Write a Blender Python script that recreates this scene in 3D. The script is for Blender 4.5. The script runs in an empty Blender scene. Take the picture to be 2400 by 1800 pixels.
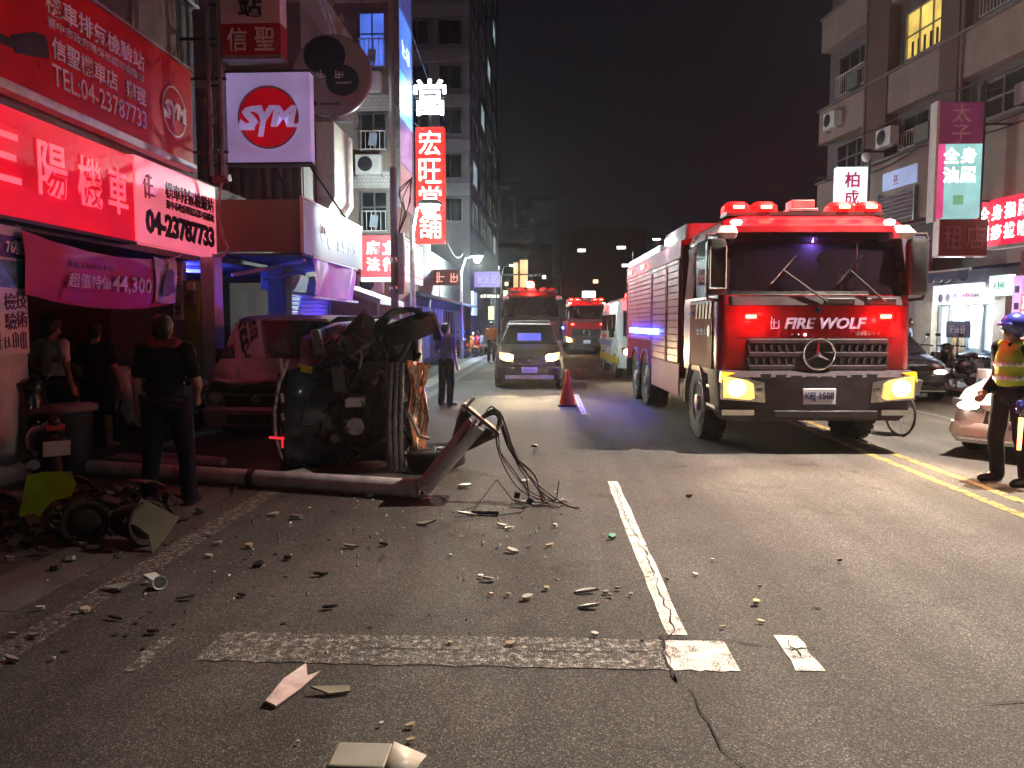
import bpy, bmesh, math, random
import numpy as np
from mathutils import Vector, Matrix, Euler

S = bpy.context.scene
R = math.radians
PI = math.pi
rnd = random.Random(11)
COL = S.collection

# ------------------------------------------------------------------ camera
cam_data = bpy.data.cameras.new('camera')
cam_data.sensor_width = 36.0
cam_data.lens = 27.0
cam_data.clip_start = 0.05
cam_data.clip_end = 2000.0
cam = bpy.data.objects.new('camera', cam_data)
cam.location = (0, 0, 1.65)
cam.rotation_euler = (R(90 - 4.463), 0, R(2.546))
COL.objects.link(cam)
S.camera = cam

# ------------------------------------------------------------------ night sky (the only sky light) and exposure
W = bpy.data.worlds.new('World')
S.world = W
W.use_nodes = True
wn = W.node_tree
sky = wn.nodes.new('ShaderNodeTexSky')
sky.sky_type = 'NISHITA'
sky.sun_disc = False
sky.sun_elevation = R(-6.0)
sky.sun_rotation = R(180)
sky.air_density = 1.5
sky.dust_density = 3.0
glow = wn.nodes.new('ShaderNodeMix')          # city sky-glow over the dark dusk sky
glow.data_type = 'RGBA'
glow.inputs[0].default_value = 0.9
glow.inputs[7].default_value = (0.028, 0.024, 0.040, 1)
wn.links.new(sky.outputs[0], glow.inputs[6])
wn.links.new(glow.outputs[2], wn.nodes['Background'].inputs['Color'])
wn.nodes['Background'].inputs['Strength'].default_value = 0.08

S.view_settings.view_transform = 'Standard'
S.view_settings.look = 'None'
S.view_settings.exposure = 1.38
S.view_settings.gamma = 1.0
S.view_settings.use_curve_mapping = False
S.render.engine = 'CYCLES'
cy = S.cycles
cy.use_denoising = True
try:
    cy.denoiser = 'OPENIMAGEDENOISE'
    cy.denoising_input_passes = 'RGB_ALBEDO_NORMAL'
except Exception:
    pass
cy.adaptive_threshold = 0.06
cy.adaptive_min_samples = 16
cy.max_bounces = 4
cy.diffuse_bounces = 2
cy.glossy_bounces = 2
cy.transmission_bounces = 4
cy.transparent_max_bounces = 8
cy.volume_bounces = 0
cy.sample_clamp_indirect = 6.0
cy.caustics_reflective = False
cy.caustics_refractive = False
cy.use_light_tree = True

# ------------------------------------------------------------------ materials
MATS = {}


def ng(m):
    return m.node_tree.nodes, m.node_tree.links


def M(name, col, rough=0.55, metal=0.0, var=0.25, scale=5.0, bump=0.0, bscale=90.0, coat=0.0, spec=0.5, dirt=0.0, ior=1.5):
    """painted / plastic / metal surface with uneven tone, uneven gloss, fine relief and grime"""
    if name in MATS:
        return MATS[name]
    m = bpy.data.materials.new(name)
    m.use_nodes = True
    n, l = ng(m)
    b = n['Principled BSDF']
    tc = n.new('ShaderNodeTexCoord')
    nz = n.new('ShaderNodeTexNoise')
    nz.inputs['Scale'].default_value = scale
    nz.inputs['Detail'].default_value = 6
    nz.inputs['Roughness'].default_value = 0.65
    l.new(tc.outputs['Object'], nz.inputs['Vector'])
    mr = n.new('ShaderNodeMapRange')
    mr.inputs[1].default_value = 0.3
    mr.inputs[2].default_value = 0.7
    mr.inputs[3].default_value = 1 - var
    mr.inputs[4].default_value = 1 + var
    l.new(nz.outputs[0], mr.inputs[0])
    mx = n.new('ShaderNodeMix')
    mx.data_type = 'RGBA'
    mx.blend_type = 'MULTIPLY'
    mx.inputs[0].default_value = 1
    mx.inputs[6].default_value = (*col, 1)
    l.new(mr.outputs[0], mx.inputs[7])
    out = mx.outputs[2]
    if dirt > 0:
        n2 = n.new('ShaderNodeTexNoise')
        n2.inputs['Scale'].default_value = scale * 0.6
        n2.inputs['Detail'].default_value = 10
        n2.inputs['Roughness'].default_value = 0.8
        mp = n.new('ShaderNodeMapping')
        mp.inputs['Scale'].default_value = (1, 1, 0.25)
        l.new(tc.outputs['Object'], mp.inputs[0])
        l.new(mp.outputs[0], n2.inputs['Vector'])
        r2 = n.new('ShaderNodeMapRange')
        r2.inputs[1].default_value = 0.45
        r2.inputs[2].default_value = 0.7
        r2.inputs[3].default_value = 0
        r2.inputs[4].default_value = dirt
        l.new(n2.outputs[0], r2.inputs[0])
        m2 = n.new('ShaderNodeMix')
        m2.data_type = 'RGBA'
        m2.inputs[7].default_value = (0.035, 0.03, 0.026, 1)
        l.new(r2.outputs[0], m2.inputs[0])
        l.new(out, m2.inputs[6])
        out = m2.outputs[2]
    l.new(out, b.inputs['Base Color'])
    rr = n.new('ShaderNodeMapRange')
    rr.inputs[1].default_value = 0.3
    rr.inputs[2].default_value = 0.7
    rr.inputs[3].default_value = max(0.03, rough - 0.12)
    rr.inputs[4].default_value = min(1, rough + 0.12)
    l.new(nz.outputs[0], rr.inputs[0])
    l.new(rr.outputs[0], b.inputs['Roughness'])
    b.inputs['Metallic'].default_value = metal
    b.inputs['Specular IOR Level'].default_value = spec
    b.inputs['IOR'].default_value = ior
    b.inputs['Coat Weight'].default_value = coat
    b.inputs['Coat Roughness'].default_value = 0.08
    if bump > 0:
        n3 = n.new('ShaderNodeTexNoise')
        n3.inputs['Scale'].default_value = bscale
        n3.inputs['Detail'].default_value = 4
        l.new(tc.outputs['Object'], n3.inputs['Vector'])
        bp = n.new('ShaderNodeBump')
        bp.inputs['Strength'].default_value = bump
        bp.inputs['Distance'].default_value = 0.01
        l.new(n3.outputs[0], bp.inputs['Height'])
        l.new(bp.outputs[0], b.inputs['Normal'])
    MATS[name] = m
    return m


def EM(name, col, strength, base=(0.6, 0.6, 0.6), rough=0.4):
    """something that gives off light: a lens, a backlit sign face, a tube"""
    if name in MATS:
        return MATS[name]
    m = bpy.data.materials.new(name)
    m.use_nodes = True
    n, l = ng(m)
    b = n['Principled BSDF']
    b.inputs['Base Color'].default_value = (*base, 1)
    b.inputs['Roughness'].default_value = rough
    b.inputs['Emission Color'].default_value = (*col, 1)
    tc = n.new('ShaderNodeTexCoord')
    nz = n.new('ShaderNodeTexNoise')
    nz.inputs['Scale'].default_value = 1.4
    nz.inputs['Detail'].default_value = 5
    l.new(tc.outputs['Object'], nz.inputs['Vector'])
    mr = n.new('ShaderNodeMapRange')
    mr.inputs[1].default_value = 0.3
    mr.inputs[2].default_value = 0.7
    mr.inputs[3].default_value = strength * 0.62
    mr.inputs[4].default_value = strength * 1.38
    l.new(nz.outputs[0], mr.inputs[0])
    l.new(mr.outputs[0], b.inputs['Emission Strength'])
    MATS[name] = m
    return m


def GLASS(name, tint=(0.02, 0.022, 0.025), rough=0.04, alpha=1.0):
    if name in MATS:
        return MATS[name]
    m = bpy.data.materials.new(name)
    m.use_nodes = True
    n, l = ng(m)
    b = n['Principled BSDF']
    b.inputs['Base Color'].default_value = (*tint, 1)
    b.inputs['Roughness'].default_value = rough
    b.inputs['Specular IOR Level'].default_value = 0.8
    b.inputs['Alpha'].default_value = alpha
    tc = n.new('ShaderNodeTexCoord')
    nz = n.new('ShaderNodeTexNoise')
    nz.inputs['Scale'].default_value = 2.5
    l.new(tc.outputs['Object'], nz.inputs['Vector'])
    bp = n.new('ShaderNodeBump')
    bp.inputs['Strength'].default_value = 0.03
    bp.inputs['Distance'].default_value = 0.02
    l.new(nz.outputs[0], bp.inputs['Height'])
    l.new(bp.outputs[0], b.inputs['Normal'])
    MATS[name] = m
    return m


def asphalt_color(n, l):
    """aggregate speckle, repair patches and stains of old asphalt; returns colour, height, roughness sockets"""
    tc = n.new('ShaderNodeTexCoord')
    vo = n.new('ShaderNodeTexVoronoi')
    vo.inputs['Scale'].default_value = 165
    l.new(tc.outputs['Object'], vo.inputs['Vector'])
    sep = n.new('ShaderNodeSeparateColor')
    l.new(vo.outputs['Color'], sep.inputs[0])
    rp = n.new('ShaderNodeValToRGB')
    e = rp.color_ramp.elements
    e[0].position = 0.0
    e[0].color = (0.028, 0.026, 0.025, 1)
    e[1].position = 1.0
    e[1].color = (0.22, 0.205, 0.185, 1)
    for p, c in ((0.45, (0.050, 0.047, 0.045, 1)), (0.8, (0.085, 0.080, 0.075, 1)), (0.93, (0.12, 0.112, 0.102, 1))):
        x = e.new(p)
        x.color = c
    l.new(sep.outputs[0], rp.inputs[0])
    n1 = n.new('ShaderNodeTexNoise')
    n1.inputs['Scale'].default_value = 0.55
    n1.inputs['Detail'].default_value = 9
    n1.inputs['Roughness'].default_value = 0.65
    l.new(tc.outputs['Object'], n1.inputs['Vector'])
    mr = n.new('ShaderNodeMapRange')
    mr.inputs[1].default_value = 0.32
    mr.inputs[2].default_value = 0.68
    mr.inputs[3].default_value = 0.55
    mr.inputs[4].default_value = 1.35
    l.new(n1.outputs[0], mr.inputs[0])
    mx = n.new('ShaderNodeMix')
    mx.data_type = 'RGBA'
    mx.blend_type = 'MULTIPLY'
    mx.inputs[0].default_value = 1
    l.new(rp.outputs[0], mx.inputs[6])
    l.new(mr.outputs[0], mx.inputs[7])
    # streaks of tyre wear along the lanes
    mp = n.new('ShaderNodeMapping')
    mp.inputs['Scale'].default_value = (1.3, 0.06, 1)
    l.new(tc.outputs['Object'], mp.inputs[0])
    n4 = n.new('ShaderNodeTexNoise')
    n4.inputs['Scale'].default_value = 1.2
    n4.inputs['Detail'].default_value = 5
    l.new(mp.outputs[0], n4.inputs['Vector'])
    r4 = n.new('ShaderNodeMapRange')
    r4.inputs[1].default_value = 0.35
    r4.inputs[2].default_value = 0.65
    r4.inputs[3].default_value = 0.72
    r4.inputs[4].default_value = 1.2
    l.new(n4.outputs[0], r4.inputs[0])
    m4 = n.new('ShaderNodeMix')
    m4.data_type = 'RGBA'
    m4.blend_type = 'MULTIPLY'
    m4.inputs[0].default_value = 1
    l.new(mx.outputs[2], m4.inputs[6])
    l.new(r4.outputs[0], m4.inputs[7])
    n5 = n.new('ShaderNodeTexNoise')
    n5.inputs['Scale'].default_value = 1.6
    n5.inputs['Detail'].default_value = 7
    n5.inputs['Distortion'].default_value = 0.8
    l.new(tc.outputs['Object'], n5.inputs['Vector'])
    r5 = n.new('ShaderNodeMapRange')
    r5.inputs[1].default_value = 0.62
    r5.inputs[2].default_value = 0.70
    r5.inputs[3].default_value = 1.0
    r5.inputs[4].default_value = 0.55
    l.new(n5.outputs[0], r5.inputs[0])
    m5 = n.new('ShaderNodeMix')
    m5.data_type = 'RGBA'
    m5.blend_type = 'MULTIPLY'
    m5.inputs[0].default_value = 1
    l.new(m4.outputs[2], m5.inputs[6])
    l.new(r5.outputs[0], m5.inputs[7])
    return m5.outputs[2], vo.outputs['Distance'], n1.outputs[0], tc


def asphalt(name, paint=None, wear=0.5, wscale=9.0):
    if name in MATS:
        return MATS[name]
    m = bpy.data.materials.new(name)
    m.use_nodes = True
    n, l = ng(m)
    b = n['Principled BSDF']
    c, h, r, tc = asphalt_color(n, l)
    if paint:
        nz = n.new('ShaderNodeTexNoise')
        nz.inputs['Scale'].default_value = wscale
        nz.inputs['Detail'].default_value = 12
        nz.inputs['Roughness'].default_value = 0.75
        l.new(tc.outputs['Object'], nz.inputs['Vector'])
        ad = n.new('ShaderNodeMath')
        ad.operation = 'MULTIPLY_ADD'
        ad.inputs[1].default_value = 0.35
        l.new(h, ad.inputs[0])
        l.new(nz.outputs[0], ad.inputs[2])
        mr = n.new('ShaderNodeMapRange')
        mr.inputs[1].default_value = wear
        mr.inputs[2].default_value = wear + 0.10
        l.new(ad.outputs[0], mr.inputs[0])
        mx = n.new('ShaderNodeMix')
        mx.data_type = 'RGBA'
        mx.inputs[6].default_value = (*paint, 1)
        l.new(mr.outputs[0], mx.inputs[0])
        l.new(c, mx.inputs[7])
        c = mx.outputs[2]
    l.new(c, b.inputs['Base Color'])
    rr = n.new('ShaderNodeMapRange')
    rr.inputs[1].default_value = 0.3
    rr.inputs[2].default_value = 0.7
    rr.inputs[3].default_value = 0.78
    rr.inputs[4].default_value = 0.95
    b.inputs['Specular IOR Level'].default_value = 0.3
    l.new(r, rr.inputs[0])
    l.new(rr.outputs[0], b.inputs['Roughness'])
    bp = n.new('ShaderNodeBump')
    bp.inputs['Strength'].default_value = 0.35
    bp.inputs['Distance'].default_value = 0.006
    l.new(h, bp.inputs['Height'])
    l.new(bp.outputs[0], b.inputs['Normal'])
    MATS[name] = m
    return m


def brickwall(name, c1, c2, mortar, sx=0.25, sz=0.06, rough=0.5, var=0.3):
    """small wall tiles too fine to pick apart, with weather streaks"""
    if name in MATS:
        return MATS[name]
    m = bpy.data.materials.new(name)
    m.use_nodes = True
    n, l = ng(m)
    b = n['Principled BSDF']
    tc = n.new('ShaderNodeTexCoord')
    sp = n.new('ShaderNodeSeparateXYZ')
    l.new(tc.outputs['Object'], sp.inputs[0])
    ad = n.new('ShaderNodeMath')
    l.new(sp.outputs[0], ad.inputs[0])
    l.new(sp.outputs[1], ad.inputs[1])
    cb = n.new('ShaderNodeCombineXYZ')
    l.new(ad.outputs[0], cb.inputs[0])
    l.new(sp.outputs[2], cb.inputs[1])
    br = n.new('ShaderNodeTexBrick')
    br.inputs['Scale'].default_value = 1
    br.inputs['Brick Width'].default_value = sx
    br.inputs['Row Height'].default_value = sz
    br.inputs['Mortar Size'].default_value = 0.008
    br.inputs['Color1'].default_value = (*c1, 1)
    br.inputs['Color2'].default_value = (*c2, 1)
    br.inputs['Mortar'].default_value = (*mortar, 1)
    l.new(cb.outputs[0], br.inputs['Vector'])
    nz = n.new('ShaderNodeTexNoise')
    nz.inputs['Scale'].default_value = 1.1
    nz.inputs['Detail'].default_value = 9
    mp = n.new('ShaderNodeMapping')
    mp.inputs['Scale'].default_value = (1.6, 1.6, 0.35)
    l.new(tc.outputs['Object'], mp.inputs[0])
    l.new(mp.outputs[0], nz.inputs['Vector'])
    mr = n.new('ShaderNodeMapRange')
    mr.inputs[1].default_value = 0.3
    mr.inputs[2].default_value = 0.7
    mr.inputs[3].default_value = 1 - var
    mr.inputs[4].default_value = 1 + var
    l.new(nz.outputs[0], mr.inputs[0])
    mx = n.new('ShaderNodeMix')
    mx.data_type = 'RGBA'
    mx.blend_type = 'MULTIPLY'
    mx.inputs[0].default_value = 1
    l.new(br.outputs[0], mx.inputs[6])
    l.new(mr.outputs[0], mx.inputs[7])
    l.new(mx.outputs[2], b.inputs['Base Color'])
    b.inputs['Roughness'].default_value = rough
    bp = n.new('ShaderNodeBump')
    bp.inputs['Strength'].default_value = 0.4
    bp.inputs['Distance'].default_value = 0.01
    bp.invert = True
    l.new(br.outputs['Fac'], bp.inputs['Height'])
    l.new(bp.outputs[0], b.inputs['Normal'])
    MATS[name] = m
    return m


# ------------------------------------------------------------------ mesh building
class MB:
    def __init__(s):
        s.v, s.f = [], []

    def add(s, vs, fs):
        o = len(s.v)
        s.v += [tuple(map(float, p)) for p in vs]
        s.f += [tuple(i + o for i in f) for f in fs]
        return s

    def box(s, x0, x1, y0, y1, z0, z1):
        return s.add([(x0, y0, z0), (x1, y0, z0), (x1, y1, z0), (x0, y1, z0), (x0, y0, z1), (x1, y0, z1), (x1, y1, z1), (x0, y1, z1)],
                     [(0, 3, 2, 1), (4, 5, 6, 7), (0, 1, 5, 4), (1, 2, 6, 5), (2, 3, 7, 6), (3, 0, 4, 7)])

    def obox(s, c, d, rot=(0, 0, 0)):
        q = Euler(rot).to_matrix()
        c = Vector(c)
        x, y, z = d[0] / 2, d[1] / 2, d[2] / 2
        vs = [c + q @ Vector(p) for p in ((-x, -y, -z), (x, -y, -z), (x, y, -z), (-x, y, -z), (-x, -y, z), (x, -y, z), (x, y, z), (-x, y, z))]
        return s.add(vs, [(0, 3, 2, 1), (4, 5, 6, 7), (0, 1, 5, 4), (1, 2, 6, 5), (2, 3, 7, 6), (3, 0, 4, 7)])

    def loft(s, rings, cap=True, closed=True):
        n = len(rings[0])
        vs = [p for r in rings for p in r]
        fs = []
        for i in range(len(rings) - 1):
            for j in range(n if closed else n - 1):
                k = (j + 1) % n
                fs.append((i * n + j, i * n + k, (i + 1) * n + k, (i + 1) * n + j))
        if cap and closed:
            fs.append(tuple(range(n))[::-1])
            fs.append(tuple((len(rings) - 1) * n + j for j in range(n)))
        return s.add(vs, fs)

    def cyl(s, p0, p1, r0, r1=None, n=12, cap=True):
        return s.tube([p0, p1], [r0, r0 if r1 is None else r1], n, cap)

    def tube(s, pts, r, n=8, cap=True):
        pts = [Vector(p) for p in pts]
        rs = r if isinstance(r, (list, tuple)) else [r] * len(pts)
        rings = []
        up = None
        for i, p in enumerate(pts):
            d = (pts[min(i + 1, len(pts) - 1)] - pts[max(i - 1, 0)])
            if d.length < 1e-9:
                d = Vector((0, 0, 1))
            d.normalize()
            if up is None:
                up = Vector((0, 0, 1)) if abs(d.z) < 0.9 else Vector((1, 0, 0))
            a = d.cross(up)
            if a.length < 1e-6:
                a = d.cross(Vector((0.3, 1, 0.1)))
            a.normalize()
            b = d.cross(a)
            b.normalize()
            up = -b if up.dot(-b) > 0 else b
            rings.append([p + (a * math.cos(2 * PI * k / n) + b * math.sin(2 * PI * k / n)) * rs[i] for k in range(n)])
        return s.loft(rings, cap)

    def prism(s, poly, axis, a, b):
        def P(u, v, w):
            return {'x': (w, u, v), 'y': (u, w, v), 'z': (u, v, w)}[axis]
        n = len(poly)
        vs = [P(u, v, a) for u, v in poly] + [P(u, v, b) for u, v in poly]
        fs = [tuple(range(n))[::-1], tuple(range(n, 2 * n))] + [(i, (i + 1) % n, n + (i + 1) % n, n + i) for i in range(n)]
        return s.add(vs, fs)

    def rstack(s, levels, seg=4):
        """stack of rounded rectangles: (z, x0, x1, y0, y1, r)"""
        rings = []
        for z, x0, x1, y0, y1, r in levels:
            ring = []
            for cx, cy_, a0 in ((x1 - r, y1 - r, 0), (x0 + r, y1 - r, 90), (x0 + r, y0 + r, 180), (x1 - r, y0 + r, 270)):
                for k in range(seg + 1):
                    a = R(a0 + 90 * k / seg)
                    ring.append((cx + r * math.cos(a), cy_ + r * math.sin(a), z))
            rings.append(ring)
        return s.loft(rings)

    def lathe(s, prof, c=(0, 0, 0), axis='x', n=28):
        """prof: list of (radius, offset along axis)"""
        rings = []
        for r, o in prof:
            ring = []
            for k in range(n):
                a = 2 * PI * k / n
                u, v = r * math.cos(a), r * math.sin(a)
                p = {'x': (o, u, v), 'y': (v, o, u), 'z': (u, v, o)}[axis]
                ring.append((c[0] + p[0], c[1] + p[1], c[2] + p[2]))
            rings.append(ring)
        return s.loft(rings)

    def ball(s, c, r, n=12, m=8):
        rx, ry, rz = r if isinstance(r, (list, tuple)) else (r, r, r)
        rings = []
        for i in range(1, m):
            t = PI * i / m
            rings.append([(c[0] + rx * math.sin(t) * math.cos(2 * PI * k / n), c[1] + ry * math.sin(t) * math.sin(2 * PI * k / n), c[2] - rz * math.cos(t)) for k in range(n)])
        return s.loft(rings)

    def sheet(s, pts):
        return s.add(pts, [tuple(range(len(pts)))])

    def build(s, name, mat, parent=None, bevel=0.0, smooth=True, angle=35, loc=None, rot=None, solid=0.0, fix=True):
        me = bpy.data.meshes.new(name)
        me.from_pydata(s.v, [], s.f)
        if fix:
            bm = bmesh.new()
            bm.from_mesh(me)
            bmesh.ops.recalc_face_normals(bm, faces=bm.faces)
            bm.to_mesh(me)
            bm.free()
        return place(me, name, mat, parent, bevel, smooth, angle, loc, rot, solid)


def place(me, name, mat, parent=None, bevel=0.0, smooth=True, angle=35, loc=None, rot=None, solid=0.0):
    for mm in (mat if isinstance(mat, (list, tuple)) else [mat]):
        me.materials.append(mm)
    if smooth:
        me.polygons.foreach_set('use_smooth', [True] * len(me.polygons))
        try:
            me.set_sharp_from_angle(angle=R(angle))
        except Exception:
            pass
    o = bpy.data.objects.new(name, me)
    COL.objects.link(o)
    if parent:
        o.parent = parent
    if loc:
        o.location = loc
    if rot:
        o.rotation_euler = rot
    if solid:
        md = o.modifiers.new('thickness', 'SOLIDIFY')
        md.thickness = solid
        md.offset = 0
    if bevel:
        md = o.modifiers.new('bevel', 'BEVEL')
        md.width = bevel
        md.segments = 2
        md.limit_method = 'ANGLE'
        md.angle_limit = R(40)
    return o


def thing(name, label, cat, loc=(0, 0, 0), rotz=0.0, group=None):
    o = bpy.data.objects.new(name, None)
    o.empty_display_size = 0.2
    COL.objects.link(o)
    o.location = loc
    o.rotation_euler = (0, 0, rotz)
    return tag(o, label, cat, group)


def tag(o, label, cat, group=None):
    o['label'] = label
    o['category'] = cat
    if group:
        o['group'] = group
    return o


def struct(o):
    o['kind'] = 'structure'
    return o


def stuff(o):
    o['kind'] = 'stuff'
    return o


def dup(root, loc, rotz, label, group=None, swap=None):
    """copy of a thing with its parts and sub-parts; swap = {material: material}"""
    def cp(o, par):
        c = o.copy()
        COL.objects.link(c)
        if par:
            c.parent = par
        if swap and o.type == 'MESH':
            for i, sl in enumerate(c.material_slots):
                if sl.material in swap:
                    mt = swap[sl.material]
                    sl.link = 'OBJECT'
                    sl.material = mt
        for ch in [x for x in o.children]:
            cp(ch, c)
        return c
    r = cp(root, None)
    r.location = loc
    r.rotation_euler = (0, 0, rotz)
    r['label'] = label
    if group:
        r['group'] = group
    return r


FACE_CAM = (R(90), 0, 0)           # lettering read by someone looking along +Y
FACE_ROAD_L = (R(90), 0, R(90))    # on a wall of the left-hand row, read from the road
FACE_ROAD_R = (R(90), 0, R(-90))


def text(body, parent, mat, w, h, loc, rot=FACE_CAM, depth=0.012, bold=0.0, shear=0.0, name='lettering', keep=False, space=1.0):
    cu = bpy.data.curves.new('lettering', 'FONT')
    cu.body = body
    cu.size = 1.0
    cu.extrude = 0.05
    cu.offset = bold
    cu.shear = shear
    cu.space_line = 1.0
    cu.space_character = space
    cu.resolution_u = 2
    cu.align_x = 'CENTER'
    o = bpy.data.objects.new('lettering', cu)
    COL.objects.link(o)
    dg = bpy.context.evaluated_depsgraph_get()
    dg.update()
    me = bpy.data.meshes.new_from_object(o.evaluated_get(dg))
    bpy.data.objects.remove(o)
    bpy.data.curves.remove(cu)
    n = len(me.vertices)
    co = np.empty(n * 3)
    me.vertices.foreach_get('co', co)
    co = co.reshape(-1, 3)
    lo, hi = co.min(0), co.max(0)
    c = (lo + hi) / 2
    sz = np.maximum(hi - lo, 1e-6)
    sx, sy = w / sz[0], h / sz[1]
    if keep:
        sx = sy = min(sx, sy)
    co = (co - c) * np.array([sx, sy, depth / sz[2]])
    me.vertices.foreach_set('co', co.ravel())
    me.materials.clear()
    return place(me, name, mat, parent, smooth=False, loc=loc, rot=rot)


def lamp(name, parent, loc, energy, col, radius=0.1, kind='POINT', rot=None, size=None, blend=0.5):
    d = bpy.data.lights.new(name, kind)
    d.energy = energy
    d.color = col
    d.shadow_soft_size = radius
    if kind == 'SPOT':
        d.spot_size = size
        d.spot_blend = blend
    o = bpy.data.objects.new(name, d)
    COL.objects.link(o)
    o.location = loc
    if rot:
        o.rotation_euler = rot
    if parent:
        o.parent = parent
    return o


# ------------------------------------------------------------------ smooth-union bodies (people, scooter fairings)
def sdf_mesh(prims, vox=0.012, k=0.02):
    """prims: (a, b, ra, rb, material index) tapered capsules or ('e', centre, radii, material index) ellipsoids -> verts, quads, material per quad"""
    lo = np.array([1e9] * 3)
    hi = -lo
    for p in prims:
        if p[0] == 'e':
            c, r = np.array(p[1]), np.array(p[2])
            lo, hi = np.minimum(lo, c - r), np.maximum(hi, c + r)
        else:
            a, b, r = np.array(p[0]), np.array(p[1]), max(p[2], p[3])
            lo, hi = np.minimum(lo, np.minimum(a, b) - r), np.maximum(hi, np.maximum(a, b) + r)
    lo = lo - 3 * vox
    dim = np.ceil((hi - lo) / vox).astype(int) + 5
    D = np.full(dim, 1.0, dtype=np.float32)
    Rw = np.full(dim, 1.0, dtype=np.float32)
    Mi = np.zeros(dim, dtype=np.int8)
    for p in prims:
        if p[0] == 'e':
            c, r = np.array(p[1]), np.array(p[2])
            pl, ph, mi = c - r, c + r, p[3]
        else:
            a, b = np.array(p[0], float), np.array(p[1], float)
            rm = max(p[2], p[3])
            pl, ph, mi = np.minimum(a, b) - rm, np.maximum(a, b) + rm, p[4]
        i0 = np.maximum(((pl - lo) / vox - 5).astype(int), 0)
        i1 = np.minimum(((ph - lo) / vox + 6).astype(int), dim)
        g = np.stack(np.meshgrid(*[np.arange(i0[q], i1[q]) for q in range(3)], indexing='ij'), -1) * vox + lo
        if p[0] == 'e':
            q = (g - c) / r
            kq = np.linalg.norm(q, axis=-1)
            d = (kq - 1) * kq / np.maximum(np.linalg.norm(q / r, axis=-1), 1e-6)
        else:
            ab = b - a
            t = np.clip(((g - a) @ ab) / max(ab @ ab, 1e-9), 0, 1)
            d = np.linalg.norm(g - a - t[..., None] * ab, axis=-1) - (p[2] + (p[3] - p[2]) * t)
        sl = tuple(slice(i0[q], i1[q]) for q in range(3))
        old = D[sl]
        hh = np.clip(0.5 + 0.5 * (old - d) / k, 0, 1)
        D[sl] = old + (d - old) * hh - k * hh * (1 - hh)
        better = d < Rw[sl]
        Rw[sl] = np.where(better, d, Rw[sl])
        Mi[sl] = np.where(better, mi, Mi[sl])
    ins = D < 0
    nx, ny, nz = dim
    acc = np.zeros((nx - 1, ny - 1, nz - 1, 3), dtype=np.float32)
    cnt = np.zeros((nx - 1, ny - 1, nz - 1), dtype=np.int16)

    def cell(a, o):
        return a[o[0]:o[0] + nx - 1, o[1]:o[1] + ny - 1, o[2]:o[2] + nz - 1]
    cor = [(i, j, q) for i in (0, 1) for j in (0, 1) for q in (0, 1)]
    for a in cor:
        for ax in range(3):
            if a[ax] == 0:
                b = list(a)
                b[ax] = 1
                da, db = cell(D, a), cell(D, b)
                x = cell(ins, a) != cell(ins, b)
                den = np.where(np.abs(da - db) < 1e-9, 1e-9, da - db)
                t = np.clip(da / den, 0, 1)
                for q in range(3):
                    acc[..., q] += np.where(x, a[q] + (t if q == ax else 0), 0)
                cnt += x
    act = cnt > 0
    idx = np.full(act.shape, -1, dtype=np.int64)
    idx[act] = np.arange(act.sum())
    pos = np.argwhere(act) + acc[act] / cnt[act][:, None]
    V = pos * vox + lo
    F, FM = [], []
    for ax in range(3):
        s0, s1 = [slice(1, -1)] * 3, [slice(1, -1)] * 3
        s0[ax], s1[ax] = slice(0, -1), slice(1, None)
        a, b = ins[tuple(s0)], ins[tuple(s1)]
        w = np.argwhere(a != b)
        off = np.ones(3, int)
        off[ax] = 0
        w = w + off
        u, v = (ax + 1) % 3, (ax + 2) % 3
        du, dv = np.zeros(3, int), np.zeros(3, int)
        du[u], dv[v] = 1, 1
        q = [idx[tuple((w - du - dv).T)], idx[tuple((w - dv).T)], idx[tuple(w.T)], idx[tuple((w - du).T)]]
        q = np.stack(q, 1)
        fl = ~ins[tuple(w.T)]
        q[fl] = q[fl][:, ::-1]
        F.append(q)
        FM.append(Mi[tuple(w.T)])
    F = np.concatenate(F)
    FM = np.concatenate(FM)
    ok = (F >= 0).all(1)
    return V, F[ok], FM[ok]


def sdf_obj(name, prims, mats, parent, vox=0.012, k=0.02, noise=0.0, nscale=14.0):
    V, F, FM = sdf_mesh(prims, vox, k)
    if noise:
        from mathutils import noise as NZ
        for i in range(len(V)):
            p = Vector(V[i]) * nscale
            p.z *= .55
            V[i] += np.array(NZ.noise_vector(p)) * noise + np.array(NZ.noise_vector(p * .45 + Vector((7, 3, 1)))) * noise * 1.4
    me = bpy.data.meshes.new(name)
    me.from_pydata(V.tolist(), [], F.tolist())
    o = place(me, name, mats, parent, angle=80)
    me.polygons.foreach_set('material_index', FM.astype(np.int32))
    return o
# ================================================================== palette
white_paint = M('white_paint', (0.72, 0.72, 0.70), 0.5, var=0.1, dirt=0.25)
steel = M('galvanised_steel', (0.42, 0.42, 0.43), 0.42, 0.8, var=0.3, scale=9, dirt=0.3)
dark_steel = M('dark_steel', (0.06, 0.06, 0.065), 0.5, 0.6, var=0.3)
chrome = M('chrome', (0.75, 0.75, 0.76), 0.14, 1.0, var=0.08)
black_plastic = M('black_plastic', (0.022, 0.022, 0.024), 0.5, var=0.3, scale=14)
grey_plastic = M('grey_plastic', (0.16, 0.155, 0.16), 0.5, var=0.2, scale=10, dirt=0.25)
rubber = M('rubber', (0.018, 0.018, 0.018), 0.8, var=0.35, scale=20, bump=0.3, bscale=60)
concrete = M('concrete', (0.22, 0.21, 0.20), 0.85, var=0.35, scale=2.0, bump=0.4, bscale=50, dirt=0.45)
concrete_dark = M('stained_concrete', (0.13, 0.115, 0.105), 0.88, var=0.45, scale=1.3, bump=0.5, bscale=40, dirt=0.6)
dark_glass = GLASS('dark_glass')
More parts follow.
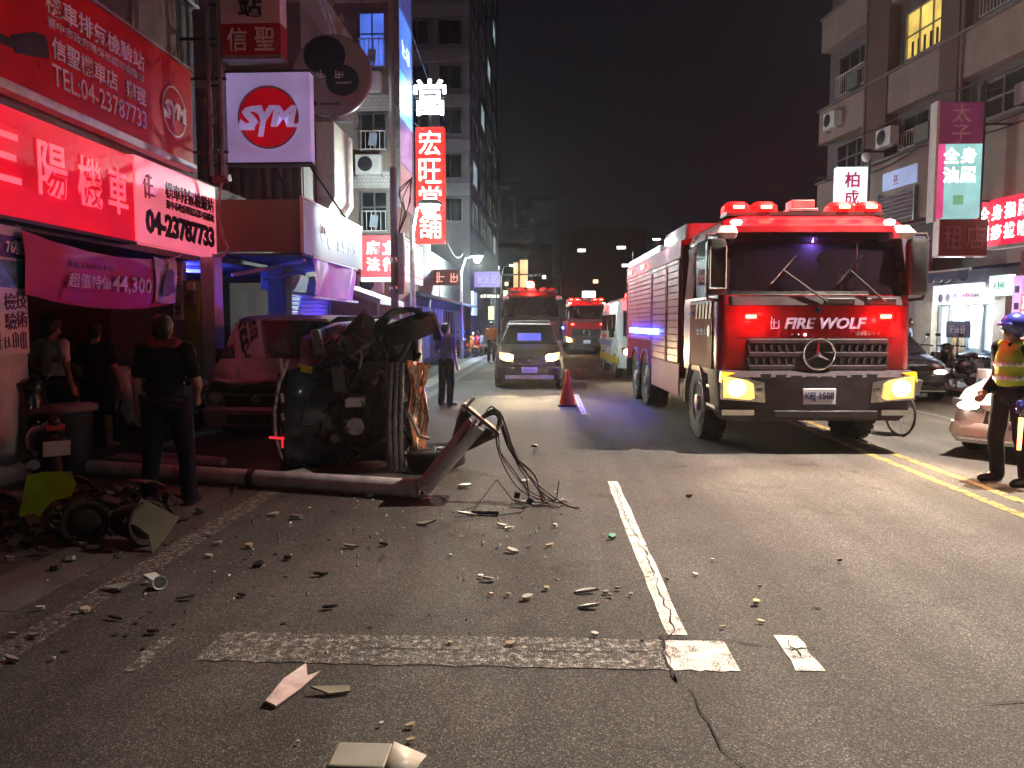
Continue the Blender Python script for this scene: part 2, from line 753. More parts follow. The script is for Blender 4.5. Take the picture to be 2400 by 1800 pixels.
shop_glass = GLASS('shop_glass', (0.05, 0.055, 0.06), 0.05, 0.35)
alu = M('window_aluminium', (0.30, 0.30, 0.31), 0.4, 0.7, var=0.15)

# ================================================================== ground, road, pavements
g = MB().sheet([(-900, -300, -0.02), (900, -300, -0.02), (900, 1200, -0.02), (-900, 1200, -0.02)]).build('ground', M('far_ground', (0.05, 0.048, 0.045), 0.9, var=0.4, scale=0.1))
struct(g)
struct(MB().sheet([(-3.05, -30, 0), (9.4, -30, 0), (9.4, 400, 0), (-3.05, 400, 0)]).build('road', asphalt('asphalt')))
# gutter slabs along the left edge, one by one near the camera
gut = struct(MB().sheet([(-3.55, 20, 0.004), (-3.05, 20, 0.004), (-3.05, 200, 0.004), (-3.55, 200, 0.004)]).build('gutter', concrete))
slab_me = None
for i in range(25):
    y0 = -2 + i * 0.88
    mb = MB().box(-0.245, 0.245, -0.434, 0.434, -0.05, 0.006)
    if slab_me is None:
        o = mb.build('gutter_slab', M('gutter_concrete', (.11, .105, .10), .88, var=.4, scale=2.4, bump=.4, bscale=50, dirt=.5), gut, bevel=0.006)
        slab_me = o.data
    else:
        o = bpy.data.objects.new('gutter_slab', slab_me)
        COL.objects.link(o)
        o.parent = gut
    o.location = (-3.30 + rnd.uniform(-.006, .006), y0 + 0.44, rnd.uniform(-.004, .004))
    o.rotation_euler = (rnd.uniform(-.006, .006), rnd.uniform(-.008, .008), rnd.uniform(-.006, .006))
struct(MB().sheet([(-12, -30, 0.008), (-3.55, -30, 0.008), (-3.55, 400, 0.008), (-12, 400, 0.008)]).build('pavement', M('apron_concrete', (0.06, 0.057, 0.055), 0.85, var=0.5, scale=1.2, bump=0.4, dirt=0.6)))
struct(MB().box(9.4, 9.55, -30, 300, -0.05, 0.13).build('kerb', concrete, bevel=0.02))
struct(MB().sheet([(9.55, -30, 0.12), (30, -30, 0.12), (30, 300, 0.12), (9.55, 300, 0.12)]).build('pavement', M('pavement_right', (0.16, 0.15, 0.14), 0.8, var=0.35, scale=2, dirt=0.4)))

# painted lines
W_PAINT = (0.62, 0.60, 0.55)
white_line = asphalt('worn_white_line', W_PAINT, wear=0.70, wscale=7)
faded_line = asphalt('faded_white_line', (0.50, 0.47, 0.43), wear=0.54, wscale=22)
very_faded = asphalt('almost_gone_white_line', (0.46, 0.43, 0.40), wear=0.53, wscale=26)
yellow_line = asphalt('worn_yellow_line', (0.62, 0.36, 0.06), wear=0.60, wscale=9)


def line(name, x0, x1, y0, y1, mat, seg=0.25, jit=0.006, z=0.004):
    n = max(1, int((y1 - y0) / seg))
    L, Rr = [], []
    for i in range(n + 1):
        y = y0 + (y1 - y0) * i / n
        L.append((x0 + rnd.uniform(-jit, jit), y, z))
        Rr.append((x1 + rnd.uniform(-jit, jit), y, z))
    mb = MB()
    mb.add(L + Rr, [(i, n + 1 + i, n + 2 + i, i + 1) for i in range(n)])
    return struct(mb.build(name, mat))


for y0 in (4.0, 14.0, 24.0, 34.0, 44.0):
    line('lane_marking', 0.645, 0.755, y0, y0 + 4.0, white_line)
line('lane_marking', 1.20, 1.33, 3.60, 4.02, white_line, 0.1, 0.012)
line('lane_marking', -2.02, -1.94, 3.45, 3.86, faded_line, 0.1, 0.02)
line('edge_marking', -2.80, -2.62, -2, 5.0, very_faded)
line('edge_marking', -2.80, -2.60, 5.0, 60, faded_line)
line('centre_marking', 4.06, 4.17, -4, 120, yellow_line)
line('centre_marking', 4.38, 4.49, -4, 120, yellow_line)
line('right_edge_marking', 7.0, 7.12, 4, 90, faded_line)
# the worn stop line across the lane, in stretches that are more and less gone
for x0, x1, mt in ((-1.72, -1.0, faded_line), (-1.0, -0.35, very_faded), (-0.35, 0.60, faded_line), (0.60, 0.93, white_line)):
    nseg = 14
    a, b = [], []
    for i in range(nseg + 1):
        x = x0 + (x1 - x0) * i / nseg
        a.append((x, 3.58 + rnd.uniform(-.010, .010), 0.004))
        b.append((x, 3.93 + rnd.uniform(-.010, .010), 0.004))
    mb = MB()
    mb.add(a + b, [(i, i + 1, nseg + 2 + i, nseg + 1 + i) for i in range(nseg)])
    struct(mb.build('stop_marking', mt))
# far crossing bars beyond the junction
for i in range(7):
    line('crossing_marking', -2.3 + i * 0.85, -1.9 + i * 0.85, 26.5, 29.0, faded_line)
for (xa, xb, ya, yb) in ((-2.3, -0.9, 21.5, 21.9), (-2.4, -0.6, 17.2, 17.5)):
    line('crossing_marking', xa, xb, ya, yb, faded_line, 0.2)

# cracks: jagged narrow grooves filled with dark grit
crack_mat = M('crack_grit', (0.008, 0.008, 0.008), 0.95, var=0.3)


def crack(pts, w=0.012, step=0.06, jit=0.018, z=0.0075):
    L, Rr = [], []
    for (a, b) in zip(pts[:-1], pts[1:]):
        d = math.dist(a, b)
        n = max(2, int(d / step))
        for i in range(n):
            t = i / n
            x = a[0] + (b[0] - a[0]) * t + rnd.uniform(-jit, jit)
            y = a[1] + (b[1] - a[1]) * t + rnd.uniform(-jit, jit) * .4
            ww = w * rnd.uniform(0.25, 1.25)
            dx, dy = (b[0] - a[0]) / d, (b[1] - a[1]) / d
            L.append((x - dy * ww / 2, y + dx * ww / 2, z))
            Rr.append((x + dy * ww / 2, y - dx * ww / 2, z))
    n = len(L)
    mb = MB()
    mb.add(L + Rr, [(i, n + i, n + 1 + i, i + 1) for i in range(n - 1)])
    return struct(mb.build('road_crack', crack_mat, smooth=False))


crack([(0.71, 7.9), (0.69, 6.6), (0.72, 5.2), (0.70, 4.05), (0.60, 3.9), (0.60, 3.55), (0.66, 3.3), (0.70, 2.9), (0.86, 2.45), (0.98, 1.9)], 0.009)
crack([(0.62, 3.98), (0.58, 3.7), (0.63, 3.4)], 0.018)
crack([(0.6, 3.97), (0.95, 3.93), (1.25, 3.84), (1.45, 3.86)], 0.012)
crack([(-0.9, 3.76), (-0.1, 3.75), (0.58, 3.78)], 0.008)
crack([(1.26, 3.95), (1.28, 3.7)], 0.010)
crack([(1.9, 3.3), (2.6, 3.42), (3.4, 3.33), (4.2, 3.4)], 0.008)
crack([(0.71, 17.8), (0.70, 14.2)], 0.02, 0.2)


def strokes(parent, mat, w, h, loc, rot=FACE_CAM, n=3, seed=1, depth=.012, name='lettering'):
    """writing too blurred to read: n glyph-sized clusters of short strokes"""
    q = random.Random(seed)
    mb = MB()
    cw = w / n
    for k in range(n):
        x0 = -w / 2 + k * cw + cw * .08
        ww = cw * .84
        t_ = min(ww, h) * .10
        for j in range(q.randint(2, 3)):
            z = -h / 2 + h * (j + .5 + q.uniform(-.2, .2)) / 3
            a = x0 + ww * q.uniform(0, .25)
            b = x0 + ww * q.uniform(.7, 1)
            mb.box(a, b, z - t_ / 2, z + t_ / 2, 0, depth * q.uniform(.8, 1))
        for j in range(q.randint(2, 3)):
            x = x0 + ww * (j + .5 + q.uniform(-.3, .3)) / 3
            a = -h / 2 + h * q.uniform(0, .3)
            b = -h / 2 + h * q.uniform(.65, 1)
            mb.box(x - t_ / 2, x + t_ / 2, a, b, 0, depth * q.uniform(.8, 1))
    return mb.build(name, mat, parent, smooth=False, loc=loc, rot=rot)


# ================================================================== windows
def window(parent, plane, a0, a1, z0, z1, pos, frame=None, pane=None, mull=1, bars=0, trans=0, name='window', t=0.05, proud=0.05, glassname='pane'):
    """plane 'y-': faces the camera at y=pos (a = x); 'x+': faces the road from the left row (a = y); 'x-': from the right row"""
    frame = frame or alu
    pane = pane or dark_glass
    sg = {'y-': -1, 'x+': 1, 'x-': -1}[plane]

    def B(mb, p0, p1, q0, q1, d0, d1):
        e0, e1 = sorted((pos + sg * d0, pos + sg * d1))
        if plane == 'y-':
            mb.box(p0, p1, e0, e1, q0, q1)
        else:
            mb.box(e0, e1, p0, p1, q0, q1)
    fr = MB()
    B(fr, a0 - t, a1 + t, z0 - t, z0, -0.01, proud)
    B(fr, a0 - t, a1 + t, z1, z1 + t, -0.01, proud)
    B(fr, a0 - t, a0, z0, z1, -0.01, proud)
    B(fr, a1, a1 + t, z0, z1, -0.01, proud)
    for i in range(1, mull + 1):
        c = a0 + (a1 - a0) * i / (mull + 1)
        B(fr, c - 0.02, c + 0.02, z0, z1, 0, proud * .7)
    if trans:
        c = z0 + (z1 - z0) * trans
        B(fr, a0, a1, c - 0.02, c + 0.02, 0, proud * .65)
    w = fr.build(name, frame, parent, smooth=False)
    pn = MB()
    B(pn, a0, a1, z0, z1, -0.01, 0.012)
    pn.build(glassname, pane, w, smooth=False)
    if bars:
        bb = MB()
        nb = max(3, int((a1 - a0) / 0.12))
        for i in range(nb + 1):
            c = a0 + (a1 - a0) * i / nb
            B(bb, c - 0.008, c + 0.008, z0 - 0.03, z1 * .5 + z0 * .5 if bars == 2 else z1, proud + .10, proud + .116)
        for q in (z0 - 0.02, z0 + (z1 - z0) * (.5 if bars == 2 else 1.0)):
            B(bb, a0 - .02, a1 + .02, q - 0.012, q + 0.012, proud + .09, proud + .13)
        B(bb, a0 - .02, a0, z0 - .03, z0 - .005, 0, proud + .1)
        B(bb, a1, a1 + .02, z0 - .03, z0 - .005, 0, proud + .1)
        bb.build('window_grille', white_paint, w, smooth=False)
    return w


def aircon(x, y, z, rotz, label):
    t = thing('air_conditioner', label, 'air conditioner', (x, y, z), rotz, 'outdoor air conditioner units')
    MB().box(-.38, .38, -.14, .14, 0, .55).build('case', white_paint, t, bevel=.015)
    MB().lathe([(.2, -.15), (.215, -.16), (.2, -.165), (.02, -.165)], (-.08, 0, .28), 'y', 18).build('fan_grille', dark_steel, t)
    MB().box(-.42, -.36, -.05, .3, -.05, -.004).box(.36, .42, -.05, .3, -.05, -.004).build('bracket', steel, t)
    return t


# ================================================================== left row, motorcycle shop (arcade, dark inside)
sh = thing('shop_building', 'dark brown concrete shop building carrying the red motorcycle shop signboards', 'building', (0, 0, 0))
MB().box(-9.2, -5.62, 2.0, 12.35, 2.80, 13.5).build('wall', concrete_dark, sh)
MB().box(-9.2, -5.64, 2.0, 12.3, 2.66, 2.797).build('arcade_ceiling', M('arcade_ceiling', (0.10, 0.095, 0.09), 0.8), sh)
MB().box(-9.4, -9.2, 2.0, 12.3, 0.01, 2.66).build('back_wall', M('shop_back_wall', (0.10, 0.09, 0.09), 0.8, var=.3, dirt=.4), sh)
MB().box(-9.2, -5.90, 12.3, 12.45, 0.01, 2.66).build('party_wall', M('lilac_grey_plaster', (0.30, 0.29, 0.33), 0.75, var=.2, scale=1.5, dirt=.35), sh)
MB().box(-5.88, -5.64, 12.28, 12.62, 0.01, 2.35).build('green_column', M('green_column', (0.22, 0.30, 0.05), 0.6, var=.2, dirt=.3), sh, bevel=.01)
MB().box(-5.63, -5.40, 12.36, 12.7, 0.01, 2.79).build('white_column', M('white_column', (0.60, 0.58, 0.66), 0.55, var=.12, dirt=.25), sh, bevel=.01)
MB().box(-5.92, -5.50, 7.15, 7.92, 0.01, 2.66).build('pillar', M('pillar_tile', (0.60, 0.56, 0.66), 0.5, var=.2, scale=4, dirt=.35), sh, bevel=.01)
MB().box(-8.1, -7.1, 12.25, 12.296, 0.02, 1.9).build('red_cabinet', M('dark_red_panel', (0.16, 0.02, 0.02), 0.5), sh)
for yy in (8.8, 10.4):
    MB().box(-9.19, -9.13, yy, yy + 1.3, .5, 2.1).build('shelf_board', M('shelf_grey', (.14, .13, .14), .6), sh)
window(sh, 'x+', 11.0, 12.2, 6.6, 8.6, -5.62, steel, dark_glass, 1, 1)
window(sh, 'x+', 8.2, 10.0, 6.4, 8.2, -5.62, steel, dark_glass, 1, 0)
# conduit and pipes on the brown wall
for i, (py, r) in enumerate(((12.05, .03), (11.7, .02), (10.4, .025))):
    MB().cyl((-5.56, py, 4.0), (-5.56, py, 12), r, n=8).build('drain_pipe', steel, sh)

red_dark = M('sign_red_vinyl', (0.58, 0.008, 0.014), 0.35, var=.12, scale=1.2, dirt=.12)
sign_white_letter = M('sign_white_letter', (0.78, 0.74, 0.80), 0.5, var=.08)
sb = thing('signboard', 'long dark red upper signboard with white lettering and round logo', 'signboard', (-5.45, 0, 0))
MB().box(-.12, 0.0, 3.2, 11.86, 4.10, 5.50).build('panel', red_dark, sb, bevel=.006)
MB().box(-.13, .035, 3.18, 11.9, 4.0, 4.098).build('bottom_trim', M('sign_trim', (.55, .5, .5), .5, .2, dirt=.3), sb)
MB().box(-.13, .03, 3.18, 11.9, 5.502, 5.54).build('top_trim', M('sign_trim_top', (.35, .3, .3), .5, .3), sb)
text('機車排氣檢驗站', sb, sign_white_letter, 2.05, .24, (.008, 9.42, 5.16), FACE_ROAD_L, bold=.012)
text('臺中市政府環保局認可檢驗站', sb, sign_white_letter, 2.0, .11, (.008, 9.42, 4.95), FACE_ROAD_L)
text('信聖機車店', sb, sign_white_letter, 1.3, .24, (.008, 9.12, 4.70), FACE_ROAD_L, bold=.015)
text('辦理', sb, sign_white_letter, .48, .23, (.008, 10.22, 4.70), FACE_ROAD_L, bold=.015)
text('TEL:04-23787733', sb, sign_white_letter, 2.0, .24, (.008, 9.46, 4.40), FACE_ROAD_L, bold=.004)


def round_logo(parent, loc, rot, r, ring, face, letter):
    mb = MB().lathe([(r, 0.0), (r, -.012), (r * .93, -.012), (r * .93, 0.0)], (0, 0, 0), 'y', 48)
    o = mb.build('logo_ring', ring, parent, loc=loc, rot=rot)
    MB().lathe([(r * .925, 0.0), (r * .925, -.007), (.01, -.007)], (0, 0, 0), 'y', 48).build('logo_disc', face, o)
    text('S', o, letter, r * .74, r * .72, (-r * .60, -.018, .0 * r), depth=.012, bold=.055, shear=.22)
    text('Y', o, letter, r * .66, r * .98, (-r * .06, -.0185, -.12 * r), depth=.012, bold=.055, shear=.30)
    text('M', o, letter, r * .86, r * .66, (r * .52, -.019, .03 * r), depth=.012, bold=.055, shear=.18)
    MB().prism([(-r * 1.0, -.30 * r), (-r * .45, -.30 * r), (-r * .45, -.40 * r), (-r * .93, -.40 * r)], 'y', -.024, -.012).build('logo_tail', letter, o)
    MB().prism([(r * .6, -.22 * r), (r * .98, -.22 * r), (r * .96, -.32 * r), (r * .6, -.32 * r)], 'y', -.0245, -.0125).build('logo_tail', letter, o)
    return o


round_logo(sb, (.004, 11.27, 4.74), (0, 0, R(90)), .36, sign_white_letter, red_dark, sign_white_letter)
strokes(sb, M('faded_badge', (.40, .12, .16), .6), .5, .42, (.002, 7.72, 5.22), FACE_ROAD_L, 1, 3)
# printed picture of a hand tool with cable
mb = MB().tube([(.01, 6.0, 4.46), (.01, 7.0, 4.50)], .05, 8).tube([(.01, 7.0, 4.5), (.01, 7.35, 4.62), (.01, 7.55, 4.66)], [.09, .13, .12], 10)
for i, p in enumerate(mb.v):
    mb.v[i] = (.004 + (p[0]) * .08, p[1] + .85, p[2])
mb.build('printed_picture', M('picture_dark', (.03, .035, .05), .5), sb)

sign_red_lit = EM('backlit_red', (1.0, 0.0, 0.022), 0.24, base=(.5, .01, .03))
sign_pink_lit = EM('backlit_pink_letter', (1.0, 0.09, 0.14), 0.36, base=(.8, .4, .45))
s2 = thing('signboard', 'bright red backlit signboard with four large characters', 'signboard', (-5.45, 0, 0))
MB().box(-.17, 0.02, 3.2, 10.05, 2.74, 3.84).build('light_box', sign_red_lit, s2, bevel=.012)
for ch, cy_, w_, h_ in (('三', 7.62, .44, .50), ('陽', 8.37, .50, .58), ('機', 9.06, .48, .58), ('車', 9.66, .44, .58)):
    text(ch, s2, sign_pink_lit, w_, h_, (.026, cy_, 3.33), FACE_ROAD_L, bold=.012)
MB().box(-.18, .028, 3.2, 10.06, 2.70, 2.738).build('bottom_trim', dark_steel, s2)

s3 = thing('signboard', 'white signboard with black telephone number beside the red one', 'signboard', (-5.45, 0, 0))
MB().box(-.17, .03, 10.07, 12.55, 2.74, 3.88).build('light_box', EM('white_acrylic_red_glow', (1, .15, .20), .27, base=(.62, .58, .60)), s3, bevel=.01)  # pink emission stands in for red light falling on the white face
blk_letter = M('black_letter', (.012, .01, .012), .5, var=.1)
text('機車排氣檢驗站', s3, blk_letter, 1.58, .23, (.036, 11.66, 3.56), FACE_ROAD_L, bold=.02)
text('臺中市政府環保局認可檢驗站', s3, blk_letter, 1.58, .13, (.036, 11.67, 3.36), FACE_ROAD_L, bold=.012)
text('04-23787733', s3, blk_letter, 2.15, .34, (.036, 11.37, 3.05), FACE_ROAD_L, bold=.045, space=.92)
strokes(s3, M('red_badge', (.45, .06, .06), .5), .36, .36, (.030, 10.42, 3.52), FACE_ROAD_L, 1, 5)

# banner under the signs: sagging printed cloth
def banner_mesh(y0, y1, ztop, zbot, sag, nx=40, nz=10, fold=.02):
    P = []
    for i in range(nx + 1):
        t = i / nx
        s_ = sag * 4 * t * (1 - t)
        for j in range(nz + 1):
            q = j / nz
            z = ztop + (zbot - ztop) * q - s_
            x = fold * math.sin(t * 9 + q * 2.5) * (0.4 + q) + .012 * math.sin(t * 31 + q * 5)
            P.append((x, y0 + (y1 - y0) * t, z))
    F_ = [(i * (nz + 1) + j, (i + 1) * (nz + 1) + j, (i + 1) * (nz + 1) + j + 1, i * (nz + 1) + j + 1) for i in range(nx) for j in range(nz)]
    return MB().add(P, F_)


def banner_mat():
    m = bpy.data.materials.new('banner_print')
    m.use_nodes = True
    n, l = ng(m)
    b = n['Principled BSDF']
    tc = n.new('ShaderNodeTexCoord')
    sp = n.new('ShaderNodeSeparateXYZ')
    l.new(tc.outputs['Object'], sp.inputs[0])
    # diagonal print: red corner, magenta body, pale wavy band on top
    wv = n.new('ShaderNodeMath')
    wv.operation = 'SINE'
    ml = n.new('ShaderNodeMath')
    ml.operation = 'MULTIPLY'
    ml.inputs[1].default_value = 2.6
    l.new(sp.outputs[1], ml.inputs[0])
    l.new(ml.outputs[0], wv.inputs[0])
    ma = n.new('ShaderNodeMath')
    ma.operation = 'MULTIPLY_ADD'
    ma.inputs[1].default_value = 0.07
    l.new(wv.outputs[0], ma.inputs[0])
    l.new(sp.outputs[2], ma.inputs[2])
    r1 = n.new('ShaderNodeValToRGB')
    r1.color_ramp.interpolation = 'LINEAR'
    e = r1.color_ramp.elements
    e[0].position = 0.0
    e[0].color = (.50, .012, .10, 1)
    e[1].position = 1.0
    e[1].color = (.62, .30, .36, 1)
    for p, c in ((.50, (.42, .02, .22, 1)), (.58, (.60, .30, .42, 1)), (.66, (.52, .10, .28, 1))):
        x = e.new(p)
        x.color = c
    mr = n.new('ShaderNodeMapRange')
    mr.inputs[1].default_value = -.55
    mr.inputs[2].default_value = .15
    l.new(ma.outputs[0], mr.inputs[0])
    l.new(mr.outputs[0], r1.inputs[0])
    lr = n.new('ShaderNodeMapRange')
    lr.inputs[1].default_value = .55
    lr.inputs[2].default_value = .9
    l.new(sp.outputs[1], lr.inputs[0])
    m1 = n.new('ShaderNodeMix')
    m1.data_type = 'RGBA'
    m1.inputs[6].default_value = (.50, .01, .03, 1)
    l.new(lr.outputs[0], m1.inputs[0])
    l.new(r1.outputs[0], m1.inputs[7])
    l.new(m1.outputs[2], b.inputs['Base Color'])
    b.inputs['Roughness'].default_value = .55
    return m


bn = thing('banner', 'pink sale banner with a price hung between the arcade pillars', 'banner', (-5.42, 7.80, 2.62))
cl = banner_mesh(.0, 3.3, 0.0, -.66, .12).build('cloth', banner_mat(), bn)
def sag_text(body, w, h, y, z, bold=.01, shear=.12, mt=None):
    return text(body, bn, mt or M('banner_letter', (.80, .62, .76), .5, var=.1), w, h, (.05, y, z), FACE_ROAD_L, bold=bold, shear=shear, depth=.012)
sag_text('超值特價', .88, .17, 1.10, -.47)
sag_text('44,300', .95, .24, 2.02, -.48, .02)
strokes(bn, M('banner_small_print', (.45, .12, .40), .5), .9, .07, (.045, 1.15, -.29), FACE_ROAD_L, 8, 9)
mb = banner_mesh(2.62, 3.28, -.045, -.66, .02, 10, 6, .02)
mb.v = [(p[0] + .028, p[1], p[2]) for p in mb.v]
mb.build('printed_panel', M('banner_white_panel', (.62, .56, .52), .5, var=.35, scale=4), bn)
mb = MB().prism([(2.74, -.56), (2.86, -.30), (3.05, -.18), (3.12, -.22), (3.10, -.36), (3.16, -.50), (2.90, -.58)], 'x', .060, .066)
mb.build('printed_scooter', M('banner_scooter_print', (.05, .06, .12), .4, var=.5, scale=8), bn)
mb = MB().prism([(2.95, -.12), (3.05, -.08), (3.06, -.16), (2.99, -.2)], 'x', .060, .066).build('printed_patch', M('banner_yellow_print', (.5, .34, .05), .4, var=.4), bn)
MB().tube([(.0, .0, .0), (.0, -.08, .04)], .006, 6).tube([(0, 3.3, 0), (0, 3.5, .05)], .006, 6).build('tie_rope', white_paint, bn)

# things fixed to the first pillar
pz = thing('house_number_plate', 'blue house number plate at the top of the arcade pillar', 'number plate', (-5.495, 7.98, 2.44))
MB().box(-.004, .015, -.62, -.08, -.11, .11).build('plate', M('enamel_blue', (.02, .03, .22), .3), pz)
text('76號', pz, sign_white_letter, .26, .15, (.02, -.22, 0), FACE_ROAD_L, bold=.02)
nt = thing('notice_sheet', 'white paper notice with handwritten columns taped to the pillar', 'notice', (-5.495, 7.66, 1.68))
MB().box(-.002, .012, -.30, .27, -.34, .34).build('paper', M('notice_paper', (.72, .66, .74), .6, var=.1), nt)
for k, (ch, yy, zz) in enumerate((('檢', .0, .2), ('技', .17, .22), ('驗', .0, 0), ('術', .17, .02))):
    text(ch, nt, M('purple_ink', (.20, .08, .25), .6), .17, .17, (.016, yy, zz), FACE_ROAD_L)
strokes(nt, M('purple_ink', (.2, .08, .25), .6), .46, .2, (.010, 0, -.2), FACE_ROAD_L, 4, 2)
nt2 = thing('poster', 'teal photo poster taped to the pillar above the paper notice', 'poster', (-5.495, 7.66, 2.16))
MB().box(-.002, .012, -.30, .27, -.14, .14).build('paper', M('poster_teal', (.06, .22, .30), .4, var=.8, scale=9), nt2)
vp = thing('vertical_sign', 'narrow white vertical plate hanging on the grey party wall', 'sign', (-5.955, 12.27, 1.72))
MB().box(-.085, .085, -.03, 0, 0, .98).build('plate', white_paint, vp, bevel=.006)
text('一', vp, blk_letter, .09, .03, (0, -.036, .74), bold=.02)
text('三', vp, blk_letter, .09, .12, (0, -.036, .60), bold=.02)
text('分', vp, blk_letter, .10, .22, (0, -.036, .18), bold=.03)
mt_ = thing('meter_box', 'small grey electricity meter box with glass dial on the column', 'meter', (-5.72, 12.27, 1.95))
MB().box(-.07, .07, -.12, 0, 0, .2).build('case', grey_plastic, mt_, bevel=.01)
MB().lathe([(.05, -.12), (.05, -.15), (.01, -.155)], (0, 0, .12), 'y', 16).build('dial', chrome, mt_)
MB().box(-.06, .06, -.10, 0, .24, .36).build('junction_box', white_paint, mt_, bevel=.01)

# sign mast: lattice of steel pipes that carries the projecting signs
ms = thing('sign_mast', 'rusty steel pipe lattice mast carrying the projecting square signs', 'sign mast', (-5.02, 11.9, 0))
for dx, dy in ((-.16, 0), (.02, 0), (-.07, .3)):
    MB().cyl((dx, dy, 3.95), (dx, dy, 9.5), .035, n=8).build('mast_pipe', steel, ms)
for i in range(9):
    z = 4.1 + i * .6
    MB().cyl((-.18, -.0, z), (.04, -.0, z), .022, n=6).cyl((-.16, 0, z), (-.07, .3, z + .1), .018, n=6).cyl((-.16, 0, z), (.02, 0, z + .45), .014, n=6).build('brace', dark_steel, ms)
for z in (4.3, 5.4, 6.0):
    MB().cyl((-.6, .0, z), (.1, .0, z), .025, n=6).build('wall_bracket', dark_steel, ms)
sq = thing('square_sign', 'square lilac sign box with a red disc logo on the steel mast', 'sign', (-4.31, 12.0, 4.16))
lil = EM('lilac_ambient_glow', (.40, .35, .74), .15, base=(.62, .55, .70))  # emission stands in for purple ambient light on the sign face
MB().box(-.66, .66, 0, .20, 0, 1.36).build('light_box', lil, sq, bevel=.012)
MB().box(-.68, .68, -.012, .21, -.035, -.002).build('edge_trim', dark_steel, sq)
MB().box(-.68, .68, -.012, .21, 1.362, 1.39).build('edge_trim', dark_steel, sq)
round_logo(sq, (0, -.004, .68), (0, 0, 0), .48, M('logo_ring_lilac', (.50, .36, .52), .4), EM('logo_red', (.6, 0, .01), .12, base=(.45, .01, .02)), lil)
st_ = thing('square_sign', 'tall projecting sign box with red lower half above the lilac sign', 'sign', (-4.44, 11.7, 5.62))
MB().box(-.45, .45, 0, .30, .0, .06).build('bottom_trim', steel, st_)
MB().box(-.45, .45, 0, .30, .062, .52).build('red_panel', M('sign_red_panel', (.36, .012, .03), .4, var=.1), st_)
MB().box(-.45, .45, 0, .30, .522, 1.6).build('white_panel', M('white_panel', (.62, .58, .64), .4, var=.06), st_)
text('信', st_, sign_white_letter, .30, .34, (-.21, -.008, .29), bold=.01)
text('聖', st_, sign_white_letter, .30, .34, (.21, -.008, .29), bold=.01)
text('站', st_, blk_letter, .36, .30, (0, -.008, .76), bold=.02)
fl = thing('wall_lamp', 'small dark floodlight at the end of a bent white pipe', 'lamp', (-5.2, 12.3, 3.98))
MB().obox((0, 0, 0), (.26, .18, .12), (R(20), 0, 0)).build('lamp_head', M('lamp_red_brown', (.2, .05, .05), .5), fl, bevel=.015)
MB().tube([(.0, .05, -.02), (-.06, .05, -.2), (-.09, .05, -.6), (-.02, .05, -.95), (.05, .05, -1.1), (-.05, .05, -1.25)], .022, 8).build('conduit', M('conduit_pink', (.6, .4, .42), .5), fl)

# round sign of the next shop
rs = thing('round_sign', 'large round grey sign with dark blue blob shapes behind the lilac sign', 'sign', (-3.86, 14.0, 6.1))
MB().lathe([(.70, .0), (.72, .02), (.72, .10), (.70, .12), (.01, .12)], (0, 0, 0), 'y', 48).build('rim', M('round_rim', (.20, .20, .19), .5), rs)
MB().lathe([(.695, .0), (.695, -.01), (.01, -.01)], (0, 0, 0), 'y', 48).build('face', M('round_face', (.26, .25, .24), .5, var=.12), rs)
navy = M('navy_print', (.008, .010, .022), .5)
mb = MB().prism([(.02 + .38 * math.cos(a) - .14, .34 + .34 * math.sin(a)) for a in [2 * PI * k / 28 for k in range(28)]], 'y', -.018, -.0105)
mb.build('dark_blob', navy, rs)
MB().prism([(.20 + .30 * math.cos(2 * PI * k / 28), -.10 + .27 * math.sin(2 * PI * k / 28)) for k in range(28)], 'y', -.0185, -.0107).build('dark_blob', navy, rs)
strokes(rs, sign_white_letter, .20, .16, (-.18, -.018, .02), n=1, seed=4)
strokes(rs, sign_white_letter, .20, .15, (.14, -.0185, .0), n=1, seed=6)
strokes(rs, sign_white_letter, .3, .04, (.22, -.0185, -.14), n=6, seed=7)
strokes(rs, navy, .4, .05, (-.02, -.010, -.5), n=7, seed=8)
MB().lathe([(.05, -.010), (.05, -.018), (.005, -.018)], (-.32, 0, -.5), 'y', 16).build('dot', navy, rs)

# ================================================================== second shop: green column, brown awning box, blue light inside
s4 = thing('shop_building', 'small shop with olive columns and blue-lit interior behind the silver van', 'building', (0, 0, 0))
MB().box(-9.2, -5.9, 12.7, 17.0, 2.85, 4.1).build('wall', concrete_dark, s4)
MB().box(-9.2, -5.64, 12.72, 17.0, 2.72, 2.847).build('ceiling', M('shop_ceiling', (.16, .15, .15), .8), s4)
MB().box(-9.0, -8.9, 12.7, 19.2, .01, 2.72).build('back_wall', M('shop_pale_wall', (.30, .30, .34), .7, dirt=.3), s4)
MB().box(-5.45, -5.1, 14.9, 15.3, .01, 2.85).build('olive_column', M('olive_column', (.14, .15, .05), .6, var=.2, dirt=.3), s4, bevel=.01)
mbk = MB()
mbk.box(-7.62, -7.58, 12.75, 14.9, .9, .96).box(-7.62, -7.58, 12.75, 14.9, 2.1, 2.14)
for yy in (12.75, 13.45, 14.15, 14.85):
    mbk.box(-7.63, -7.57, yy - .02, yy + .02, .02, 2.7)
mbk.build('shopfront_frame', alu, s4)
for yy in (12.78, 13.48, 14.18):
    MB().box(-7.605, -7.595, yy, yy + .66, .97, 2.09).build('shopfront_pane', shop_glass, s4)
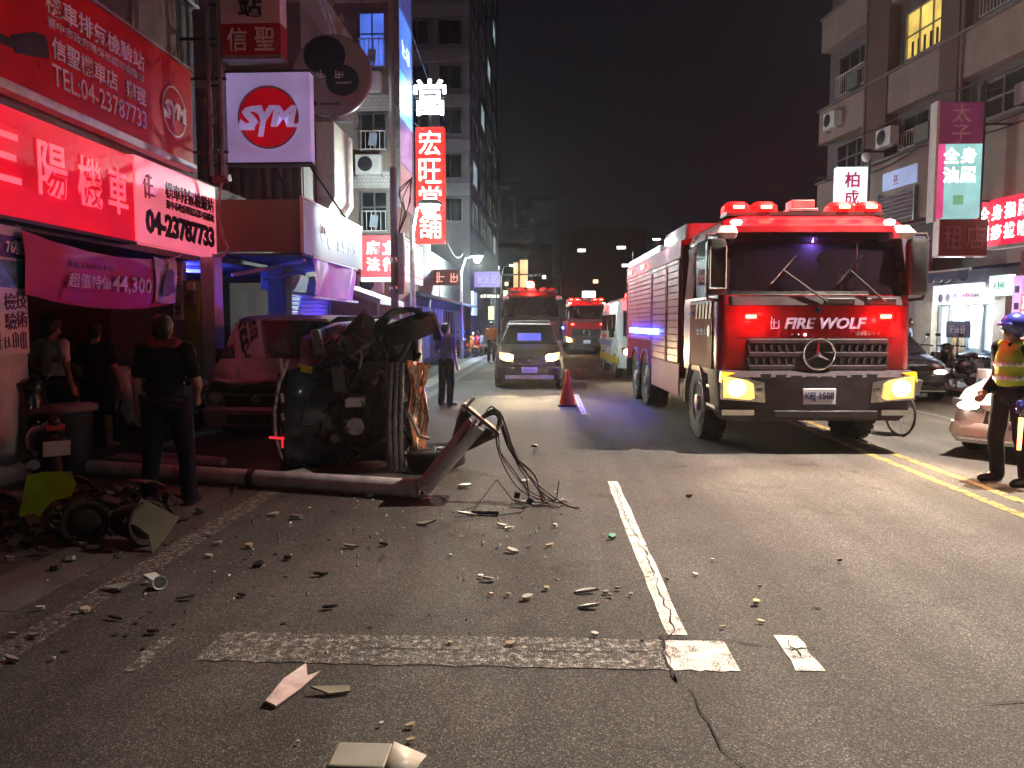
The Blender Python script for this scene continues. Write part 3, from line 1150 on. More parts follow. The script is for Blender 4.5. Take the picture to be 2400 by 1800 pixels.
# stock on shelves that catches the blue light
for k in range(14):
    hh = rnd.uniform(.12, .3)
    MB().rstack([(0, -.07, .07, -.06, .06, .02), (hh * .7, -.07, .07, -.06, .06, .03), (hh, -.03, .03, -.03, .03, .02)], 2).build('stock_bottle', [M('stock_pale', (.5, .5, .55), .3), M('stock_dark', (.08, .08, .1), .4)][k % 2], s4, loc=(-8.1 + rnd.uniform(-.1, .1), 12.9 + k * .15, .98))
MB().box(-8.4, -7.8, 12.75, 14.9, .02, .975).build('counter', M('counter_grey', (.2, .2, .22), .5), s4)
bt = thing('added_tube_lamp', 'added blue tube lamp under the ceiling, giving the shop its blue light', 'lamp', (-6.6, 13.7, 2.62))  # unseen lamp, added to light the interior blue
MB().cyl((-.5, -.5, 0), (.5, .6, 0), .03, n=10).build('tube', EM('blue_tube', (.05, .07, 1), 3.0), bt)
MB().obox((0, .05, .06), (.1, 1.5, .06), (0, 0, R(-42))).build('batten', white_paint, bt)
lamp('added_tube_light', bt, (0, 0, -.1), 42, (.06, .07, 1), .03)

aw = thing('awning_sign', 'box awning with blank brown side panel and pale front panel', 'sign', (0, 0, 0))
MB().box(-5.52, -4.085, 12.80, 12.86, 2.86, 3.72).build('side_panel', M('brown_panel', (.24, .125, .07), .6, var=.12, scale=2, dirt=.15), aw)
MB().box(-4.082, -4.05, 12.78, 16.9, 2.84, 3.74).build('front_panel', M('pale_panel', (.33, .36, .37), .5, var=.12, scale=1.5, dirt=.12), aw)
MB().box(-4.09, -4.035, 12.76, 16.92, 3.742, 3.77).box(-4.09, -4.035, 12.76, 12.779, 2.84, 3.742).build('frame', white_paint, aw)
MB().box(-5.5, -4.1, 12.87, 16.85, 2.80, 2.84).build('soffit', M('soffit', (.08, .08, .1), .7), aw)
MB().prism([(13.95 + .34 * math.cos(2 * PI * k / 24) * .6, 3.32 + .2 * math.sin(2 * PI * k / 24)) for k in range(24)], 'x', -4.048, -4.044).prism([(14.35 + .16 * math.cos(2 * PI * k / 20), 3.20 + .17 * math.sin(2 * PI * k / 20)) for k in range(20)], 'x', -4.0475, -4.0435).build('faded_logo', M('faded_logo', (.30, .30, .34), .5), aw)
strokes(aw, M('faded_pink', (.6, .4, .45), .5), .3, .16, (-4.044, 13.95, 3.34), FACE_ROAD_L, 2, 4)
strokes(aw, M('faded_grey', (.46, .48, .5), .5), 1.6, .4, (-4.0495, 15.6, 3.24), FACE_ROAD_L, 4, 5, .006)
for yy, a in ((13.2, 0), (14.6, 1)):
    MB().tube([(-5.45, yy, 2.5), (-4.8, yy + .5, 2.68), (-4.2, yy + .1, 2.75)], .035, 8).build('folding_arm', white_paint, aw)
MB().tube([(-4.4, 13.3, 3.76), (-5.5, 14.2, 5.6)], .02, 6).build('stay_wire', dark_steel, aw)
MB().tube([(-4.2, 16.5, 3.76), (-5.4, 17.0, 5.4)], .02, 6).build('stay_wire', dark_steel, aw)
pb = thing('banner', 'crumpled purple banner hanging below the pale awning panel', 'banner', (-4.06, 13.3, 2.80))
pbm = banner_mesh(0, 3.05, 0, -.64, .02, 30, 8, .05).build('cloth', M('magenta_cloth', (.50, .12, .50), .5, var=.45, scale=2.2), pb)
MB().box(-.02, .03, -.03, 3.1, -.70, -.66).box(-.02, .03, -.03, 3.1, -.005, .03).build('batten', white_paint, pb)

# blue-lit roller shutter with separate slats
rsx = thing('roller_shutter', 'roller shutter of narrow horizontal slats lit blue beside the olive column', 'shutter', (-5.45, 15.4, 0))
slat = None
for k in range(24):
    if slat is None:
        o = MB().box(-.015, .015, 0, 3.6, 0, .085).build('slat', M('shutter_slat', (.40, .40, .44), .45, .3, var=.15), rsx, bevel=.012)
        slat = o.data
    else:
        o = bpy.data.objects.new('slat', slat)
        COL.objects.link(o)
        o.parent = rsx
        md = o.modifiers.new('bevel', 'BEVEL')
        md.width = .012
        md.limit_method = 'ANGLE'
    o.location = (0, 0, .05 + k * .095)
MB().box(-.08, .08, -.06, -.005, 0, 2.45).build('guide_rail', alu, rsx)
MB().box(-.08, .08, 3.605, 3.66, 0, 2.45).build('guide_rail', alu, rsx)
MB().box(-.3, .1, -.06, 3.66, 2.34, 2.72).build('shutter_box', grey_plastic, rsx)
bl = thing('warning_lamp', 'pair of round blue lamps glowing on a low stand behind the van', 'lamp', (-5.15, 18.6, 0))
MB().cyl((0, 0, 0), (0, 0, 1.3), .03, n=8).box(-.26, .26, -.05, .05, 1.3, 1.72).build('stand', black_plastic, bl)
for dx, dz in ((-.12, 1.5), (.13, 1.48)):
    MB().lathe([(.10, -.05), (.10, -.075), (.01, -.085)], (dx, 0, dz), 'y', 18).build('lamp_lens', EM('blue_lens', (.03, .06, 1), 9), bl)
lamp('blue_light', bl, (0, -.3, 1.5), 26, (.03, .05, 1), .02)

# pale canopy and the low shops behind the utility pole
cn = thing('canopy', 'pale fabric shop canopy edge beyond the purple banner', 'canopy', (0, 0, 0))
MB().prism([(-5.3, 2.75), (-3.75, 2.22), (-3.75, 2.10), (-3.8, 2.10), (-5.3, 2.65)], 'y', 17.3, 20.2).build('cloth', M('canopy_cloth', (.45, .46, .52), .6), cn)
MB().cyl((-3.82, 17.35, .01), (-3.82, 17.35, 2.12), .03, n=8).build('post', alu, cn)
MB().cyl((-3.82, 20.1, .01), (-3.82, 20.1, 2.12), .03, n=8).build('post', alu, cn)

# middle building with concrete slabs and corrugated cladding
mbd = thing('apartment_building', 'concrete building with projecting slabs and corrugated sheets above the awning', 'building', (0, 0, 0))
MB().box(-9.5, -5.35, 17.0, 19.6, 2.7, 15.5).build('wall', M('mid_wall', (.16, .14, .13), .85, var=.35, scale=1.2, dirt=.4), mbd)
for k in range(16):
    MB().box(-9.0 + k * .235, -8.9 + k * .235, 16.93, 17.0, 4.1, 6.6).build('cladding_rib', M('cladding_rib', (.20, .15, .15), .6, .2, var=.3), mbd)
for z in (6.7, 8.6, 10.4, 12.2):
    MB().box(-9.5, -4.85, 16.6, 19.6, z, z + .16).build('floor_slab', M('slab_pale', (.34, .32, .28), .8, var=.2, dirt=.35), mbd)
    for k in range(3):
        MB().box(-5.34, -4.9, 16.9 + k * .9, 17.2 + k * .9, z + .35, z + .43).build('slab_beam', M('slab_beam', (.26, .24, .21), .8, var=.25), mbd)
MB().box(-5.34, -4.90, 17.9, 19.6, 4.6, 6.3).build('balcony_box', M('balcony_cream', (.50, .47, .38), .7, var=.15, dirt=.25), mbd, bevel=.02)
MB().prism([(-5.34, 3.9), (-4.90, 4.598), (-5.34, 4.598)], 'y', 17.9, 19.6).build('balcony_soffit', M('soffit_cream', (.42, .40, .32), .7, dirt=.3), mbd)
MB().box(-5.345, -5.0, 18.6, 19.6, 2.72, 3.9).build('column', concrete, mbd)
MB().tube([(-4.7, 13.5, 9.6), (-4.82, 19, 7.4)], .03, 6).tube([(-4.6, 13.5, 9.75), (-4.80, 19, 7.55)], .03, 6).build('rain_pipe', steel, mbd)

# tile-banded apartment block with grilled windows
ap = thing('apartment_building', 'beige tiled apartment block with white bands and grilled windows', 'building', (0, 0, 0))
tile_w = brickwall('beige_tile', (.27, .21, .18), (.24, .19, .165), (.15, .13, .12), .22, .06)
tile_b = brickwall('white_band_tile', (.56, .54, .52), (.5, .49, .48), (.25, .25, .25), .1, .1, .4)
MB().box(-9.5, -4.6, 22.8, 26.0, .01, 17).build('wall', tile_w, ap)
for z0, z1 in ((5.65, 6.12), (7.86, 8.32), (10.9, 11.4)):
    MB().box(-6.4, -4.57, 22.76, 22.797, z0, z1).build('white_band', tile_b, ap)
for z0, z1, pm in ((9.1, 10.6, EM('blue_room', (.10, .22, 1), .30, base=(.1, .1, .15))), (6.75, 7.75, dark_glass), (4.4, 5.5, dark_glass), (3.3, 4.1, dark_glass)):
    window(ap, 'y-', -5.42, -4.72, z0, z1, 22.8, alu, pm, 1, 2, .62)
    # laundry and boxes kept in the grille
    MB().obox((-5.05, 22.58, z0 + .25), (.22, .08, .35), (0, .1, .05)).build('hung_cloth', M('cloth_grey_blue', (.3, .34, .42), .8), ap)
    aircon(-5.18, 22.62, z0 - .75, 0, {9.1: 'air conditioner under the blue-lit top window of the tiled block', 6.75: 'air conditioner under the middle grilled window of the tiled block', 4.4: 'air conditioner under the lower grilled window of the tiled block', 3.3: 'air conditioner above the red law office sign'}[z0])
bb = thing('billboard', 'tall blue lit billboard on the road side of the tiled block', 'billboard', (-4.6, 0, 0))
for i, (z0, z1, c, st) in enumerate(((5.3, 6.6, (.55, .30, .42), .10), (6.64, 8.0, (.18, .20, .8), .22), (8.04, 9.4, (.10, .62, 1.0), .62), (9.44, 11.2, (.06, .22, .9), .42), (11.24, 14, (.05, .08, .5), .16))):
    MB().box(.01, .12, 23.7, 25.95, z0, z1).build('panel', EM('billboard_%d' % i, c, st, base=(.3, .3, .4)), bb)
MB().box(0, .15, 23.62, 23.69, 5.2, 14).box(0, .15, 25.96, 26.02, 5.2, 14).build('frame', steel, bb)
strokes(bb, EM('billboard_letter', (.5, .8, 1), .8), 1.4, .6, (.12, 24.9, 8.7), FACE_ROAD_L, 2, 2)
strokes(bb, EM('billboard_letter', (.5, .8, 1), .8), 1.4, .6, (.12, 24.9, 10.2), FACE_ROAD_L, 2, 3)

# law-office light box
lw = thing('light_box_sign', 'red and white lit corner sign box behind the utility pole', 'sign', (0, 0, 0))
rl = EM('lit_red_face', (1, .03, .05), .42, base=(.5, .05, .06))
wl = EM('lit_white_letter', (1, .92, .84), 1.5)
MB().box(-4.95, -3.92, 20.5, 20.6, 2.9, 4.0).build('front_face', rl, lw)
MB().box(-4.95, -3.92, 20.49, 20.6, 2.78, 2.896).build('lower_strip', EM('lit_cream', (1, .72, .42), .35), lw)
for (ch, x, z) in (('府', -4.62, 3.68), ('立', -4.18, 3.68), ('法', -4.62, 3.24), ('律', -4.18, 3.24)):
    text(ch, lw, wl, .36, .36, (x, 20.488, z), bold=.03)
MB().box(-3.915, -3.85, 20.5, 24.0, 2.85, 4.0).build('side_face', EM('lit_white_pink', (1, .75, .75), .62), lw)
strokes(lw, rl, 2.6, .7, (-3.85, 22.2, 3.5), FACE_ROAD_L, 4, 9)
MB().box(-3.845, -3.835, 20.5, 24.0, 3.0, 3.05).box(-3.845, -3.835, 20.5, 24, 3.92, 3.97).build('red_stripe', rl, lw)
MB().box(-4.95, -3.86, 20.61, 24, 3.98, 4.06).build('top_cover', dark_steel, lw)

# pawn shop tower sign
pw = thing('pawn_shop_sign', 'tall vertical red sign with four glowing white characters', 'sign', (-3.9, 26.0, 4.37))
MB().box(-.48, .48, 0, .35, 0, 3.82).build('light_box', EM('pawn_red', (1, .022, .012), .62, base=(.5, .03, .03)), pw, bevel=.02)
pwl = EM('pawn_letter', (1, .90, .74), 1.6)
for ch, z in (('宏', 3.30), ('旺', 2.38), ('當', 1.48), ('舖', .56)):
    text(ch, pw, pwl, .74, .80, (0, -.012, z), bold=.004)
MB().box(-.6, -.5, .1, .25, .2, 3.7).build('bracket', dark_steel, pw)
p2_ = thing('neon_character', 'glowing white character floating above the red pawn sign', 'sign', (-3.88, 26.0, 9.15))
text('當', p2_, EM('neon_white', (.92, .96, 1), 3.2), 1.06, 1.16, (0, 0, 0), bold=.008, depth=.08)
MB().cyl((0, .06, -.95), (0, .06, .5), .025, n=6).cyl((-.5, .06, 0), (.5, .06, 0), .02, n=6).build('support', dark_steel, p2_)

# low shops beyond, with signs
lowm = M('low_shop_wall', (.14, .14, .15), .8, var=.3, dirt=.4)
for i, (y0, y1, h, lab) in enumerate(((26.1, 33.4, 4.3, 'low grey shop with dark canopy under the pawn sign'), (33.5, 45.8, 4.8, 'low grey shop with faded red letter sign before the tower'))):
    t = thing('shop_building', lab, 'building', (0, 0, 0))
    MB().box(-9.5, -5.0, y0, y1, .01, h + 4 * (i == 0)).build('wall', lowm, t)
    MB().prism([(-5.0, 2.9), (-3.7, 2.6), (-3.7, 2.5), (-5.0, 2.75)], 'y', y0 + .2, y1 - .2).build('canopy', M('blue_grey_canopy', (.10, .12, .18), .6), t)
    for k in range(3):
        yy = y0 + .5 + k * (y1 - y0 - 1) / 3
        window(t, 'x+', yy, yy + (y1 - y0) / 4, .3, 2.3, -5.0, alu, EM('dim_violet_shop', (.22, .18, .6), .10, base=(.1, .1, .15)) if k != 1 else dark_glass, 2, 0, name='shopfront')
rsn = thing('letter_sign', 'row of dim red lit letters over the low shops', 'sign', (-4.4, 34.0, 3.35))
MB().box(-1.2, .6, 0, .1, 0, .7).build('panel', M('sign_dark_red', (.12, .015, .015), .5), rsn)
for k in range(3):
    strokes(rsn, EM('dim_red_letter', (1, .22, .15), .5), .5, .5, (-.9 + k * .6, 0, .35), n=1, seed=20 + k)
pps = thing('purple_sign', 'purple sign board above the far shop awnings', 'sign', (-3.45, 45.0, 3.8))
MB().box(-.75, .75, 0, .15, 0, .9).build('panel', EM('purple_panel', (.16, .09, .5), .22, base=(.2, .12, .4)), pps)
strokes(pps, M('purple_letter', (.4, .35, .7), .5), 1.2, .5, (0, 0, .45), n=3, seed=31)
lts = thing('letter_sign', 'white lit letters above a warm shop front far along the street', 'sign', (-3.4, 46.5, 3.2))
MB().box(-.7, .7, 0, .12, 0, .25).build('panel', M('sign_black', (.03, .03, .03), .5), lts)
strokes(lts, EM('warm_white_letter', (1, .9, .6), 1.8), 1.2, .2, (0, 0, .13), n=6, seed=33)
yg = thing('hanging_sign', 'narrow yellow-green lit sign among the far shops', 'sign', (-3.15, 44.0, 1.9))
MB().box(-.16, .16, 0, .12, 0, .75).build('light_box', EM('yellow_green_lit', (.7, 1, .08), .5), yg)
MB().box(-.03, .03, .02, .08, .75, 1.5).build('hanger', dark_steel, yg)
tgs = thing('shop_sign', 'pale teal lit panel on the far shop row', 'sign', (-3.75, 39.0, 2.1))
MB().box(-.05, .05, 0, 2.2, 0, 1.2).build('light_box', EM('teal_lit', (.35, .65, .7), .22), tgs)
wsn = thing('shop_sign', 'small warm lit vertical sign near the far end of the row', 'sign', (-2.75, 52.0, 2.6))
MB().box(-.14, .14, 0, .1, 0, 1.3).build('light_box', EM('warm_lit', (1, .75, .3), .9), wsn)
ogs = thing('shop_sign', 'two-column orange lit sign high above the far junction', 'sign', (-2.0, 60.0, 4.5))
MB().box(-.55, -.2, 0, .1, 0, 1.9).box(-.05, .55, 0, .1, 0, 2.1).build('light_box', EM('orange_lit', (1, .55, .22), .5), ogs)
MB().cyl((-.1, .2, -4.5), (-.1, .2, 2), .06, n=8).build('post', dark_steel, ogs)

# tall tower
tw = thing('tower_block', 'tall grey residential tower with rows of dark windows', 'building', (0, 0, 0))
MB().box(-9.6, -4.55, 46.0, 73.0, .01, 42).build('wall', M('tower_wall', (.21, .22, .24), .8, var=.2, scale=.4, dirt=.25), tw)
for fz in range(5, 22, 1):
    z0 = 2.4 + (fz - 4) * 2.55
    if z0 < 6 or z0 > 30:
        continue
    MB().box(-9.0, -4.52, 45.85, 45.997, z0 + 1.75, z0 + 2.45).build('balcony_band', M('tower_band', (.30, .31, .33), .8, var=.15, dirt=.2), tw)
    for x0 in (-8.2, -6.3):
        window(tw, 'y-', x0, x0 + 1.25, z0 + .25, z0 + 1.55, 46.0, alu, dark_glass, 1, 0, t=.06)
    for k in range(4):
        window(tw, 'x+', 48 + k * 6, 50.6 + k * 6, z0 + .25, z0 + 1.65, -4.55, alu, dark_glass if (fz * 3 + k) % 7 else EM('tower_lit', (.55, .75, .8), .22), 1, 0, t=.06)

# ================================================================== utility pole with cabinet, street lamps
up = thing('utility_pole', 'round concrete utility pole with climbing wires beside the corner sign', 'pole', (-3.3, 16.7, 0))
MB().cyl((0, 0, 0), (0, 0, 5.0), .095, .075, n=16).build('pole_shaft', concrete, up)
MB().box(.09, .22, -.1, .1, 2.3, 3.6).build('cable_duct', steel, up)
MB().lathe([(.10, 3.0), (.115, 3.0), (.115, 3.08), (.10, 3.08)], (0, 0, 0), 'z', 16).lathe([(.10, 2.4), (.115, 2.4), (.115, 2.46), (.10, 2.46)], (0, 0, 0), 'z', 16).build('band_clamp', chrome, up)
mbw = MB()
for k in range(5):
    mbw.tube([(.1, .0, 3.6), (.2 + rnd.uniform(-.05, .15), .1, 3.9 + .1 * k), (.05 + rnd.uniform(0, .3), .3, 4.3 + .1 * k), (.3, .6, 4.9)], .012, 5)
mbw.build('loose_wire', black_plastic, up)


def street_lamp(loc, height, reach, label, energy, rotz=0, col=(.80, 1.0, .93), es=60, cone=150, tilt=0, lean=0):
    t = thing('street_lamp', label, 'street lamp', loc, rotz, 'street lamps')
    MB().tube([(0, 0, 0), (0, 0, height * .85), (reach * .25, 0, height * .97), (reach, 0, height)], [.09, .06, .045, .035], 10).build('pole', steel, t)
    MB().rstack([(height - .06, reach - .28, reach + .30, -.12, .12, .08), (height + .0, reach - .30, reach + .32, -.13, .13, .09), (height + .06, reach - .2, reach + .2, -.06, .06, .04)], 3).build('lamp_head', grey_plastic, t)
    MB().rstack([(height - .13, reach - .16, reach + .2, -.08, .08, .06), (height - .062, reach - .22, reach + .25, -.1, .1, .07)], 3).build('lamp_lens', EM('lamp_lens_%d' % es, col, es), t)
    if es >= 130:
        MB().ball((reach, 0, height - .2), (.17, .17, .15), 16, 10).build('glare_ball', EM('glare_ball', col, 26), t)  # glowing ball added to imitate lens glare round the lamp
    lamp('street_light', t, (reach, 0, height - (.40 if es >= 130 else .25)), energy, col, .05, 'POINT' if cone > 175 else 'SPOT', (R(lean), R(tilt), 0), R(cone), .7)
    return t


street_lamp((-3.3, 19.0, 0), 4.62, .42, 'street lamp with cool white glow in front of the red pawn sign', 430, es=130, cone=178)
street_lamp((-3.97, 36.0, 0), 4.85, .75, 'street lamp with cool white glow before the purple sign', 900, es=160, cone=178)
street_lamp((9.7, 60, 0), 8.2, -1.3, 'distant street lamp above the ambulance', 700, es=90)
street_lamp((-4.1, 70, 0), 7.0, 1.0, 'small distant street lamp left of the far beacon', 500, es=60)
street_lamp((9.9, 9.2, 0), 10.2, -3.2, 'unseen tall lamp added on the right pavement to light the foreground', 9600, 0, (1.0, .85, .69), 40, 110, -8, -15)  # added lamp out of view, lights the foreground road
street_lamp((9.9, -14.0, 0), 8.4, -1.6, 'unseen roadside lamp added behind the camera to light surfaces facing it', 500, 0, (1.0, .86, .76), 41, 165, 0)  # added lamp out of view, fills the fronts that face the camera
wrs = thing('overhead_wire', 'thin overhead wires sagging between the lamp post and the signs', 'wire', (0, 0, 0))
def sagwire(a, b, s, r=.012, n=14):
    return [(a[0] + (b[0] - a[0]) * i / n, a[1] + (b[1] - a[1]) * i / n, a[2] + (b[2] - a[2]) * i / n - s * 4 * (i / n) * (1 - i / n)) for i in range(n + 1)]
MB().tube(sagwire((-3.4, 26, 4.6), (-3.9, 36, 4.9), .4), .015, 5).tube(sagwire((-4.6, 23, 8.2), (-3.5, 26, 7.8), .15), .012, 5).tube(sagwire((-4.6, 24, 12), (-3.4, 26, 8.4), .2), .012, 5).build('wire', M('wire_grey', (.35, .35, .36), .5), wrs)

# ================================================================== far end of the street
def far_block(loc, w, d, h, label, lits, rotz=0, wall=None):
    t = thing('far_building', label, 'building', loc, rotz)
    MB().box(-w / 2, w / 2, 0, d, 0, h).build('wall', wall or M('far_wall', (.06, .055, .06), .9, var=.3, scale=.3), t)
    for x0, x1, z0, z1, m_ in lits:
        window(t, 'y-', x0, x1, z0, z1, 0, alu, m_, 0, 0, t=.08)
    return t


w_cool = EM('far_window_cool', (.85, .92, 1), 1.0)
w_warm = EM('far_window_warm', (1, .7, .38), .8)
far_block((11, 150, 0), 16, 20, 20, 'dark far block with a few lit windows above the ambulance', [(-5, -3.5, 15.5, 16.1, w_cool), (2.5, 4.2, 16.0, 16.6, w_cool), (3.5, 4.8, 12.6, 13.2, w_cool), (-2, -1, 9.5, 10.2, w_warm), (5, 6, 7.5, 8.2, w_cool)])
far_block((-6, 130, 0), 14, 20, 15, 'dark far block with small lights behind the red beacon', [(-2.5, -1.9, 10.8, 11.4, w_cool), (-1, -.4, 8.1, 8.7, w_warm), (3, 3.6, 6.5, 7.1, w_warm), (5.3, 5.9, 9.2, 9.8, w_cool)])
far_block((30, 120, 0), 20, 20, 12, 'dark far block behind the fire engine', [(-8, -7.2, 8, 8.6, w_warm), (-3, -2.3, 5, 5.6, w_cool)])
far_block((3, 210, 0), 10, 10, 14, 'small dark block closing the far end of the street', [(-2, -1.2, 9, 9.8, w_warm), (1, 2, 6, 6.8, w_cool)])
rsg = thing('street_name_sign', 'small white lit street sign on a post far down the road', 'sign', (4.0, 75.0, 0))
MB().cyl((0, 0, 0), (0, 0, 4.2), .07, n=8).build('post', steel, rsg)
MB().box(-.55, .75, -.06, .06, 4.2, 4.85).build('plate', EM('sign_plate_lit', (.9, .95, 1), .75), rsg)
strokes(rsg, M('plate_letter', (.05, .08, .3), .5), .9, .3, (.1, -.06, 4.5), n=3, seed=35)
ms2 = thing('signal_mast', 'thin traffic signal mast arm over the far junction', 'traffic signal', (-3.6, 56.0, 0))
MB().tube([(0, 0, 0), (0, 0, 5.0), (.3, 0, 5.2), (3.2, 0, 5.25)], [.1, .08, .06, .04], 8).build('mast', steel, ms2)
MB().box(2.3, 3.3, -.12, .1, 5.0, 5.35).build('signal_head', black_plastic, ms2)
for k in range(3):
    MB().lathe([(.11, -.121), (.11, -.14), (.01, -.15)], (2.5 + k * .3, 0, 5.18), 'y', 12).build('signal_lens', M('dead_lens_%d' % k, [(.05, .2, .08), (.2, .15, .02), (.25, .02, .02)][k], .3), ms2)

# ================================================================== right-hand building (its front turns slightly towards the road)
rb = thing('apartment_building', 'long brown-beige apartment building on the right above the shops', 'building', (11.2, 18.0, 0), R(8.1))
rw = M('right_wall', (.29, .23, .20), .75, var=.22, scale=1.1, dirt=.3)
rd = M('right_pilaster', (.12, .07, .065), .7, var=.2, dirt=.2)
rband = M('right_dark_band', (.13, .115, .125), .7, var=.2, dirt=.2)
MB().box(.35, 9, -14, 10.6, 4.2, 24).build('wall', rband, rb)
MB().box(.9, 9, -14, 10.6, .1, 4.2).build('ground_floor_wall', M('right_ground_wall', (.30, .28, .27), .6, var=.15), rb)
for z0, z1 in ((4.62, 6.62), (8.0, 9.15), (11.2, 12.3), (14.4, 15.5), (17.6, 18.7)):
    MB().box(0, .348, -14, 10.62, z0, z1).build('parapet', rw, rb, bevel=.02)
    MB().box(-.06, .40, -14, 10.66, z1 + .002, z1 + .07).build('coping', M('coping', (.20, .17, .165), .7, dirt=.3), rb)
for y0, y1 in ((6.4, 7.5), (3.2, 3.95), (-1.5, -.7)):
    MB().box(-.04, .3485, y0, y1, 6.7, 24).build('pilaster', rd, rb)
lit_y = EM('kitchen_yellow', (1, .68, .14), .36, base=(.3, .25, .1))
for fz, (z0, z1) in enumerate(((6.85, 7.75), (9.45, 10.75), (12.6, 13.9), (15.8, 17.1))):
    for k, (y0, y1) in enumerate(((8.0, 9.8), (4.2, 6.0), (.3, 2.7), (-4.0, -2.0))):
        lit = fz == 1 and k == 1
        window(rb, 'x-', y0, y1, z0, z1, .35, alu, lit_y if lit else dark_glass, 2, 2 if (fz + k) % 2 else 0, .5, t=.06, proud=.08)
        if (fz * 2 + k) % 3 != 0:
            MB().box(.02, .3, y0 + .2, y0 + .9, z0 - .05, z0 + .45).build('balcony_junk', M('junk_%d' % ((fz + k) % 3), [(.25, .22, .18), (.12, .14, .12), (.3, .3, .32)][(fz + k) % 3], .7), rb, bevel=.02)
for k in range(6):
    MB().box(.30, .345, 4.3 + k * .28, 4.36 + k * .28, 9.4, 9.9).build('shelf_jar', M('jar_dark', (.04, .03, .02), .5), rb)
for k, (yy, zz) in enumerate(((9.4, 8.3), (2.0, 10.0), (6.1, 6.95))):
    q = Matrix.Rotation(R(8.1), 3, 'Z') @ Vector((-.15, yy, 0))
    aircon(11.2 + q.x, 18 + q.y, zz, R(8.1 - 90), ['air conditioner near the far corner of the brown building', 'air conditioner high beside the lit yellow window', 'air conditioner low on the brown building above the white sign'][k])
# louvred vents and blue film window on the second storey
lv = thing('louvre_panel', 'grey slatted louvre panel on the second storey of the brown building', 'louvre', (11.2, 18.0, 0), R(8.1))
for k in range(7):
    MB().obox((-.08, 5.65, 4.72 + k * .12), (.06, 1.75, .09), (0, R(35), 0)).build('slat', M('louvre_slat', (.33, .29, .32), .5, .2), lv)
MB().box(-.12, -.02, 4.7, 4.76, 4.6, 5.6).box(-.12, -.02, 6.54, 6.6, 4.6, 5.6).build('frame', alu, lv)
fw = thing('window_poster', 'pale blue lit window poster above the louvre panel', 'poster', (11.2, 18.0, 0), R(8.1))
MB().box(-.06, -.01, 4.75, 6.4, 5.68, 6.2).build('sheet', EM('pale_blue_lit', (.42, .55, 1), .18, base=(.4, .45, .6)), fw)
strokes(fw, M('poster_red', (.4, .08, .2), .5), .3, .34, (-.06, 5.7, 5.92), FACE_ROAD_R, 1, 36)

# shops at the foot of the right-hand building
ra = lambda x, y: (11.2 + x * math.cos(R(8.1)) - y * math.sin(R(8.1)), 18 + x * math.sin(R(8.1)) + y * math.cos(R(8.1)))
fs = thing('fascia_sign', 'lilac and red shop fascia behind the fire engine mirror', 'sign', (*ra(0, 0), 0), R(8.1))
MB().box(-.25, -.02, 3.9, 9.4, 3.35, 4.15).build('panel', M('lilac_fascia', (.48, .36, .55), .5, var=.1), fs)
MB().box(-.262, -.02, 3.9, 9.4, 3.12, 3.346).build('red_strip', M('fascia_red', (.50, .02, .06), .5), fs)
strokes(fs, M('fascia_letter', (.6, .2, .3), .5), 1.5, .35, (-.25, 4.9, 3.75), FACE_ROAD_R, 4, 37)
awr = thing('shop_awning', 'dark blue scalloped awning over the bright white shop', 'awning', (*ra(0, 0), 0), R(8.1))
MB().prism([(.85, 3.2), (-.55, 3.02), (-.55, 2.97), (.85, 3.1)], 'y', 1.7, 5.6).build('cloth', M('navy_awning', (.015, .018, .09), .6), awr)
for k in range(12):
    y0 = 1.72 + k * .322
    MB().prism([(y0, 2.98), (y0 + .318, 2.98), (y0 + .318, 2.80), (y0 + .25, 2.74), (y0 + .16, 2.72), (y0 + .07, 2.74), (y0, 2.80)], 'x', -.56, -.545).build('scallop', M('navy_awning', (.015, .018, .09), .6), awr)
MB().cyl((-.56, 1.6, 3.02), (-.56, 5.7, 3.02), .025, n=8).build('front_rail', white_paint, awr)
wsb = thing('shop_sign', 'white lit shop board with small pictures under the navy awning', 'sign', (*ra(0, 0), 0), R(8.1))
MB().box(.3, .4, 2.35, 4.3, 2.18, 2.72).build('light_box', EM('white_board_lit', (.72, .80, 1), .42), wsb)
for k in range(3):
    MB().prism([(3.35 + k * .3 + .1 * math.cos(2 * PI * q / 10), 2.36 + .12 * math.sin(2 * PI * q / 10)) for q in range(10)], 'x', .292, .299).build('picture', M('board_picture', (.12, .1, .14), .5), wsb)
strokes(wsb, M('board_letter', (.4, .05, .2), .5), .7, .14, (.30, 2.75, 2.4), FACE_ROAD_R, 6, 38)
shop = thing('lit_shop', 'brightly lit white shop front with glass door beyond the black car', 'shop', (*ra(0, 0), 0), R(8.1))
MB().box(.75, .88, 2.2, 4.6, .13, 2.15).build('glass_wall', EM('bright_interior', (.72, .95, 1), .30, base=(.4, .45, .5)), shop)
for y0 in (2.2, 2.75, 3.35, 4.05, 4.5):
    MB().box(.66, .745, y0, y0 + .07, .13, 2.15).build('door_frame', alu, shop)
MB().box(.5, .62, 3.42, 3.72, .13, 1.6).build('display_stand', M('stand_brown', (.3, .2, .1), .6, var=.5, scale=8), shop)
MB().box(.5, .74, 1.75, 2.15, .13, 2.9).build('column', M('beige_column', (.42, .35, .28), .6, dirt=.2), shop)
MB().box(.5, .74, 4.62, 5.4, .13, 2.9).build('column', M('beige_column', (.42, .35, .28), .6, dirt=.2), shop)
lamp('shop_light', shop, (.2, 3.2, 2.0), 90, (.85, .95, 1), .05)
gsn = thing('shop_sign', 'pale green lit sign box beside the white shop board', 'sign', (*ra(0, 0), 0), R(8.1))
MB().box(.2, .35, 1.25, 1.95, 2.35, 2.85).build('light_box', EM('pale_green_lit', (.6, 1, .85), .6), gsn)
strokes(gsn, M('green_letter', (.1, .4, .25), .5), .4, .2, (.20, 1.6, 2.6), FACE_ROAD_R, 3, 39)
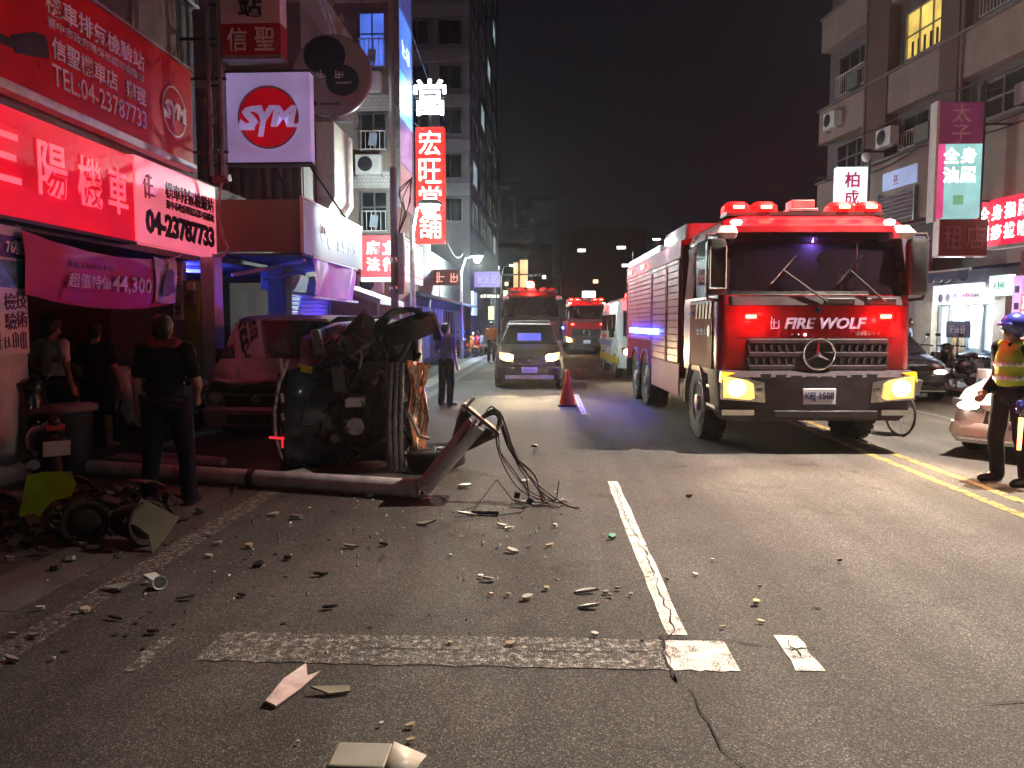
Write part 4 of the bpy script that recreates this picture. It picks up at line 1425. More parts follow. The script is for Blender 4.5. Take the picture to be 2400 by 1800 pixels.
vps = thing('vertical_sign', 'narrow lilac lit vertical panel next to the red shop signs', 'sign', (*ra(0, 0), 0), R(8.1))
MB().box(.2, .3, .85, 1.15, 1.0, 2.8).build('light_box', EM('lilac_lit', (.75, .42, 1), .38), vps)
for k in range(4):
    MB().box(.19, .199, .93, 1.07, 1.2 + k * .4, 1.36 + k * .4).build('mark', M('lilac_mark', (.12, .08, .25), .5), vps)
rsq = thing('signboard', 'bright red shop signboard with two rows of white characters', 'signboard', (*ra(0, 0), 0), R(8.1))
MB().box(-.45, -.2, -6, 1.72, 3.50, 4.60).build('light_box', EM('right_red_lit', (1, .012, .07), .36, base=(.5, .02, .06)), rsq)
for row, (s_, z) in enumerate((('全身指壓', 4.28), ('刮痧拔罐', 3.82))):
    for k, ch in enumerate(s_):
        text(ch, rsq, wl, .34, .36, (-.462, 1.36 - k * .42, z), FACE_ROAD_R, bold=.02)
MB().box(-.47, -.19, -6, 1.74, 3.42, 3.498).build('bottom_trim', M('sign_trim', (.55, .5, .5), .5, .2, dirt=.3), rsq)
rvs = thing('signboard', 'red and orange vertical shop sign at the picture edge', 'signboard', (*ra(0, 0), 0), R(8.1))
MB().box(.1, .25, .35, .75, .9, 2.35).build('red_panel', EM('red_panel_lit', (1, .02, .04), .4), rvs)
MB().box(.1, .25, -1.5, .34, .9, 2.35).build('orange_panel', EM('orange_panel_lit', (1, .14, .03), .42), rvs)
for k, ch in enumerate('足體養生'):
    text(ch, rvs, wl, .28, .28, (.09, .55, 2.15 - k * .34), FACE_ROAD_R, bold=.03)
text('大', rvs, EM('yellow_letter', (1, .7, .1), .8), .5, .4, (.09, .0, 2.1), FACE_ROAD_R, bold=.02)
shut = thing('roller_shutter', 'brown ribbed shutter above the red vertical sign', 'shutter', (*ra(0, 0), 0), R(8.1))
for k in range(12):
    MB().box(.3, .36, .9 - k * .2, 1.08 - k * .2, 2.5, 3.4).build('slat', M('shutter_brown', (.16, .09, .08), .6, var=.2), shut, bevel=.02)
bsg = thing('shop_sign', 'small dark blue notice sign standing above the parked dark car', 'sign', (*ra(-.9, 1.5), 0.12), R(8.1))
MB().cyl((0, 0, 0), (0, 0, 1.2), .025, n=8).build('post', steel, bsg)
MB().box(-.02, .02, -.42, .42, 1.2, 1.6).build('plate', M('dark_blue_plate', (.03, .05, .2), .4), bsg)
strokes(bsg, sign_white_letter, .6, .22, (-.02, 0, 1.4), FACE_ROAD_R, 3, 40)

# projecting signs of the right-hand row
tz = thing('vertical_sign', 'tall vertical sign, purple above and glowing mint below', 'sign', (9.77, 19.0, 4.18))
MB().box(-.51, .51, 0, .28, 1.72, 2.68).build('upper_panel', EM('plum_panel', (.6, .08, .28), .05, base=(.12, .02, .06)), tz)
MB().box(-.51, -.34, 0, .28, 0, 1.718).build('pink_strip', EM('pink_strip_lit', (1, .10, .35), .26, base=(.3, .05, .12)), tz)
MB().box(-.338, .51, 0, .28, 0, 1.718).build('mint_panel', EM('mint_lit', (.42, .90, .88), .26, base=(.12, .2, .2)), tz)
MB().box(-.58, -.515, -.03, .3, -.1, 2.72).build('edge_tube', white_paint, tz)
for ch, z in (('太', 2.42), ('子', 1.95)):
    text(ch, tz, M('pale_letter', (.8, .7, .8), .5), .42, .4, (0, -.012, z))
for ch, x, z in (('全', -.2, 1.45), ('身', .2, 1.45), ('油', -.2, 1.0), ('壓', .2, 1.0)):
    text(ch, tz, wl, .36, .36, (x, -.012, z), bold=.02)
MB().box(-.12, .12, -.012, -.003, .30, .52).build('leaf_picture', EM('leaf_green', (.25, .7, .4), .2, base=(.1, .2, .1)), tz)
MB().cyl((.6, .15, -.2), (.6, .15, 3.2), .04, n=8).cyl((.55, .15, .4), (1.4, .15, .4), .025, n=6).cyl((.55, .15, 2.2), (1.4, .15, 2.2), .025, n=6).build('support', dark_steel, tz)
bf = thing('square_sign', 'unlit dark red sign box with two outlined characters under the tall sign', 'sign', (9.83, 18.8, 3.27))
MB().box(-.56, .56, 0, .25, 0, .84).build('light_box', M('unlit_red', (.10, .012, .02), .5, var=.12), bf, bevel=.012)
MB().box(-.58, -.562, -.02, .26, -.02, .87).box(-.58, .58, -.02, .26, -.03, -.002).build('frame', M('frame_pinkish', (.6, .45, .5), .4, .2), bf)
text('租', bf, M('worn_letter', (.20, .07, .09), .5), .44, .56, (-.25, -.012, .42))
text('店', bf, M('worn_letter', (.20, .07, .09), .5), .44, .56, (.27, -.012, .42))
bc = thing('light_box_sign', 'white lit sign box with two magenta characters above the fire engine', 'sign', (9.2, 24.0, 4.75))
MB().box(-.46, .46, 0, .25, 0, 1.62).build('light_box', EM('cool_white_lit', (.72, 1, .97), .55), bc, bevel=.012)
for ch, z in (('柏', 1.24), ('成', .70)):
    text(ch, bc, EM('magenta_letter', (.55, .02, .12), .25, base=(.4, .02, .1)), .44, .46, (0, -.012, z), bold=.02)
MB().cyl((.55, .12, -.2), (.55, .12, 1.9), .035, n=8).cyl((.46, .12, .4), (1.3, .12, .4), .025, n=6).build('support', dark_steel, bc)
cctv = thing('security_camera', 'white dome security camera bracketed above the white sign', 'camera', (9.6, 24.0, 6.55))
MB().ball((0, 0, .12), (.14, .14, .16)).build('dome', white_paint, cctv)
MB().box(-.12, .12, -.12, .12, .22, .32).cyl((0, 0, .27), (.9, .1, .27), .03, n=6).build('bracket', black_plastic, cctv)

# pipes and drooping cables on the right-hand front
for k, yy in enumerate((7.62, 3.05, -.6)):
    MB().cyl((-.02, yy, 4.7), (-.02, yy, 22), .05, n=8).build('drain_pipe', M('pipe_brown', (.2, .16, .15), .6, dirt=.3), rb)
rcb = thing('cable_bundle', 'black cables drooping along the front of the brown building', 'cable', (*ra(0, 0), 0), R(8.1))
for k, (z, sg) in enumerate(((6.75, .25), (6.7, .4), (4.45, .18), (7.9, .3))):
    MB().tube(sagwire((-.1 - .02 * k, 10.4, z + .1), (-.1, 4.2, z), sg) + sagwire((-.1, 4.2, z), (-.12, -2, z + .05), sg)[1:], .018, 5).build('cable', black_plastic, rcb)
# ================================================================== vehicles
fire_red = M('fire_engine_red', (0.30, 0.006, 0.014), 0.34, 0.0, var=.12, scale=2, coat=.12, spec=.3, dirt=.2)
fire_shaded_red = M('fire_engine_shaded_red', (0.22, 0.010, 0.016), 0.6, 0.0, var=.15, scale=2, spec=.2, dirt=.25, ior=1.12)  # darker copy of the engine red; shade of the side put into the colour
locker_alu = M('locker_red_tint', (0.36, 0.05, 0.09), 0.45, 0.0, var=.2, scale=3, spec=.3, dirt=.12, ior=1.2)  # shutter colour reddened to stand in for red light on the side
bumper_grey = M('bumper_grey', (0.07, 0.06, 0.072), 0.6, var=.25, scale=6, spec=.15, dirt=.35, ior=1.3)
lens_warm = EM('headlamp_warm', (1.0, 0.80, 0.42), 26)
lens_red = EM('beacon_red', (1.0, 0.0012, 0.0012), 6, base=(.4, .004, .004))
lens_red_core = EM('beacon_core', (1.0, 0.10, 0.05), 14, base=(.4, .05, .02))
lens_amber = EM('indicator_amber', (1.0, 0.30, 0.01), 1.3, base=(.4, .15, .01))
lens_white = EM('marker_white', (1.0, 0.9, 0.85), 9)
lens_blue = EM('strobe_blue', (0.01, 0.06, 1.0), 85, base=(.02, .05, .4))
reflector = M('reflector_silver', (.8, .78, .72), .18, 1.0, var=.1)
plate_white = M('plate_white', (.62, .64, .72), .4, var=.05)
plate_ink = M('plate_ink', (.02, .03, .12), .4)


def wheel(parent, c, r, w, side, rim=None, nspoke=10, truck=False, name='wheel'):
    """tyre with rounded shoulders and tread blocks; rim as a sub-part; axle along local x"""
    x = c[0]
    ri = r * (.58 if truck else .66)
    pr = [(ri, -w / 2 * .8), (r * .86, -w / 2), (r * .96, -w / 2 * .9), (r, -w / 2 * .62), (r * .985, -w / 2 * .3), (r * .985, -w / 2 * .24), (r, -w / 2 * .2), (r, w / 2 * .2),
          (r * .985, w / 2 * .24), (r * .985, w / 2 * .3), (r, w / 2 * .62), (r * .96, w / 2 * .9), (r * .86, w / 2), (ri, w / 2 * .8)]
    mb = MB().lathe(pr, c, 'x', 36)
    if truck:
        for k in range(30):
            a = 2 * PI * k / 30
            for s in (-1, 1):
                mb.obox((x + s * w * .33, c[1] + math.cos(a) * r * .985, c[2] + math.sin(a) * r * .985), (w * .28, r * .13, r * .06), (a + PI / 2, 0, 0))
    o = mb.build(name, rubber, parent)
    rb_ = MB()
    s = side
    if truck:
        rb_.lathe([(ri, s * w * .40), (ri * .96, s * w * .44), (ri * .86, s * w * .30), (ri * .62, s * w * .22), (ri * .5, s * w * .30), (ri * .34, s * w * .50), (.01, s * w * .52)], c, 'x', 24)
        for k in range(10):
            a = 2 * PI * k / 10
            rb_.cyl((x + s * w * .26, c[1] + math.cos(a) * ri * .58, c[2] + math.sin(a) * ri * .58), (x + s * w * .36, c[1] + math.cos(a) * ri * .58, c[2] + math.sin(a) * ri * .58), r * .035, n=6)
    else:
        rb_.lathe([(ri, s * w * .38), (ri * .95, s * w * .44), (ri * .9, s * w * .36), (ri * .88, s * w * .1)], c, 'x', 28)
        for k in range(nspoke // 2):
            a = 2 * PI * k / (nspoke // 2)
            rb_.tube([(x + s * w * .36, c[1] + math.cos(a) * ri * .15, c[2] + math.sin(a) * ri * .15), (x + s * w * .36, c[1] + math.cos(a) * ri * .92, c[2] + math.sin(a) * ri * .92)], [ri * .13, ri * .09], 6)
        rb_.lathe([(ri * .26, s * w * .30), (ri * .24, s * w * .42), (.01, s * w * .44)], c, 'x', 16)
    rb_.build('rim', rim or M('rim_alloy', (.45, .45, .47), .35, .8, var=.15, dirt=.3), o)
    return o


def arc_fender(parent, c, r, w, a0, a1, mat, name='mudguard', n=14, t=.03):
    rings = []
    for k in range(n + 1):
        a = R(a0 + (a1 - a0) * k / n)
        u, v = math.cos(a), math.sin(a)
        rings.append([(c[0] - w / 2, c[1] + u * r, c[2] + v * r), (c[0] + w / 2, c[1] + u * r, c[2] + v * r), (c[0] + w / 2, c[1] + u * (r + t), c[2] + v * (r + t)), (c[0] - w / 2, c[1] + u * (r + t), c[2] + v * (r + t))])
    return MB().loft(rings).build(name, mat, parent)


def fire_engine(label, loc, rotz, hero=True, head=(True, True), beacon=True, scale=1.0, length=8.6, power=1.0, dim=False):
    lens_red = globals()['lens_red'] if not dim else M('red_plastic', (.4, .02, .02), .3)
    lens_red_core = globals()['lens_red_core'] if not dim else M('red_plastic', (.4, .02, .02), .3)
    lens_white = globals()['lens_white'] if not dim else reflector
    t = thing('fire_engine', label, 'fire engine', loc, rotz)
    t.scale = (scale,) * 3
    # chassis
    MB().box(-.45, .45, .3, length - .2, .55, .85).build('chassis', dark_steel, t)
    # cab shell
    cab = MB().rstack([(.98, -1.21, 1.21, .03, 2.2, .10), (1.10, -1.225, 1.225, .0, 2.2, .12), (1.90, -1.23, 1.23, .01, 2.2, .13), (2.02, -1.22, 1.22, .05, 2.2, .13)], 5)
    fire_red = globals()['fire_red'] if not dim else M('backlit_engine_red', (.07, .008, .01), .45, var=.2, dirt=.3)  # darker copy of the engine red; backlit shade put into the colour
    cab.build('cab', fire_red, t, angle=30)
    MB().rstack([(2.82, -1.155, 1.155, .195, 2.2, .14), (2.86, -1.15, 1.15, .20, 2.2, .14), (2.98, -1.12, 1.12, .28, 2.2, .18), (3.06, -1.0, 1.0, .42, 2.15, .2)], 5).build('cab_roof', fire_red, t, angle=30)
    MB().rstack([(2.022, -1.215, 1.215, 1.5, 2.19, .08), (2.818, -1.15, 1.15, 1.5, 2.19, .08)], 3).build('cab_rear', fire_shaded_red, t)
    for s in (-1, 1):
        MB().tube([(s * 1.145, .13, 2.0), (s * 1.085, .27, 2.84)], .075, 10).build('windscreen_pillar', M('black_pillar', (.02, .012, .018), .3), t)
    # what shows through the windscreen: seats, wheel, dash
    MB().rstack([(2.02, -1.08, 1.08, .16, .42, .05), (2.10, -1.05, 1.05, .22, .42, .05)], 3).build('dashboard', black_plastic, t)
    MB().box(-1.05, 1.05, 1.46, 1.495, 2.03, 2.8).build('cab_back_panel', M('cab_liner', (.30, .28, .34), .8, var=.15), t)
    for x in (-.55, .55):
        sdf_obj('seat', [('e', (x, 1.15, 2.12), (.24, .13, .34), 0), ('e', (x, 1.12, 2.56), (.14, .08, .12), 0)], [M('seat_dark', (.02, .02, .024), .8)], t, .035, .05)
    MB().tube([(.55 + .21 * math.cos(2 * PI * k / 24), .48 + .08 * math.sin(2 * PI * k / 24), 2.16 + .17 * math.sin(2 * PI * k / 24)) for k in range(25)], .016, 6, False).build('steering_wheel', black_plastic, t)
    if hero:
        lamp('cab_fill_light', t, (.45, 1.38, 2.80), 1.2, (.28, .16, 1), .01)  # unseen fill light added for the violet tone behind the windscreen
    # windscreen, gently bowed, with black border
    def front_y(z):
        return .05 + (z - 2.02) * (.15 / .82)
    for nm, x1, z0, z1, dy, mt in (('windscreen', 1.12, 2.03, 2.815, -.028, GLASS('windscreen_glass', (.02, .012, .02), .03, .45)),):
        rings = []
        for z in (z0, (z0 + z1) / 2, z1):
            xr = x1 * (1 - (z - 2.02) * .05)
            row = []
            for k in range(11):
                q = -1 + k / 5
                bow = .05 * abs(q) ** 7
                row.append((xr * q, front_y(z) + dy + bow, z))
            back = [(p[0], p[1] + .02, p[2]) for p in row][::-1]
            rings.append(row + back)
        MB().loft(rings).build(nm, mt, t, angle=50)
    # cowl with vents and wipers
    MB().rstack([(1.89, -1.1, 1.1, -.02, .2, .05), (2.0, -1.1, 1.1, .012, .2, .05)], 3).build('cowl', bumper_grey, t)
    for x0 in (.1, .62):
        MB().box(x0, x0 + .38, -.028, .0, 1.91, 1.975).build('cowl_vent', black_plastic, t, bevel=.01)
    for x0, x1 in ((.12, -.42), (.85, .42)):
        MB().tube([(x0, -.04, 1.93), (x1, .02, 2.33)], .014, 6).build('wiper_arm', black_plastic, t)
        MB().tube([(x1 - .16, .02, 2.16), (x1 + .16, .05, 2.52)], .012, 5).build('wiper_blade', chrome if hero else black_plastic, t)
    # visor over the windscreen
    MB().rstack([(2.82, -1.17, 1.17, .10, .5, .1), (2.90, -1.17, 1.17, .12, .5, .12), (2.99, -1.12, 1.12, .24, .5, .14)], 4).build('visor', fire_red, t)
    # bumper
    bp_ = MB().rstack([(.42, -1.12, 1.12, -.04, .55, .10), (.52, -1.2, 1.2, -.12, .55, .14), (.98, -1.245, 1.245, -.14, .6, .16), (1.06, -1.24, 1.24, -.10, .6, .15)], 5)
    bp_.build('bumper', bumper_grey, t, angle=28)
    MB().box(-.55, .75, -.165, -.13, .47, .56).build('lower_valance', black_plastic, t, bevel=.01)
    # grille: backing, two bars, cells and lower row of slots
    MB().box(-.88, .90, -.045, .0, 1.065, 1.46).build('grille', M('grille_dark', (.035, .03, .04), .5), t, bevel=.015)
    for z in (1.10, 1.265, 1.43):
        MB().box(-.87, .89, -.085, -.0455, z - .035, z + .035).build('grille_bar', bumper_grey, t, bevel=.015)
    for z in (1.185, 1.348):
        for k in range(7):
            for sgn in (-1, 1):
                xc = .01 + sgn * (.30 + k * .095)
                if abs(xc) < .9:
                    MB().obox((xc, -.065, z), (.032, .035, .09), (0, R(12 * sgn), 0)).build('grille_rib', bumper_grey, t)
    for k in range(8):
        xc = -.66 + k * .19
        MB().prism([(xc - .07, .99 + abs(xc) * .05), (xc + .07, .99 + abs(xc) * .05), (xc + .05, .925 + abs(xc) * .05), (xc - .05, .925 + abs(xc) * .05)], 'y', -.155, -.142).build('bumper_slot', black_plastic, t)
    # emblem
    ring = MB()
    rr = []
    for k in range(40):
        a = 2 * PI * k / 40
        rr.append((.01 + .195 * math.cos(a), -.105, 1.275 + .195 * math.sin(a)))
    rr.append(rr[0])
    em = MB().tube(rr, .016, 8, False).build('emblem', chrome, t)
    for k in range(3):
        a = R(90 + 120 * k)
        px, pz = math.cos(a), math.sin(a)
        nx, nz = -pz, px
        MB().add([(.01 + nx * .03, -.10, 1.275 + nz * .03), (.01 - nx * .03, -.10, 1.275 - nz * .03), (.01 + px * .19, -.10, 1.275 + pz * .19), (.01, -.125, 1.275)],
                 [(0, 2, 3), (2, 1, 3), (1, 0, 3), (0, 1, 2)]).build('emblem_star', chrome, em, smooth=False)
    if hero:
        text('FIRE WOLF', t, M('lilac_letter', (.62, .52, .80), .4), 1.04, .145, (.12, -.008, 1.66), bold=.028, shear=.25, depth=.012)
        strokes(t, M('lilac_letter', (.62, .52, .80), .4), .16, .2, (-.52, .002, 1.66), n=1, seed=14, depth=.01)
        strokes(t, M('pale_script', (.7, .5, .5), .4), .32, .06, (.66, .003, 1.535), n=6, seed=15, depth=.008)
        MB().lathe([(.045, .0), (.045, -.012), (.03, -.012), (.03, 0)], (.02, .0, 1.83), 'y', 20).build('badge', chrome, t)
        for k in range(3):
            MB().ball((-.30 + k * .085, -.004, 1.515), .014, 8, 6).build('marker_bead', lens_white if k == 2 else chrome, t)
    # plate
    MB().box(-.19, .22, -.165, -.143, .64, .84).build('number_plate', plate_white, t, bevel=.006)
    if hero:
        text('KEJ-1508', t, plate_ink, .36, .12, (.015, -.17, .735), bold=.02, depth=.006)
    # headlights
    for sgn, on in ((-1, head[0]), (1, head[1])):
        xo, xi = (1.215, .66)
        pl = [(sgn * xo, .70), (sgn * xo, 1.03), (sgn * (xi + .02), .92), (sgn * xi, .66)]
        h = MB().prism(pl if sgn < 0 else pl[::-1], 'y', -.155, -.10).build('headlight', reflector, t)
        cx_ = sgn * .96
        MB().prism([(sgn * 1.19, .725), (sgn * 1.195, 1.0), (sgn * .90, .945), (sgn * .82, .90), (sgn * .80, .72), (sgn * .86, .695)], 'y', -.172, -.156).build('headlight_lens', EM('headlamp_ring', (1.0, .50, .11), .6, base=(.5, .4, .2)) if on else reflector, h)
        if on:
            MB().prism([(sgn * 1.03 + .11 * math.cos(2 * PI * k / 18), .845 + .10 * math.sin(2 * PI * k / 18)) for k in range(18)], 'y', -.178, -.1725).build('headlight_core', lens_warm, h)
        MB().lathe([(.05, -.156), (.05, -.166), (.01, -.168)], (sgn * .74, 0, .80), 'y', 14).build('lens_ring', chrome, h)
        MB().prism([(sgn * 1.05, 1.035), (sgn * 1.22, 1.05), (sgn * 1.235, .92), (sgn * 1.18, .99)], 'y', -.16, -.09).build('indicator', lens_amber if on else M('amber_plastic', (.5, .2, .02), .3), h)
        if on:
            lamp('headlight_beam', h, (cx_, -.24, .845), 75 * power, (1.0, .80, .50), .07, 'SPOT', (R(-86), 0, R(-5 * sgn)), R(105), 1.0)
        MB().box(sgn * 1.2, sgn * .8, -.155, -.13, .50, .57).build('fog_lamp', reflector, t)
    # red front flashers
    for x in (-.83, .87):
        f = MB().rstack([(1.70, x - .10, x + .10, -.03, .02, .02), (1.79, x - .10, x + .10, -.03, .02, .02)], 2).build('flasher', lens_red if beacon else M('red_plastic', (.4, .02, .02), .3), t)
        if beacon:
            MB().box(x - .065, x + .065, -.036, -.031, 1.725, 1.765).build('flasher_core', lens_red_core, f)
            if hero:
             lamp('flasher_light', f, (x, -.2, 1.745), 5 * power, (1, .03, .03), .02)
    # roof light bar
    MB().box(-1.05, 1.0, .42, .72, 3.07, 3.12).build('beacon_base', black_plastic, t)
    for x0, x1 in ((-1.06, -.72), (-.70, -.36), (.32, .66), (.68, 1.0)):
        o = MB().rstack([(3.125, x0, x1, .42, .74, .08), (3.20, x0, x1, .42, .74, .1), (3.255, x0 + .06, x1 - .06, .48, .68, .06)], 3).build('beacon', lens_red if beacon else M('red_plastic', (.4, .02, .02), .3), t)
        if beacon:
            MB().box((x0 + x1) / 2 - .07, (x0 + x1) / 2 + .07, .405, .418, 3.16, 3.20).build('beacon_core', lens_red_core, o)
    MB().box(-.22, .16, .45, .75, 3.125, 3.17).box(-.18, .12, .47, .72, 3.171, 3.28).build('siren', grey_plastic, t, bevel=.01)
    if dim:      # one rotating lamp caught at full glare
        MB().lathe([(.14, 3.26), (.17, 3.34), (.15, 3.48), (.04, 3.52)], (-.1, .4, 0), 'z', 16).build('rotating_beacon', EM('rotating_glare', (1, .02, .015), 90, base=(.4, .02, .02)), t)
    for z_, x_ in ((1.885, 1.16), (1.475, .98)):
        MB().box(-x_, x_, -.004, .02, z_ - .004, z_ + .004).build('panel_gap', black_plastic, t)
    if beacon and not dim:
        lamp('beacon_light', t, (-.75, .25 if hero else -.1, 3.55), 95 * power, (1, .018, .03), .03)
        if hero:
         lamp('beacon_light', t, (.7, .25, 3.55), 60 * power, (1, .018, .03), .03)
    for x in (-.98, .98):
        MB().ball((x, .20, 2.955), (.075, .05, .035), 10, 6).build('marker_lamp', lens_white if beacon else reflector, t)
    # cab sides
    for s in (-1, 1):
        MB().prism([(.26, 2.02), (1.5, 2.02), (1.5, 2.82), (.40, 2.82)], 'x', s * 1.15, s * 1.185).build('side_window', dark_glass, t)
        MB().box(s * 1.228, s * 1.242, .28, 1.62, 1.06, 1.98).build('door', fire_shaded_red, t, bevel=.02)
        MB().box(s * 1.243, s * 1.27, 1.36, 1.52, 1.78, 1.83).build('door_handle', chrome, t)
        arc_fender(t, (s * 1.06, 1.32, .52), .60, .36, -5, 185, M('fender_white', (.45, .45, .50), .5, spec=.2, dirt=.3))
        for z in (.55, .80):
            MB().box(s * 1.22, s * .95, .15, .62, z, z + .04).build('step', steel, t)
        # mirrors on arms
        MB().tube([(s * 1.15, .20, 2.80), (s * 1.38, .05, 2.78), (s * 1.40, .03, 2.70)], .022, 8).tube([(s * 1.18, .15, 1.95), (s * 1.36, .05, 1.97), (s * 1.38, .03, 2.05)], .022, 8).build('mirror_arm', black_plastic, t)
        m_ = MB().rstack([(2.02, s * 1.27 - .11, s * 1.27 + .11, -.02, .12, .05), (2.06, s * 1.27 - .125, s * 1.27 + .125, -.04, .13, .05), (2.66, s * 1.27 - .125, s * 1.27 + .125, -.04, .13, .05), (2.72, s * 1.27 - .11, s * 1.27 + .11, -.02, .12, .05)], 3).build('mirror', black_plastic if s < 0 else black_plastic, t)
        if s < 0:
            pts = [(s * 1.27 - .10, -.052, 2.10), (s * 1.27 + .10, -.052, 2.10), (s * 1.27 + .10, -.052, 2.62), (s * 1.27 - .10, -.052, 2.62), (s * 1.27 - .10, -.052, 2.10)]
            MB().tube(pts, .016, 6).build('mirror_trim', chrome, m_)
        MB().rstack([(2.74, s * 1.12 - .13, s * 1.12 + .10, .0, .55, .05), (2.80, s * 1.12 - .14, s * 1.12 + .12, -.02, .6, .06), (2.90, s * 1.10 - .10, s * 1.10 + .1, .1, .6, .05)], 3).build('corner_deflector', white_paint, t)
    # hazard stripes, emblem and lettering on the visible cab door
    for k in range(5):
        y0 = .36 + k * .19
        MB().prism([(y0, 1.72), (y0 + .10, 1.72), (y0 + .05, 1.93), (y0 - .05, 1.93)], 'x', -1.250, -1.2435).build('hazard_stripe', M('hazard_yellow', (.55, .36, .03), .4), t)
    if hero:
        strokes(t, M('door_letter', (.55, .5, .7), .4), .6, .13, (-1.243, .85, 1.56), FACE_ROAD_R, 3, 18, .008)
        MB().lathe([(.075, -1.243), (.075, -1.25), (.01, -1.25)], (0, .45, 1.56), 'x', 16).build('door_crest', M('crest_white', (.6, .6, .65), .4), t)
        MB().box(-1.252, -1.2435, .3, 1.6, 1.93, 1.96).build('door_strip', black_plastic, t)
    MB().box(-1.12, 1.12, 2.18, 2.44, .86, 2.9).build('gap_light_block', black_plastic, t)  # box added to stop light passing between cab and body
    # wheels
    for s in (-1, 1):
        wheel(t, (s * 1.03, 1.32, .52), .52, .34, s, truck=True)
        for yy in (length - 2.75, length - 1.4):
            wheel(t, (s * 1.0, yy, .52), .52, .42, s, truck=True)
    # body: upper box, lockers with roller shutters, skirts
    L = length
    MB().box(-1.20, 1.20, 2.42, L, .86, 2.98).build('body', fire_shaded_red, t, bevel=.02)
    MB().rstack([(2.985, -1.15, 1.15, 2.44, 4.5, .1), (3.24, -1.12, 1.12, 2.5, 4.4, .12)], 4).build('front_roof_box', M('roof_box_grey', (.34, .30, .32), .6, .0, spec=.15, dirt=.3), t)
    MB().box(-1.18, -1.12, 4.5, L - .05, 2.985, 3.10).build('roof_rail', steel, t)
    MB().box(1.12, 1.18, 4.5, L - .05, 2.985, 3.10).build('roof_rail', steel, t)
    MB().cyl((-1.1, L - .1, 2.98), (-1.1, L - .1, 3.35), .015, n=6).build('aerial', steel, t)
    for s in (-1,) if hero else (-1,):
        for j, (y0, y1, z0) in enumerate(((2.52, 3.55, 1.02), (3.62, 5.05, 1.02), (5.12, L - .1, 1.32))):
            nsl = 14
            fr = MB().box(s * 1.201, s * 1.235, y0, y0 + .04, z0, 2.62).box(s * 1.201, s * 1.235, y1 - .04, y1, z0, 2.62).box(s * 1.201, s * 1.235, y0, y1, 2.621, 2.68).build('locker_frame', locker_alu, t)
            for k in range(nsl):
                h_ = (2.62 - z0) / nsl
                MB().box(s * 1.203, s * 1.220, y0 + .041, y1 - .041, z0 + k * h_ + .008, z0 + (k + 1) * h_ - .002).build('locker_slat', locker_alu, fr, bevel=.006)
        MB().box(s * 1.202, s * 1.225, 2.45, 5.0, .50, 1.0).build('skirt_panel', M('skirt_pink', (.40, .15, .22), .55, var=.2, spec=.2, dirt=.25, ior=1.15), t)  # pink of the red and blue lamplight put into the panel colour
        MB().box(s * 1.202, s * 1.222, 2.45, L, 2.70, 2.95).build('side_rail_panel', M('side_pale', (.42, .16, .24), .5, .0, spec=.2, ior=1.15), t)  # same lamplight pink put into this colour
        # light strips along the side
        if beacon:
            for k in range(6):
                MB().box(s * 1.236, s * 1.262, 4.2 + k * .62, 4.66 + k * .62, 1.46, 1.56).build('strobe', lens_blue, t, bevel=.008)
            for yy in (5.9, 7.6):
                MB().box(s * 1.223, s * 1.25, yy, yy + .5, 2.78, 2.86).build('side_flasher', EM('side_flasher_red', (1, .004, .002), 45, base=(.4, .004, .004)) if hero else lens_red, t)
            MB().box(s * 1.15, s * 1.22, 3.4, 3.8, 3.02, 3.12).build('scene_lamp', lens_white, t)
            if hero:
             lamp('scene_light', t, (s * 1.4, 3.6, 3.05), 3 * power, (.85, 1, .95), .03)
    for s in (-1, 1):
        for yy in (L - 2.75, L - 1.4):
            arc_fender(t, (s * 1.0, yy, .52), .60, .46, 0, 180, black_plastic)
    MB().box(-1.2, 1.2, L - .02, L + .06, .5, .85).build('rear_bumper', dark_steel, t)
    return t


fire_engine('large red fire engine with lit headlights standing on the centre line', (3.42, 9.95, 0), R(1.9))
fire_engine('red fire engine with one lit headlight waiting behind the ambulance', (2.2, 42.0, 0), R(0), hero=False, head=(True, False), scale=.94, length=7.6, power=.5)
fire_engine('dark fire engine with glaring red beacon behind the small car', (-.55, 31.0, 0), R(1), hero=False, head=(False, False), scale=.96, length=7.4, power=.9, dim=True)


# ---------------------------------------------------------------- cars
def car(name, label, cat, loc, rotz, st, paint, glass=None, group=None):
    """st: stations along y (front = 0): (y, z_bottom, half width, z_belt, half width belt, z_top, half width top, crown)
    returns thing; body and the glazing are separate meshes cut along the same edges"""
    t = thing(name, label, cat, loc, rotz, group)
    rings = []
    for (y, zb, ws, zk, wk, zr, wr, cr) in st:
        h = zk - zb
        half = [(-ws * .94, zb), (-ws * .99, zb + h * .18), (-ws, zb + h * .5), (-wk * 1.005, zb + h * .82), (-wk, zk), (-wr, zr), (-wr * .62, zr + cr * .75), (0, zr + cr)]
        full = half + [(-x, z) for x, z in half[:-1]][::-1]
        rings.append([(x, y, z) for x, z in full])
    return t, rings


